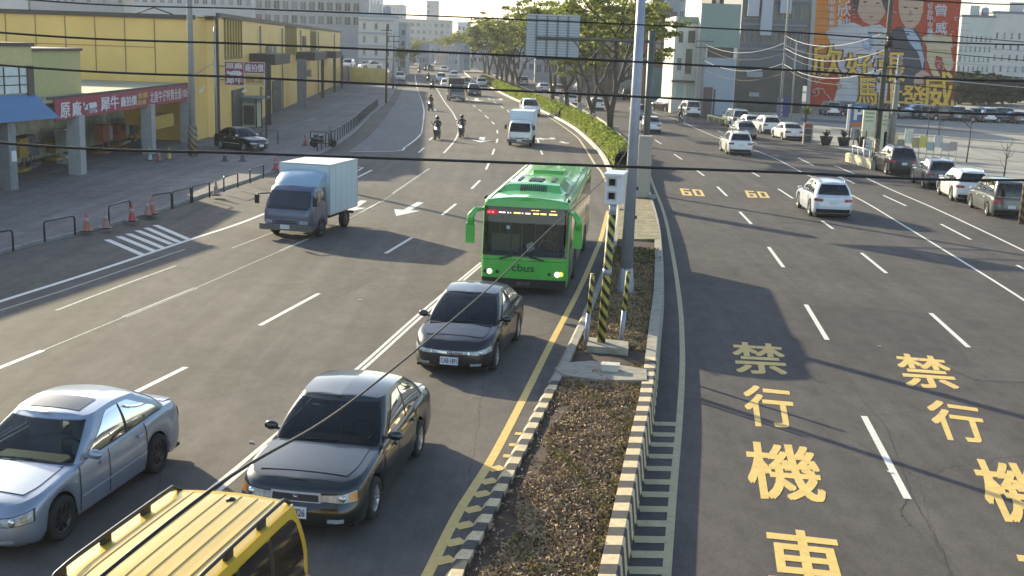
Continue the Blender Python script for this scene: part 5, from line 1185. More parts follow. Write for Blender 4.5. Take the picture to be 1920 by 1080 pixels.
t = MB(); t.box(x0_-2.6, x0_-.01, 2, 12, 0, 11.2); t.build('white_bay', ML_, sh)
t = MB(); t.box(x0_-2.3, x0_, 1.93, 2, 10.4, 11.2); t.build('bay_roof', MG_, sh)
for (a, z_, w_, h_) in ((.45, 8.2, .5, 1.3), (1.55, 8.2, .8, 1.4), (.45, 5.0, .5, 1.4), (1.4, 4.6, .75, 2.9), (.5, 1.8, .9, 1.6), (1.7, 1.8, .7, 1.6)):
    t = MB(); t.box(x0_-2.6+a, x0_-2.6+a+w_, 1.93, 1.999, z_, z_+h_); wo = t.build('window', M_WIN if z_ > 2 else mat('shop_green', (.35, .45, .4), .5), sh); t = MB(); t.box(x0_-2.6+a-.06, x0_-2.6+a+w_+.06, 1.86, 1.93, z_-.12, z_); t.build('sill', ML_, wo)
t = MB(); t.box(x0_-2.75, x0_-.0, 1.5, 1.95, 3.6, 3.85); t.build('canopy', M_FRAME, sh)
t = MB(); t.box(x0_+.85, x0_+1.9, -.12, -.06, 0, 3.2); t.build('shutter', mat('shutter_brown', (.13, .08, .07), .6), sh); t = MB(); t.box(x0_+2.05, x1_-2.2, -.1, -.06, 0, 3.0); t.build('entrance', M_FRAME, sh)
windows_block('shop_row', f_(1205, 158), f_(1264, 158), 158, DZ, 11.5, mat('brick_brown', (.13, .09, .08), .8, noise=.15), M_WIN, 3, 3, 'dark brown shop block between the lamp post and the white shophouse', 10, (.45, .5), (4.5, 11))
t = MB(); a_, b_ = f_(1212, 157.8), f_(1262, 157.8); t.box(a_, b_, 157.2, 157.8, DZ, 4.6); o = t.build('shop_awning', mat('awning_teal', (.05, .13, .17), .6, noise=.2, nscale=.8)); tag(o, 'dark teal shop front below the brown block', 'shop front')
t = MB(); t.box(a_-.8, a_-.1, 157, 157.8, DZ, 5.4); o = t.build('banner_column', mat('banner_brick', (.25, .09, .07), .7)); tag(o, 'reddish vertical banner left of the teal shop front', 'banner')
windows_block('blue_block', f_(1224, 200), f_(1272, 200), 200, DZ, 17.0, mat('curved_blue', (.28, .36, .42), .6), M_WINM, 3, 4, 'blue grey block with a pale curved roof behind the shops', 10, (.5, .4), (3, 14))
windows_block('grey_slab', f_(1228, 260), f_(1282, 260), 260, DZ, 21, mat('slab_grey', (.33, .36, .36), .7), M_WINM, 4, 5, 'grey slab block on the skyline above the blue one', 10, (.5, .4), (3, 20))
windows_block('dark_tower', f_(1388, 150), f_(1509, 150), 150, DZ, 36, mat('tower_slate', (.105, .115, .14), .5, noise=.08), mat('tower_glass', (.035, .045, .06), .1), 7, 9, 'tall dark glass tower left of the orange billboard', 14, (.55, .5), (7.5, 35), roofm=mat('tower_band', (.17, .18, .21), .5), floor_bands=True)
for px, w_ in ((1335, 2.0), (1352, 1.4)):
    pass
tw = empty('white_tower', (f_(1356, 170), 170, 0), 0, 'tall tower with white and black vertical bands above the green shophouse', 'building')
t = MB(); t.box(-2.0, 4.6, 0, 10, 0, 40); t.build('wall', mat('tower_black', (.05, .05, .055), .5), tw)
for a, w_ in ((-1.4, 1.6), (.6, 2.6), (3.6, .7)):
    t = MB(); t.box(a, a+w_, -.4, 0, 11.5, 40); wo = t.build('white_panel', mat('panel_white', (.62, .62, .6), .7), tw)
    for j in range(6): t = MB(); t.box(a+w_*.3, a+w_*.7, -.46, -.4, 13+j*3.6, 14.8+j*3.6); t.build('window', M_WIN, wo)
for px, z0_, z1_ in ((1410, 11.5, 36), (1436, 9.2, 20), (1470, 12, 36)):
    t = MB(); x = f_(px, 149); t.box(x-.7, x+.7, 149.2, 149.85, z0_, z1_); o = t.build('facade_panel', mat('panel_pale_grey', (.40, .42, .46), .6)); tag(o, 'pale vertical panel on the dark tower front', 'panel', 'pale panels on the dark tower')
t = MB(); x, x2 = f_(1386, 148), f_(1508, 148); t.box(x, x2, 146.5, 149.8, DZ, 5.2); so_ = t.build('store_front', mat('store_dark', (.045, .045, .05), .3, noise=.5, nscale=.5)); tag(so_, 'dark street level storefront under the glass tower', 'shop front')
t = MB(); t.box(f_(1406, 146), f_(1436, 146), 146.2, 146.45, 4.0, 4.7); t.box(f_(1413, 146), f_(1432, 146), 146.2, 146.45, 1.6, 2.1); t.build('sign_board', mat('sign_grey', (.3, .31, .34), .5), so_)
for i, (pa, pb, yy, hh, c, lb) in enumerate([(1800, 1862, 262, 16.5, (.45, .48, .46), 'pale striped factory block right of the billboard'), (1862, 1960, 262, 17.5, (.50, .50, .47), 'pale block with dark blue roof at the right edge'), (1790, 1930, 300, 12, (.4, .4, .38), 'low pale block behind the dark trees at the right')]):
    windows_block('factory_block', f_(pa, yy), f_(pb, yy), yy, DZ, hh, mat('factory_%d' % i, c, .8, noise=.1, nscale=.3), M_WINM, 7, 5, lb, 10, (.25, .5), (2, hh-3.5), roofm=mat('roof_slate_blue', (.1, .12, .18), .7))
# buildings seen between the trees
for i, (pa, pb, yy, hh, c, lb) in enumerate([(1090, 1128, 190, 9, (.22, .2, .19), 'dark shop behind the nearest tree trunks'), (1128, 1165, 200, 12, (.45, .38, .32), 'tan shophouse behind the largest tree'), (1165, 1205, 195, 13, (.40, .39, .36), 'grey shophouse hidden behind the lamp post'), (1050, 1090, 215, 10, (.38, .36, .34), 'beige shophouse behind the overhead sign'), (1005, 1050, 240, 11, (.32, .33, .35), 'grey shophouse left of the beige one behind the sign'), (965, 1005, 270, 10, (.4, .4, .42), 'pale shophouse at the left of the sign'), (920, 965, 330, 11, (.4, .37, .35), 'low warm shophouse far along the tree row'), (885, 920, 380, 9, (.4, .4, .42), 'gabled grey house far along the tree row')]):
    windows_block('shophouse', f_(pa, yy), f_(pb, yy), yy, DZ, hh, mat('shop_wall_%d' % i, c, .8, noise=.2, nscale=.4), M_WIN, 3, 3, lb, 10, (.6, .5), (1, hh-1), group=None, floor_bands=True)
# ------------------------------------------------------------------ orange billboard
YB = 165.0
bb = empty('billboard', (f_(1650, YB), YB, DZ), 0, 'huge orange election billboard with two portraits and golden Chinese characters', 'billboard')
def BP(px, py, off=0): v = VY(px, py, YB-off); return Vector((v.x-bb.location.x, -off, v.z-DZ))
def bpoly(pts, off, m, name, parent=bb, th=.02):
    t = MB(); P_ = [BP(*q, off) for q in pts]; n = len(P_)
    t.face(P_ if True else P_[::-1]); Q = [p+Vector((0, th, 0)) for p in P_]
    for i in range(n): t.face([P_[i], P_[(i+1) % n], Q[(i+1) % n], Q[i]])
    return t.build(name, m, parent)
M_OR = mat('billboard_red_orange', (.50, .060, .020), .9, noise=.08, nscale=.3); M_OR2 = mat('billboard_orange', (.78, .25, .03), .9, noise=.05)
MGOLD = mat('billboard_gold', (.85, .50, .05), .6, noise=.08); MSKIN = mat('print_skin', (.58, .36, .25), .6, noise=.08, nscale=1); MSUIT = mat('print_suit', (.045, .05, .075), .6); MWH = mat('print_white', (.60, .58, .58), .6, noise=.08, nscale=1)
MHAIR = mat('print_hair', (.04, .03, .03), .6); MDK = mat('print_outline', (.10, .025, .02), .6); MTAN = mat('print_tan', (.62, .48, .28), .6, noise=.15, nscale=1)
pn = bpoly([(1512, 200), (1786, 212), (1806, -60), (1528, -70)], 0, M_OR, 'panel', th=.4)
bpoly([(1515, 110), (1560, 112), (1610, -66), (1530, -70)], .03, M_OR2, 'orange_field', pn); bpoly([(1512, 200), (1518, 200), (1535, -70), (1527, -70)], .05, mat('billboard_frame', (.45, .44, .42), .6), 'frame', bb, .3)
bpoly([(1548, 60), (1572, 48), (1600, 42), (1618, 50), (1650, 46), (1672, 60), (1676, 90), (1668, 130), (1660, 205), (1560, 200), (1575, 150), (1570, 110)], .06, MWH, 'white_coat', pn)
bpoly([(1605, 0), (1612, -20), (1650, -20), (1662, 0), (1660, 25), (1648, 42), (1634, 48), (1618, 40), (1608, 25)], .09, MSKIN, 'face', pn)
bpoly([(1601, 30), (1598, -10), (1612, -34), (1652, -34), (1668, -8), (1664, 30), (1656, 10), (1650, -10), (1614, -10), (1608, 20)], .11, MHAIR, 'hair', pn)
bpoly([(1668, 62), (1684, 50), (1700, 52), (1716, 52), (1728, 72), (1734, 110), (1736, 150), (1730, 205), (1670, 204), (1668, 120)], .08, MSUIT, 'dark_suit', pn)
bpoly([(1694, 52), (1704, 78), (1722, 100), (1730, 130), (1733, 110), (1724, 74), (1712, 56)], .11, mat('print_pale_blue', (.42, .5, .62), .6), 'shirt', pn)
bpoly([(1685, 2), (1684, -14), (1692, -34), (1720, -36), (1732, -16), (1731, 20), (1724, 42), (1712, 54), (1700, 54), (1690, 40), (1685, 20)], .10, MSKIN, 'face', pn)
bpoly([(1684, 2), (1680, -16), (1690, -42), (1724, -44), (1736, -16), (1733, 6), (1728, -20), (1690, -20)], .12, MHAIR, 'hair', pn)
for cx_, cy_ in ((1698, 14), (1718, 16), (1622, 4), (1646, 6)): bpoly([(cx_-5, cy_), (cx_, cy_-2), (cx_+5, cy_), (cx_, cy_+1.4)], .13, MHAIR, 'eye', pn)
for cx_, cy_ in ((1707, 38), (1634, 30)): bpoly([(cx_-7, cy_-1), (cx_, cy_+1), (cx_+7, cy_-1), (cx_, cy_+4)], .13, mat('print_lips', (.35, .09, .07), .6), 'mouth', pn)
bpoly([(1705, 20), (1709, 20), (1711, 29), (1704, 29)], .13, mat('print_skin_dark', (.40, .22, .15), .6), 'nose', pn)
bpoly([(1612, 64), (1620, 92), (1632, 98), (1638, 80), (1634, 62), (1628, 58), (1630, 84), (1622, 84)], .12, mat('print_blue_line', (.3, .42, .6), .6), 'neck_cord', pn)
bpoly([(1728, 70), (1745, 62), (1766, 66), (1782, 78), (1784, 100), (1788, 122), (1780, 138), (1772, 128), (1766, 108), (1755, 104), (1752, 122), (1762, 140), (1770, 160), (1748, 140), (1738, 112), (1738, 88)], .10, MTAN, 'horse_head', pn)
bpoly([(1772, 60), (1778, 70), (1784, 62), (1786, 90), (1776, 86), (1764, 72)], .13, MTAN, 'horse_mane', pn)
bpoly([(1716, 140), (1730, 130), (1744, 140), (1752, 152), (1744, 170), (1720, 175), (1712, 160)], .11, MSKIN, 'fist', pn)
for cx_, cy_, s_ in ((1538, 140, 9), (1530, 150, 6), (1528, 172, 8), (1572, 160, 7), (1762, 125, 8)):
    t = MB(); pts = [BP(cx_+s_*q/7*math.cos(q), cy_+s_*q/7*math.sin(q)*.9, .12) for q in [i*.35 for i in range(24)]]; t.tube(pts, .09, 4); t.build('cloud_scroll', mat('print_cloud', (.62, .42, .34), .6), pn)
t = MB().tube([BP(*q, .12) for q in [(1530, 165), (1544, 167), (1546, 175), (1554, 182), (1560, 192), (1570, 193)]], .09, 4); t.build('cloud_scroll', mat('print_cloud', (.62, .42, .34), .6), pn)
def btext(s, x0, y0, x1, y1, m, off, bold, name='lettering', sl=0):
    t = MB(); put_text(t, s, quad_fn(BP(x0+sl, y0, off), BP(x1+sl, y0+(x1-x0)*.034, off), BP(x1, y1+(x1-x0)*.034, off), BP(x0, y1, off)), bold); return t.build(name, m, pn)
for s, a in (('欣', (1524, 84, 1578, 142)), ('好', (1586, 100, 1634, 142)), ('張', (1648, 98, 1696, 152)), ('馬', (1608, 146, 1644, 196)), ('上', (1652, 156, 1694, 192)), ('發', (1692, 158, 1736, 206)), ('威', (1732, 134, 1788, 206))):
    btext(s, a[0]-1.5, a[1]-1.5, a[2]+1.5, a[3]+1.5, MDK, .15, .06, 'character_outline'); btext(s, *a, MGOLD, .19, .018)
for i, s in enumerate('何欣純'): btext(s, 1570, -18+i*25, 1595, 5+i*25, MWH, .14, .02)
for i, s in enumerate('台中市長參選人'): btext(s, 1554, -14+i*13, 1565, -3+i*13, MWH, .14, .03)
for s, y0_ in (('曾', 8), ('威', 40)): btext(s, 1754, y0_, 1775, y0_+22, MWH, .14, .02)
for i, s in enumerate('公台中市議員'): btext(s, 1739, 6+i*11.5, 1749, 16+i*11.5, MWH, .14, .03)
rr = random.Random(4); t = MB()
for i in range(70):
    px, py = rr.uniform(1540, 1795), rr.uniform(2, 75)
    if 1566 < px < 1600 or 1602 < px < 1668 and py > -5 or 1680 < px < 1738: continue
    a, b_ = BP(px-2, py, .13), BP(px+2, py+.3, .13); t.tube([a, (a+b_)/2-Vector((0, 0, .06)), b_], .045, 4)
t.build('white_flecks', MWH, pn)
t = MB()
for z in range(2, 22): t.box(BP(1512, 200).x+.2, BP(1786, 212).x+1.0, -.235, -.22, z*.95, z*.95+.035)
t.build('sheet_seams', mat('seam_maroon', (.16, .05, .04), .7), pn)
t = MB(); t.box(-21.4, 21, .5, 8, 0, 26) if False else t.box(BP(1512, 200).x-.4, BP(1786, 212).x-.3, .5, 8, 3, 24); t.build('support_building', mat('support_grey', (.2, .2, .2), .8), bb)
# ------------------------------------------------------------------ car park furniture
def sign_post(name, px, py, parts, label, cat='sign'):
    p = G(px, py, DZ); r_ = empty(name, (p.x, p.y, DZ), 0, label, cat);
    for fn in parts: fn(r_, p)
    return r_
p = G(1603, 275, DZ); r_ = empty('parking_sign', (p.x, p.y, DZ), 0, 'blue parking sign with a white P above an orange strip', 'sign')
s_ = p.y/F; MB().tube([(-.55, 0, 0), (-.55, 0, 80*s_)], .06, 8).build('post', mat('post_brown', (.16, .12, .1), .7), r_)
t = MB(); t.box(-.6*1, .7, -.05, .05, 46*s_, 79*s_); t.build('blue_panel', mat('sign_blue', (.05, .13, .30), .5), r_); t = MB(); put_text(t, 'P', rect_fn((-.3, -.07, 50*s_), (.75, 0, 0), (0, 0, 23*s_)), .06); t.build('lettering', M_WHITE, r_)
MB().box(-.6, .75, -.06, .04, 37*s_, 45*s_).build('orange_strip', mat('strip_orange', (.42, .14, .06), .6), r_); MB().box(-.85, -.66, -.05, .05, 30*s_, 77*s_).build('white_strip', mat('strip_white', (.7, .7, .7), .5), r_); MB().box(-.4, .3, -.04, .04, 12*s_, 33*s_).build('lower_panel', mat('panel_grey', (.32, .33, .35), .6), r_)
kio = empty('ticket_kiosk', (G(1637, 302, DZ).x, G(1637, 302, DZ).y+1.5, DZ), 0, 'cream and yellow car park ticket boards on a raised island', 'kiosk')
MC_ = mat('board_cream', (.66, .64, .42), .6, noise=.05)
for (a, b_, c_, d_, nm, m_) in ((-.55, .35, 1.6, 3.6, 'tall_board', MC_), (.75, 1.25, .6, 3.4, 'side_board', MC_), (-.35, .25, .5, 1.4, 'notice_board', mat('notice_white', (.6, .6, .6), .6)), (1.05, 1.5, .1, 2.0, 'white_cabinet', mat('cab_white', (.62, .62, .58), .6))):
    o = MB().box(a, b_, -.08, .08, c_, d_).build(nm, m_, kio); t = MB()
    for j in range(3): t.box(a+.12, b_-.15, -.10, -.082, d_-.35-j*.28, d_-.28-j*.28)
    t.build('print', mat('print_grey', (.25, .24, .2), .7), o)
t = MB();
for x in (-1.2, -.75, -.35, .3): t.tube([(x, -.2, .15), (x+.1, -.2, 2.0)], .045, 6)
t.build('frame', M_FRAME, kio);
a, b_ = G(1588, 303, DZ), G(1636, 318, DZ); isl = MB(); dv = (b_-a).normalized(); nn = Vector((-dv.y, dv.x, 0)); isl.obox((a+b_)/2+nn*.0+Vector((0, 0, .3)), dv*(b_-a).length/2, nn*.14, (0, 0, .28)); isl.obox((a+b_)/2+nn*.02+Vector((0, 0, .6)), dv*(b_-a).length/2, nn*.09, (0, 0, .03))
tag(isl.build('concrete_barrier', mat('barrier_cream', (.52, .47, .33), .8, noise=.15)), 'low cream concrete barrier at the car park entrance', 'barrier')
a, b_ = G(1598, 300, DZ), G(1630, 310, DZ); t = MB();
for k in range(4): p_ = a.lerp(b_, k/3); t.tube([p_, p_+Vector((0, .2, 1.0))], .04, 6)
t.tube([a+Vector((0, .2, 1)), b_+Vector((0, .2, 1))], .05, 6); t.tube([a+Vector((0, 0, .15)), b_+Vector((0, 0, .15))], .06, 6)
tag(t.build('guard_rail', mat('rail_white', (.6, .6, .6), .5)), 'white tubular rail standing behind the cream barrier', 'railing')
# information pillar
p = G(1513, 270, DZ); r_ = empty('info_pillar', (p.x, p.y, DZ), 0, 'grey pillar sign with red top beside the parked white sedan', 'sign'); MB().box(-.38, .38, -.1, .1, 0, 1.75).build('panel', mat('pillar_tan', (.34, .29, .24), .7), r_)
MB().box(-.28, .28, -.13, -.1, 1.35, 1.65).build('red_field', mat('field_red', (.30, .06, .05), .6), r_); MB().box(-.26, .26, -.13, -.1, .8, 1.25).build('dark_field', M_FRAME, r_); MB().box(-.26, .26, -.13, -.1, .15, .7).build('dark_field', M_FRAME, r_)
def leaf_mesh(name, pts, size, m, rr, droop=0, long=1.6, up=.3):
    V = []; Fc = []
    for p in pts:
        a = Vector((rr.gauss(0, 1), rr.gauss(0, 1), rr.gauss(0, .6)+up)).normalized(); b = a.cross(Vector((rr.gauss(0, 1), rr.gauss(0, 1), rr.gauss(0, 1)))).normalized(); s = size*rr.uniform(.6, 1.4)
        i = len(V); V += [tuple(p-b*s*.5), tuple(p+a*s*long*.5), tuple(p+b*s*.5), tuple(p-a*s*long*.5)]; Fc.append((i, i+1, i+2, i+3))
    me = bpy.data.meshes.new(name); me.from_pydata(V, [], Fc); me.update(); me.materials.append(m); return me
def leafmat(name, c1, c2, sc=.8, tr=.45, rnd=.35):
    m = bpy.data.materials.new(name); m.use_nodes = True; n = m.node_tree.nodes; l = m.node_tree.links; b = n['Principled BSDF']; out = n['Material Output']
    tc = n.new('ShaderNodeTexCoord'); nz = n.new('ShaderNodeTexNoise'); nz.inputs['Scale'].default_value = sc; nz.inputs['Detail'].default_value = 4; l.new(tc.outputs['Object'], nz.inputs['Vector'])
    ge = n.new('ShaderNodeNewGeometry'); ad = n.new('ShaderNodeMath'); ad.operation = 'MULTIPLY_ADD'; l.new(ge.outputs['Random Per Island'], ad.inputs[0]); ad.inputs[1].default_value = rnd; l.new(nz.outputs['Fac'], ad.inputs[2])
    mr = n.new('ShaderNodeMapRange'); mr.inputs[1].default_value = .4; mr.inputs[2].default_value = .95; l.new(ad.outputs[0], mr.inputs[0])
    mx = n.new('ShaderNodeMix'); mx.data_type = 'RGBA'; mx.inputs[6].default_value = tuple(c1)+(1,); mx.inputs[7].default_value = tuple(c2)+(1,); l.new(mr.outputs[0], mx.inputs[0]); l.new(mx.outputs[2], b.inputs['Base Color'])
    b.inputs['Roughness'].default_value = .75; b.inputs['Specular IOR Level'].default_value = .25; tl = n.new('ShaderNodeBsdfTranslucent'); l.new(mx.outputs[2], tl.inputs[0]); ms = n.new('ShaderNodeMixShader'); ms.inputs[0].default_value = tr
    l.new(b.outputs[0], ms.inputs[1]); l.new(tl.outputs[0], ms.inputs[2]); l.new(ms.outputs[0], out.inputs[0]); return m
M_LEAF = leafmat('tree_leaves', (.08, .10, .025), (.34, .36, .08)); M_LEAFD = leafmat('dark_leaves', (.02, .03, .012), (.06, .08, .03)); M_HEDGE = leafmat('hedge_leaves', (.10, .14, .02), (.34, .38, .07), 1.5); M_BARK = mat('bark', (.075, .055, .045), .9, noise=.35, nscale=3, bump=.6)
M_POT = mat('pot_dark', (.03, .032, .03), .7)
rr = random.Random(14)
for i, (px, py) in enumerate([(1548, 272), (1581, 274), (1617, 276)]):
    p = G(px, py, DZ); r_ = empty('potted_plant', (p.x, p.y, DZ), 0, ['potted plant nearest the grey pillar sign', 'second potted plant, between two others at the car park edge', 'potted plant half hidden behind the ticket boards'][i], 'plant', 'potted plants at the car park edge')
    MB().lathe((0, 0, 0), (0, 0, 1), [(0, .32), (.55, .5), (.72, .55), (.73, .5), (.66, .44), (.66, .001)], 16).build('pot', M_POT, r_); t = MB()
    for k in range(22):
        a = rr.uniform(0, 6.28); e = rr.uniform(.5, 1.2); d = Vector((math.cos(a), math.sin(a), 0)); L = rr.uniform(.6, 1.1); pts = [Vector((0, 0, .66)), d*L*.4+Vector((0, 0, .66+L*.6*e)), d*L+Vector((0, 0, .66+L*.7*e-.1))]
        side = Vector((-d.y, d.x, 0))*.07; t.face([pts[0]-side*.4, pts[1]-side, pts[1]+side, pts[0]+side*.4]); t.face([pts[1]-side, pts[2], pts[1]+side])
    t.build('leaves', M_LEAFD, r_)
for k in range(9):                                             # frames of the cycle and notice stands
    px = 1672+k*14; p = G(px, 296+k*.6, DZ); h_ = [1.9, 1.4, 2.2, 1.6, 1.7, 1.3, 1.8, 1.3, 1.4][k]; c = [(.55, .5, .2), (.25, .2, .15), (.6, .6, .5), (.4, .3, .15), (.62, .5, .1), (.3, .42, .38), (.5, .5, .5), (.45, .4, .38), (.4, .33, .3)][k]
    r_ = empty('notice_stand', (p.x, p.y, DZ), 0, 'small stand with a %s board in the row at the car park edge' % ['straw', 'brown', 'cream', 'tan', 'yellow', 'sage', 'grey', 'stone', 'rust'][k], 'stand', 'notice stands in a row at the car park edge')
    t = MB();
    for x in (-.28, .28): t.tube([(x, 0, 0), (x, 0, h_)], .035, 6)
    t.tube([(-.28, 0, .4), (.28, 0, .4)], .03, 6); t.build('frame', mat('stand_metal', (.5, .47, .42), .5), r_); MB().box(-.25, .25, -.03, .03, h_*.5, h_-.04).build('board', mat('stand_board_%d' % k, c, .6, noise=.2), r_)
# blue vertical sign on the pole
p = G(1463, 236, DZ); r_ = empty('blue_sign', (p.x, p.y-.4, DZ), 0, 'blue vertical banner sign with white lettering on the pale pole', 'sign'); MB().box(-.55, .65, -.05, .05, .9, 2.9).build('panel', mat('sign_navy', (.04, .05, .2), .5), r_)
t = MB()
for j in range(4): put_text(t, '停車場內'[j], rect_fn((-.42, -.07, 2.42-j*.47), (.4, 0, 0), (0, 0, .38)), .03)
t.build('lettering', M_LET, r_)
# yellow guard rail
a, b_ = G(1327, 229, DZ), G(1360, 238, DZ); t = MB(); t.tube([a+Vector((0, 0, .7)), b_+Vector((0, 0, .7))], .12, 6)
for k in range(4): q_ = a.lerp(b_, k/3); t.tube([q_, q_+Vector((0, 0, .7))], .07, 6)
tag(t.build('yellow_rail', mat('rail_yellow', (.55, .52, .14), .6)), 'yellow barrier rail left of the parked white van', 'railing')
# low walls in the car park
for i, (pa, pb, h_, lb) in enumerate([((1352, 226), (1500, 232), 1.0, 'low pale wall behind the parked white cars')]):
    a, b_ = G(*pa, DZ), G(*pb, DZ); dv = (b_-a).normalized(); nn = Vector((-dv.y, dv.x, 0)); o = MB().obox((a+b_)/2+Vector((0, 0, h_/2)), dv*(b_-a).length/2, nn*.15, (0, 0, h_/2)).build('low_wall', M_CONC); tag(o, lb, 'wall')
# ------------------------------------------------------------------ overhead cables
M_CAB = mat('cable_black', (.008, .008, .008), .6)
def cable(name, pts, r, label, n=24):
    P_ = [Vector(p) for p in pts]; c = MB().tube(dens(P_, 10), r, 6); return tag(c.build(name, M_CAB), label, 'cable', 'black overhead cables across the street')
for i, (y, q, r_) in enumerate([(16, [(62, 0), (480, 17), (960, 36), (1440, 58), (1920, 84)], .011), (16, [(0, 61), (480, 83), (960, 104), (1440, 129), (1920, 152)], .016), (16, [(0, 122), (480, 146), (960, 170), (1440, 193), (1920, 215)], .017), (14, [(0, 268), (480, 288), (960, 305), (1440, 322), (1920, 338)], .018)]):
    P_ = [VY(a, b_, y) for a, b_ in q]; L_ = P_[0]+(P_[0]-P_[1])*2; R_ = P_[-1]+(P_[-1]-P_[-2])*2
    cable('overhead_cable', [L_+Vector((0, 0, .35))]+P_+[R_+Vector((0, 0, .35))], r_, ['thin top black cable across the whole view', 'second black cable from the top across the view', 'third black cable passing under the overhead sign', 'lowest black cable crossing just above the bus roof'][i])
cable('overhead_cable', [VY(1600, -8, 30), VY(1780, 4, 30), VY(1890, 8, 30), VY(1990, 6, 30)], .018, 'short cable at the top right corner')
cam_top = sc_.location+Vector((.3, .1, 4.1))
cable('slanting_cable', [VY(-60, 1290, 4.2), VY(400, 915, 5.2), VY(660, 752, 8.5), VY(900, 555, 14), VY(1020, 440, 19), VY(1150, 318, 26.4), VY(1186, 262, 31)], .0095, 'slanting cable running from the bottom left up to the lamp post')
rr = random.Random(31)
M_WIRE = mat('wire_pale', (.42, .42, .44), .5)
def wires(a, b_, n, z0, z1, sag, lab):
    for i in range(n):
        z = z0+(z1-z0)*i/max(n-1, 1); A_, B_ = Vector((a[0], a[1], z)), Vector((b_[0], b_[1], z+rr.uniform(-.3, .3)))
        P_ = [A_.lerp(B_, k/8)-Vector((0, 0, sag*4*(k/8)*(1-k/8))) for k in range(9)]
        o = MB().tube(P_, .028, 4).build('utility_wire', M_WIRE if i % 2 else M_CAB); tag(o, lab, 'wire', 'wires between the roadside poles')
pk = lambda px, py: (G(px, py, DZ).x, G(px, py, DZ).y)
wires(pk(1641, 306), (G(1641, 306, DZ).x+40, 70), 7, 5.2, 8.7, .8, 'thin wire from the dark tall pole toward the right edge')
wires(pk(1641, 306), pk(1460, 240), 6, 5.5, 8.6, 1.0, 'thin wire between the dark tall pole and the pale pole')
wires(pk(1460, 240), pk(1312, 216), 4, 5.0, 8.0, 1.0, 'thin wire between the pale pole and the white shophouse pole')
wires(pk(1312, 216), pk(1238, 192), 3, 6.0, 8.2, .8, 'thin wire between the shophouse pole and the far pole')
# ================================================================== trees, hedge, grass
def make_tree(seed, leafm, nleaf=5200, H=10.6, low=4.6, spread=4.2, lsize=.26, stems=2):
    rr = random.Random(seed); r_ = empty('street_tree'); t = MB(); tips = []
    base_h = rr.uniform(.7, 1.4)
    t.tube([(0, 0, 0), (0, 0, .25), (rr.uniform(-.1, .1), 0, base_h)], [.34, .27, .24], 10)
    for s in range(stems):
        a = rr.uniform(0, 6.28) if s == 0 else a+6.28/stems+rr.uniform(-.4, .4); d = Vector((math.cos(a), math.sin(a), 0)); P_ = [Vector((0, 0, base_h-.15))]; Rr = [.20]
        for k in range(1, 7):
            z = base_h+(low+1.5-base_h)*k/6; P_.append(d*(.25*k**1.15+rr.uniform(-.12, .12))+Vector((rr.uniform(-.15, .15), rr.uniform(-.15, .15), z))); Rr.append(.20-.018*k)
        t.tube(P_, Rr, 8)
        for b_ in range(6):
            k = rr.choice([3, 4, 5, 6, 6, 6]); p = P_[k]; a2 = a+rr.uniform(-1.5, 1.5); d2 = Vector((math.cos(a2), math.sin(a2), 0)); L = rr.uniform(1.6, spread*.8); q = [p]; e = rr.uniform(.45, 1.1)
            for j in range(1, 5): q.append(p+d2*L*j/4+Vector((rr.uniform(-.2, .2), rr.uniform(-.2, .2), L*e*(j/4)**.9)))
            t.tube(q, [.085, .065, .05, .035, .015], 5); tips += q[2:]
            for _ in range(3):
                a3 = a2+rr.uniform(-1.4, 1.4); o = q[rr.choice([2, 3])]; e2 = o+Vector((math.cos(a3), math.sin(a3), rr.uniform(.1, .9)))*rr.uniform(.9, 1.9); t.tube([o, (o+e2)/2+Vector((0, 0, .15)), e2], [.035, .025, .01], 4); tips += [e2, (o+e2)/2]
    t.build('trunk', M_BARK, r_)
    cl = []
    for _ in range(96):
        b_ = rr.choice(tips)+Vector((rr.gauss(0, .5), rr.gauss(0, .5), rr.gauss(.3, .5))); b_.z = min(max(b_.z, low), H-.4); cl.append((b_, rr.uniform(.3, .85)))
    for _ in range(16 if low > 1 else 110):
        a = rr.uniform(0, 6.28); q = spread*math.sqrt(rr.random())*.9; cl.append((Vector((q*math.cos(a), q*math.sin(a), low+(1 if low > 1 else .1)+(H-low-1.2)*rr.random()*(1-(q/spread)**2*.6))), rr.uniform(.35, .8)))
    pts = []
    for _ in range(nleaf):
        c, rad = rr.choice(cl); v = Vector((rr.gauss(0, 1), rr.gauss(0, 1), rr.gauss(0, .55))); v = v.normalized()*rad*rr.random()**.45; v.z *= .5; pts.append(c+v)
    link('crown', leaf_mesh('crown', pts, lsize, leafm, rr), None, r_)
    return r_
TREES = [make_tree(1, M_LEAF, 9000, 11.2, 5.2, 4.9, .17, 3), make_tree(5, M_LEAF, 8000, 10.8, 5.0, 4.4, .17, 2), make_tree(9, M_LEAF, 7600, 10.2, 4.6, 4.2, .17, 2)]
used = [False]*3
def put_tree(k, x, y, z, s, rz, label, group, src=None, name=None):
    if src is None and not used[k]: o = TREES[k]; used[k] = True
    else: o = copy_tree(src or TREES[k])
    o.location = (x, y, z); o.scale = (s, s, s); o.rotation_euler = (0, 0, rz); tag(o, label, 'tree', group)
    return o
mt = [(1143, 257, 'largest median tree, nearest, forked trunk between the sign and the lamp post'), (1110, 230, 'second median tree from the camera, behind the nearest one'), (1085, 205, 'third median tree, slim, beside a pale cabinet'), (1062, 200, 'fourth median tree, crooked trunk below the overhead sign'), (1035, 192, 'fifth median tree, seen through the foot of the overhead sign'),
      (971, 167, 'median tree standing just left of the overhead sign'), (961, 162, 'median tree next left of the one beside the sign'), (949, 157, 'median tree in the middle of the far row'), (941, 154, 'slim median tree close to its neighbour in the far row'), (932, 149, 'median tree far down the row with a leaning trunk'), (917, 140, 'next to last tree of the far median row'), (909, 136, 'last tree of the median row before the crossing')]
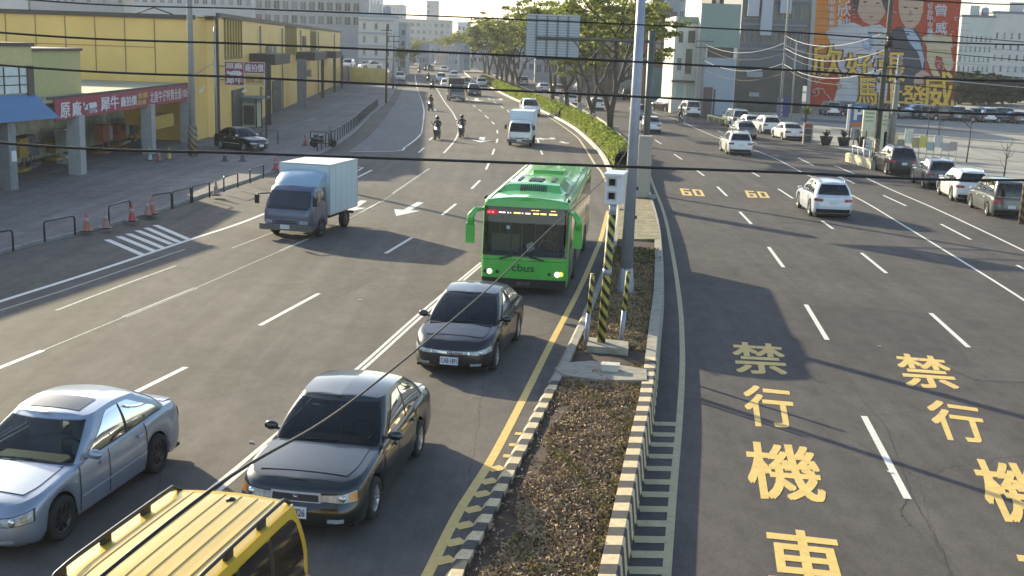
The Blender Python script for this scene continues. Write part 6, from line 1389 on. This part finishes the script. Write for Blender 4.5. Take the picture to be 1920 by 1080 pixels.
for i, (px, py, lb) in enumerate(mt):
    p = G(px, py, .1); put_tree(i % 3, p.x, p.y, .05, [1.12, 1.1, .85, 1.15, 1.15, 1.18, 1.12, 1.15, 1.05, 1.2, 1.2, 1.25][i], i*1.7, lb, 'trees along the median')
rr = random.Random(77)
for i, (px, y, s) in enumerate([(872, 330, 1.0), (858, 360, .95), (846, 420, 1.0), (886, 345, 1.0), (830, 450, .9), (812, 470, .8), (792, 440, .8), (750, 235, .6), (762, 260, .6), (760, 300, .7), (776, 380, .8)]):
    put_tree(i % 3, f_(px, y), y, 0, s, i*2.3, 'green tree beside the %s far down the street' % ('left pavement' if px < 800 else 'crossing lanes'), 'far trees at the end of the street')
TD = make_tree(31, M_LEAFD, 15000, 6.6, .5, 4.0, .34, 4); first = True
for i, (px, y, s) in enumerate([(1812, 200, .95), (1840, 196, 1.0), (1868, 200, .95), (1894, 206, .85), (1915, 215, .8), (1798, 210, .85)]):
    o = TD if first else copy_tree(TD); first = False; o.location = (f_(px, y), y, DZ); o.scale = (s*1.15, s, s); o.rotation_euler = (0, 0, i*1.3); tag(o, 'dark dense tree among the clump right of the billboard', 'tree', 'dark trees right of the billboard')
# palm like shrub by the pillar sign
p = G(1508, 240, DZ); r_ = empty('palm_shrub', (p.x, p.y, DZ), 0, 'small palm like shrub behind the grey pillar sign', 'shrub'); MB().tube([(0, 0, 0), (.1, 0, 1.3)], [.14, .1], 8).build('trunk', M_BARK, r_); t = MB()
for k in range(46):
    a = rr.uniform(0, 6.28); e = rr.uniform(.2, 1.5); L = rr.uniform(1.0, 1.7); d = Vector((math.cos(a)*math.cos(e), math.sin(a)*math.cos(e), math.sin(e))); s_ = Vector((-math.sin(a), math.cos(a), 0))*.09; b_ = Vector((.1, 0, 1.3)); m_ = b_+d*L*.6; q = b_+d*L-Vector((0, 0, .35)); t.face([b_-s_*.3, m_-s_, m_+s_, b_+s_*.3]); t.face([m_-s_, q, m_+s_])
t.build('fronds', M_LEAF, r_)
# bare saplings in the car park
for i, (px, py, h_) in enumerate([(1880, 345, 2.4), (1812, 305, 3.6), (1757, 275, 3.4), (1737, 262, 4)]):
    p = G(px, py, DZ); t = MB(); t.tube([(0, 0, 0), (.05, 0, h_*.5), (0, 0, h_)], [.05, .04, .015], 6)
    for k in range(9): a = rr.uniform(0, 6.28); z = h_*rr.uniform(.35, .9); L = h_*rr.uniform(.15, .3); t.tube([(0, 0, z), (L*.6*math.cos(a), L*.6*math.sin(a), z+L*.5), (L*.8*math.cos(a), L*.8*math.sin(a), z+L*1.1)], [.02, .014, .006], 4)
    o = t.build('bare_sapling', M_BARK); o.location = (p.x, p.y, DZ); tag(o, ['leafless sapling behind the grey minivan', 'leafless sapling behind the parked white wagon', 'leafless sapling by the notice stands', 'leafless sapling farthest into the car park'][i], 'tree', 'saplings in the car park')
# hedge: three lengths between gaps
for i, (ya, yb_, lb) in enumerate([(67, 112, 'long clipped bright green hedge on the median, nearest length'), (114, 150, 'middle length of the bright green median hedge'), (152, 222, 'farthest length of the bright green median hedge')]):
    rr = random.Random(40+i); r_ = empty('hedge', (0, 0, 0), 0, lb, 'hedge', 'hedge lengths on the median'); r_.location = (LKX(ya)+.9, ya, .1); pts = []
    rows = []
    for y in ys(ya, yb_, int((yb_-ya)*2)):
        x = LKX(y)+.95; hh = 1.0+.12*math.sin(y*1.3)+rr.uniform(-.06, .06); ww = .55+.06*math.sin(y*.9)
        rows.append([Vector((x+ww*math.cos(q)*1.0, y, .08+hh*math.sin(q)**.5 if math.sin(q) > 0 else .08))-r_.location for q in [math.pi*k/8 for k in range(9)]])
    t = MB(); t.grid(rows); t.build('core', mat('hedge_core', (.06, .08, .015), .9), r_)
    n = int((yb_-ya)*190)
    for _ in range(n):
        y = rr.uniform(ya, yb_); q = math.pi*rr.random(); hh = 1.04+.12*math.sin(y*1.3); x = LKX(y)+.95; ww = .60+.06*math.sin(y*.9)
        pts.append(Vector((x+ww*math.cos(q)*rr.uniform(.9, 1.12), y, .1+hh*rr.uniform(.9, 1.1)*max(math.sin(q), .0)**.5))-r_.location)
    link('foliage', leaf_mesh('foliage', pts, .15, M_HEDGE, rr, up=.6), None, r_)
# dry ground cover on the median
rr = random.Random(8)
M_DRY = leafmat('dry_litter', (.075, .045, .026), (.42, .29, .17), 1.6, .0, .75)
M_GRN = leafmat('low_weeds', (.045, .045, .015), (.24, .20, .07), 1.2, .2, .6)
def scatter(n, y0, y1, e0=.16, e1=.28, f=None, zz=.05, dens_=1.6):
    out = []
    while len(out) < n:
        y = y0+(y1-y0)*rr.random()**dens_; a, b_ = LKX(y)+e0, RKX(y)-e1; u = rr.random(); x = a+(b_-a)*u
        if f and not f(u, y): continue
        cl_ = (math.sin(x*9+y*4)+math.sin(y*7-x*5)+math.sin(y*2.3+x*13))/3; out.append(Vector((x, y, zz+rr.uniform(0, .03)+.05*math.sin(math.pi*u)+.035*cl_)))
    return out
bare = lambda u, y: not (y < 21 and u < .20+.06*math.sin(y*2.2) and rr.random() < .93) and not (23.9 < y < 25.2) and not (y > 36)
tag(link('dry_ground_cover', leaf_mesh('dry_ground_cover', scatter(50000, 10, 36, f=bare), .030, M_DRY, rr, up=.1, long=2.6)), None, kind='stuff')
gr_ = lambda u, y: bare(u, y) and (rr.random() < .05 or u > .9 or (y > 25 and rr.random() < .35) or math.sin(y*1.7+u*6) > .9)
tag(link('grass', leaf_mesh('grass', scatter(4500, 10, 36, f=gr_, zz=.06), .035, M_GRN, rr, up=.9, long=3.0)), None, kind='stuff')
tag(link('edge_grass', leaf_mesh('edge_grass', scatter(3000, 36, 66, f=lambda u, y: not 39 < y < 58 and ((u > .88 or u < .12) or rr.random() < .3), dens_=1, e0=.1, e1=.1), .06, M_GRN, rr, up=.9, long=3.0)), None, kind='stuff')
# a few scraps of paper on the road
for i, (px, py, z) in enumerate([(470, 830, 0), (674, 563, 0), (1668, 886, DZ), (1648, 650, DZ), (393, 459, 0)]):
    p = G(px, py, z); t = MB(); t.grid([[Vector((a*.05+rr.uniform(-.01, .01), b_*.035, .006+rr.uniform(0, .02))) for a in range(-1, 2)] for b_ in range(-1, 2)], smooth=False); o = t.build('litter', mat('litter_white', (.62, .6, .55), .8)); o.location = (p.x, p.y, z+.004); o.rotation_euler.z = i
    tag(o, ['pale scrap on the road left of the black older sedan', 'pale scrap on the road left of the charcoal sedan', 'tiny scrap right of the third painted character', 'pale scrap above the right painted characters', 'pale scrap beside the striped box on the left'][i], 'litter', 'scraps on the road')
# ================================================================== the other vehicles
def repaint(o, m):
    for c in tree_objs(o):
        if c.type == 'MESH' and len(c.material_slots) and c.material_slots[0].link == 'OBJECT' and c.name.split('.')[0] in ('body', 'door', 'bonnet', 'boot_lid'): c.material_slots[0].material = m
_first = {}
def spawn(T, m, x, y, hd, z, label, cat, group, name, sc=(1, 1, 1)):
    if id(T) not in _first: _first[id(T)] = True; o = T
    else: o = copy_tree(T)
    if m is not None: repaint(o, m)
    o.name = name; o.location = (x, y, z); o.rotation_euler = (0, 0, R(hd)); o.scale = sc; tag(o, label, cat, group); return o
def lane_dir(y): e = 4; d = (LKX(y+e)-LKX(y-e))/(2*e); return math.degrees(math.atan2(-1, -d))
P_DKBL = paint('dark_blue', (.03, .035, .05)); P_BRN = paint('brown', (.12, .08, .06))
def onc(T, m, px, py, label, cat='car', name='oncoming_car', L=4.45, sc=(1, 1, 1), group='cars coming down the far road'):
    p = G(px, py, 0); h = lane_dir(p.y); d = Vector((math.cos(R(h)), math.sin(R(h)), 0)); c = p-d*(L/2); return spawn(T, m, c.x, c.y, h, 0, label, cat, group, name, sc)
onc(T_SUV, P_WHITE, 997, 218, 'white car beside the hedge, just behind the small white box truck')
onc(T_SUV, P_BLACK, 890, 181, 'dark car right of the covered truck on the far road')
onc(T_SEDAN, P_LSILV, 904, 163, 'silver sedan on the far road near the start of the hedge')
onc(T_SEDAN, P_WHITE, 852, 147, 'white sedan following above the covered truck')
onc(T_SEDAN, P_WHITE, 837, 166, 'small white car half hidden left of the covered truck')
onc(T_SUV, P_DKBL, 873, 165, 'dark car half hidden right of the covered truck')
onc(T_SUV, P_LSILV, 828, 154, 'silver wagon in the left lane of the far road', 'car')
onc(T_SEDAN, P_WHITE, 833, 135, 'white sedan, middle of the far queue')
onc(T_SEDAN, P_BLACK, 807, 133, 'dark fronted sedan at the left of the far queue')
onc(T_SEDAN, P_BLUE, 876, 132, 'dark blue car by the crossing under the trees')
for i, (px, py, T, m) in enumerate([(820, 122, T_SEDAN, P_LSILV), (801, 123, T_SUV, P_WHITE), (799, 114, T_VAN, P_WHITE), (813, 112, T_SEDAN, P_BLUE), (808, 107, T_SEDAN, P_WHITE), (822, 106, T_SUV, P_GREY), (790, 108, T_SEDAN, P_LSILV), (848, 109, T_SEDAN, P_WHITE), (858, 119, T_SEDAN, P_WHITE), (893, 122, T_SUV, P_GREY), (866, 110, T_VAN, P_LSILV), (782, 106, T_VAN, P_WHITE)]):
    onc(T, m, px, py, 'tiny car in the far traffic queue where the road bends away', group='distant cars in the far queue', name='distant_car')
for i, (px, py, T, m, lb) in enumerate([(750, 152, T_SUV, P_WHITE, 'white car parked first at the kerb of the far bay'), (757, 134, T_SEDAN, P_LSILV, 'silver car parked second behind the white one at the far bay'), (756, 123, T_SUV, P_DKBL, 'dark car parked third at the far bay'), (757, 113, T_SEDAN, P_WHITE, 'white car parked fourth at the far bay')]):
    onc(T, m, px, py, lb, name='parked_car', group='cars parked along the far bay')
def away(T, m, px, py, label, cat='car', name='car', L=4.45, hd=90, z=DZ, sc=(1, 1, 1), group='cars driving away on the right carriageway'):
    p = G(px, py, z); d = Vector((math.cos(R(hd)), math.sin(R(hd)), 0)); c = p+d*(L/2); return spawn(T, m, c.x, c.y, hd, z, label, cat, group, name, sc)
away(T_SUV, P_RAV, 1561, 411, 'white silver crossover driving away alone on the right road', hd=87.5)
away(T_SEDAN, P_LSILV, 1223, 251, 'silver hatchback driving away just right of the lamp post', hd=92)
away(T_SUV, P_WHITE, 1388, 292, 'white people carrier driving away in front of the parked white row', hd=89)
away(T_SUV, P_GREY, 1208, 226, 'dark car mostly hidden by the lamp post', hd=95)
away(T_SEDAN, P_WHITE, 1022, 173, 'white car beyond the trunk under the overhead sign', hd=100); away(T_VAN, P_LSILV, 983, 161, 'pale van between two tree trunks left of the sign', hd=102, cat='van', name='van')
away(T_SEDAN, P_WHITE, 1072, 199, 'white car behind the middle trees', hd=97); away(T_SEDAN, P_WHITE, 1121, 208, 'white car behind the nearest tree trunk', hd=95); away(T_SUV, P_BLACK, 1178, 187, 'dark car far off between the tree and the lamp post', hd=95); away(T_VAN, P_WHITE, 1047, 180, 'white van seen between the tree trunks', hd=98, cat='van', name='van')
away(T_SUV, P_GREY, 1005, 136, 'grey car far off behind the tree row', hd=102); away(T_SEDAN, P_WHITE, 1090, 172, 'white car parked by the shops behind the trees', hd=97)
def side(T, m, f, r, label, cat='car', name='parked_car', z=DZ, tr=1.6, L=2.62, sc=(1, 1, 1), group='cars parked along the car park edge'):
    a, b_ = G(*f, z), G(*r, z); d = (a-b_).normalized(); c = (a+b_)/2; right = Vector((d.y, -d.x, 0)); c += right*tr/2; return spawn(T, m, c.x, c.y, math.degrees(math.atan2(d.y, d.x)), z, label, cat, group, name, sc)
kk_ = 1.0
side(T_SUV, P_BLACK, (1639, 318), (1664, 328), 'black four wheel drive, first of the dark parked cars', sc=(1.03, 1, 1.08))
side(T_SUV, P_GREY, (1708, 340), (1736, 354), 'dark grey wagon parked between the black and the white car', sc=(1, 1, 1))
side(T_SUV, P_WHITE, (1758, 363), (1788, 378), 'white wagon parked between the dark grey and the grey cars')
side(T_VAN, P_GREY, (1817, 388), (1853, 405), 'grey minivan parked nearest, at the right edge', cat='van', sc=(1.02, 1, .97))
away(T_VAN, P_WHITE, 1389, 240, 'white van, leftmost of the parked white row', cat='van', name='parked_van', hd=96, group='white vehicles parked in a row'); away(T_SEDAN, P_WHITE, 1416, 246, 'white sedan, second in the parked white row', name='parked_car', hd=95, group='white vehicles parked in a row')
away(T_SUV, P_WHITE, 1448, 252, 'white and grey wagon, third in the parked white row', name='parked_car', hd=95, group='white vehicles parked in a row'); away(T_SEDAN, P_WHITE, 1490, 264, 'white sedan, rightmost of the parked white row beside the pillar sign', name='parked_car', hd=95, group='white vehicles parked in a row')
away(T_SUV, P_BLACK, 1266, 210, 'black pickup like car in front of the teal shop', hd=118, name='parked_car', group=None); away(T_VAN, P_WHITE, 1300, 219, 'white small van parked at the foot of the white shophouse', hd=96, cat='van', name='parked_van', group=None)
away(T_SEDAN, P_GREY, 1402, 262, 'grey car mostly hidden behind the white people carrier', hd=92)
rr = random.Random(5)
for i in range(19):
    px = 1560+i*19.5; py = 217+i*.85+rr.uniform(-.6, .6); T = rr.choice([T_SUV, T_SEDAN, T_VAN]); m = rr.choice([P_BLACK, P_GREY, P_DKBL, P_GREY, P_LSILV, P_BRN]) if i else P_LSILV
    if abs(px-1640) < 8: continue
    spawn(T, m, G(px, py, DZ).x, G(px, py, DZ).y+1.5, rr.uniform(150, 215) if i % 3 else 90, DZ, 'car in the long far row at the back of the car park' if i else 'pale wagon in the far row just left of the blue parking sign', 'car', 'cars in the far row of the car park', 'parked_car')
# yard cars on the left and the hatchback by the hall
for i, (px, py, T, m, lb) in enumerate([(650, 128, T_SUV, P_WHITE, 'white car in the yard next to the end of the hall'), (692, 130, T_SEDAN, P_WHITE, 'white car parked sideways in the sandy yard'), (703, 118, T_VAN, P_WHITE, 'white van farthest in the sandy yard')]):
    p = G(px, py, 2.0); spawn(T, m, p.x, p.y+2, [-95, -150, -100][i], 2.0, lb, 'car', 'vehicles in the sandy yard', 'parked_car')
p = G(448, 283, .12); spawn(T_SEDAN, P_BLACK, p.x-.1, p.y+1.0, -35, .12, 'dark hatchback parked beside the lamp pole in front of the hall', 'car', None, 'parked_car', (.80, .86, .92))
# covered truck and far lorry
T_CT = make_truck(paint('truck_dark', (.10, .10, .12)), mat('truck_cover', (.05, .045, .045), .8, noise=.2), 5.2, 1.95, 2.1, 2.75, False, boxz=.8, screen=M_GLASSL); c = G(857, 191); h = lane_dir(c.y); c2 = c-Vector((math.cos(R(h)), math.sin(R(h)), 0))*2.6; place(T_CT, c2.x, c2.y, h); tag(T_CT, 'dark truck with a tall covered bed coming down the far road', 'truck')
o = copy_tree(T_CT); c = G(841, 119); place(o, c.x+1.5, c.y, h-2, 0, 1.05); tag(o, 'distant truck with a dark box beyond the far queue', 'truck')
p = G(797, 103)
# ================================================================== scooters and riders
def skin_fig(bones, verts, root=0, sub=1):
    """verts: (x,y,z,r). bones: index pairs"""
    me = bpy.data.meshes.new('person'); me.from_pydata([v[:3] for v in verts], bones, []); o = bpy.data.objects.new('tmp', me); COL.objects.link(o)
    s = o.modifiers.new('s', 'SKIN'); s.use_smooth_shade = True; sb = o.modifiers.new('b', 'SUBSURF'); sb.levels = sub; sb.render_levels = sub
    for i, v in enumerate(verts):
        me.skin_vertices[0].data[i].radius = (v[3], v[3]); me.skin_vertices[0].data[i].use_root = (i == root)
    bpy.context.view_layer.update(); ev = o.evaluated_get(bpy.context.evaluated_depsgraph_get()); out = bpy.data.meshes.new_from_object(ev); bpy.data.objects.remove(o); return out
def make_rider(helmet=True):
    V = [(-.12, 0, .80, .15), (-.10, 0, 1.0, .14), (-.04, 0, 1.2, .165), (-.0, 0, 1.34, .11), (.02, 0, 1.42, .055), (.03, 0, 1.5, .07), (.03, 0, 1.58, .085)]
    E = [(0, 1), (1, 2), (2, 3), (3, 4), (4, 5), (5, 6)]
    for s in (1, -1):
        i = len(V); V += [(-.0, s*.19, 1.30, .07), (.12, s*.27, 1.10, .055), (.34, s*.30, .99, .042), (.43, s*.30, .98, .035)]; E += [(3, i), (i, i+1), (i+1, i+2), (i+2, i+3)]
        for f in range(3): V.append((.49, s*(.27+.025*f), .985-.012*f, .010)); E.append((i+3, len(V)-1))
        i = len(V); V += [(-.04, s*.12, .78, .105), (.32, s*.17, .72, .08), (.22, s*.17, .42, .055), (.18, s*.17, .30, .05), (.32, s*.18, .27, .04)]; E += [(0, i), (i, i+1), (i+1, i+2), (i+2, i+3), (i+3, i+4)]
    me = skin_fig(E, V)
    for m in (mat('rider_jacket', (.05, .05, .055), .8) if helmet else mat('driver_shirt', (.30, .12, .10), .8), mat('rider_trousers', (.04, .045, .07), .8), mat('rider_skin', (.42, .26, .18), .6), M_TRIM): me.materials.append(m)
    for p in me.polygons:
        c = p.center
        p.material_index = 2 if (c.z > 1.42 or (c.x > .40 and c.z > .9)) else (3 if c.z < .34 else (1 if c.z < .86 else 0)); p.use_smooth = True
    r_ = bpy.data.objects.new('person', me); COL.objects.link(r_)
    if not helmet:
        h = MB(); h.lathe((.015, 0, 1.60), (0, 0, 1), [(-.03, .088), (.02, .092), (.055, .075), (.075, .03), (.078, .001)], 12); h.build('hair', mat('hair_black', (.01, .01, .01), .6), r_)
    h = MB(); h.lathe((.02, 0, 1.52), (0, 0, 1), [(-.06, .125), (0, .135), (.07, .135), (.13, .105), (.17, .05), (.178, .001)], 16); hm = r_ if not helmet else h.build('helmet', mat('helmet_dark', (.05, .05, .06), .25, coat=.6), r_)
    v = MB() if helmet else MB()
    if helmet: v.grid([[Vector((.02+.14*math.cos(a), .14*math.sin(a), z)) for a in [-.9+1.8*k/8 for k in range(9)]] for z in (1.50, 1.60)]); v.build('visor', M_GLASS, hm)
    f = MB(); f.lathe((.118, 0, 1.485), (1, 0, -.2), [(0, .018), (.022, .006)], 6); f.build('nose', _mats['rider_skin'], r_)
    f = MB(); f.box(.105, .112, -.025, .025, 1.448, 1.456); f.build('mouth', mat('lips', (.3, .1, .08), .6), r_)
    return r_
def make_scooter(bodym):
    r_ = empty('scooter'); t = MB()
    rows = []                                                   # rear body with the seat bump
    for x, w_, z0, z1 in ((-.80, .04, .52, .60), (-.72, .13, .42, .68), (-.5, .17, .36, .72), (-.25, .17, .30, .70), (-.05, .14, .28, .66), (.02, .1, .26, .50)):
        rows.append([Vector((x, w_*math.cos(a), (z0+z1)/2+(z1-z0)/2*math.sin(a))) for a in [2*math.pi*k/12 for k in range(13)]])
    t.grid(rows); t.box(-.05, .42, -.13, .13, .22, .28)
    rows = []
    for z, w_, x in ((.24, .12, .40), (.45, .17, .46), (.70, .20, .50), (.90, .17, .46), (1.0, .08, .42)): rows.append([Vector((x+.10*math.sin(a)*(1 if a < math.pi else .3), w_*math.cos(a), z)) for a in [2*math.pi*k/12 for k in range(13)]])
    t.grid(rows); t.build('body', bodym, r_)
    t = MB(); rows = []
    for x, w_, z in ((-.62, .10, .76), (-.45, .15, .78), (-.15, .15, .76), (.0, .1, .70)): rows.append([Vector((x, w_*math.cos(a), z-.03+.05*math.sin(a))) for a in [2*math.pi*k/10 for k in range(11)]])
    t.grid(rows); t.build('seat', M_TRIM, r_)
    t = MB(); t.tube([(.38, -.34, 1.0), (.44, -.2, 1.03), (.44, .2, 1.03), (.38, .34, 1.0)], .02, 6); t.tube([(.44, 0, 1.0), (.60, 0, .24)], .03, 6); t.build('handlebar', M_TRIM, r_)
    for s in (-1, 1):
        t = MB(); t.tube([(.40, s*.26, 1.02), (.42, s*.32, 1.22)], .008, 4); t.obox((.42, s*.34, 1.27), (.012, 0, 0), (0, .055, 0), (0, 0, .035)); t.build('mirror', M_TRIM, r_)
    MB().lathe((.56, 0, .84), (1, 0, .15), [(0, .085), (.03, .08), (.05, .04), (.052, .001)], 14).build('headlight', mat('scooter_lamp', (1, .97, .9), .3, emit=1.5), r_)
    MB().obox((-.80, 0, .60), (.02, 0, 0), (0, .07, 0), (0, 0, .035)).build('tail_light', M_RED, r_); MB().obox((-.83, 0, .44), (.01, 0, .02), (0, .1, 0), (0, 0, .06)).build('number_plate', M_PLATE, r_)
    for x in (.62, -.58):
        t = MB(); t.lathe((x, 0, .24), (0, 1, 0), [(-.045, .15), (-.05, .2), (0, .245), (.05, .2), (.045, .15), (.0, .14), (-.045, .15)], 20); w = t.build('wheel', M_TYRE, r_)
        t = MB(); t.lathe((x, 0, .24), (0, 1, 0), [(-.03, .0001), (-.035, .145), (.035, .145), (.03, .0001)], 14); t.build('rim', M_RIM, w)
    t = MB(); t.tube([(-.2, -.16, .26), (-.75, -.19, .34)], .045, 8); t.build('exhaust', M_RIMD, r_)
    return r_
_drv = make_rider(False); _bx = _cc+Vector((_dv.x*3.72-_dv.y*.55, _dv.y*3.72+_dv.x*.55, .12)); _drv.location = _bx; _drv.rotation_euler = bus.rotation_euler; tag(_drv, 'bus driver in a reddish shirt behind the windscreen of the green bus', 'person')
T_RID = make_rider(); T_SC = make_scooter(paint('scooter_dark', (.03, .03, .035))); ff = [True]
for i, (px, py, hd, z, lb) in enumerate([(816, 263, -100, 0, 'with a lit lamp left of the kerb line, nearest'), (863, 259, -97, 0, 'on the white lane line left of the white box truck'), (804, 208, -104, 0, 'in the shaded lane beyond the bay'), (808, 168, -107, 0, 'lowest of the far pair left of the covered truck'), (801, 154, -107, 0, 'upper of the far pair left of the covered truck'), (784, 138, -108, 0, 'tiny, beside the far edge line'), (796, 134, -108, 0, 'tiny, left of the far queue'), (1278, 229, 92, DZ, 'riding away in front of the white shophouse'), (1003, 148, 100, DZ, 'tiny, between trunks left of the sign'), (1017, 155, 100, DZ, 'tiny, just under the left of the sign')]):
    p = G(px, py, z); s, r2 = (T_SC, T_RID) if ff[0] else (copy_tree(T_SC), copy_tree(T_RID)); ff[0] = False
    d = Vector((math.cos(R(hd)), math.sin(R(hd)), 0))*.6; c = p-d if hd < 0 else p+d
    for o in (s, r2): o.location = (c.x, c.y, z); o.rotation_euler = (0, 0, R(hd))
    tag(s, 'dark scooter '+lb, 'scooter', 'scooters on the road'); tag(r2, 'helmeted person on the scooter '+lb, 'person', 'scooter riders'); r2.location.z = z
for i, (px, py, hd) in enumerate([(606, 276, 20)]):
    p = G(px, py, .12); s = copy_tree(T_SC); s.location = (p.x, p.y, .12); s.rotation_euler = (0, 0, R(hd)); tag(s, 'scooter parked between the yard rails without a rider', 'scooter')
    for c in tree_objs(s):
        if c.name.startswith('headlight'): c.material_slots[0].link = 'OBJECT'; c.material_slots[0].material = M_LENS

# ------------------------------------------------------------------ the air
hz = MB().box(-1510, 1510, -70, 2610, -3, 62).build('haze', None)
hm_ = bpy.data.materials.new('haze_air'); hm_.use_nodes = True; n = hm_.node_tree.nodes; n.remove(n['Principled BSDF'])
pv = n.new('ShaderNodeVolumePrincipled'); pv.inputs['Color'].default_value = (.93, .95, 1, 1); pv.inputs['Density'].default_value = .00028; pv.inputs['Anisotropy'].default_value = .2
hm_.node_tree.links.new(pv.outputs[0], n['Material Output'].inputs['Volume']); hz.data.materials.append(hm_); tag(hz, None, kind='stuff')
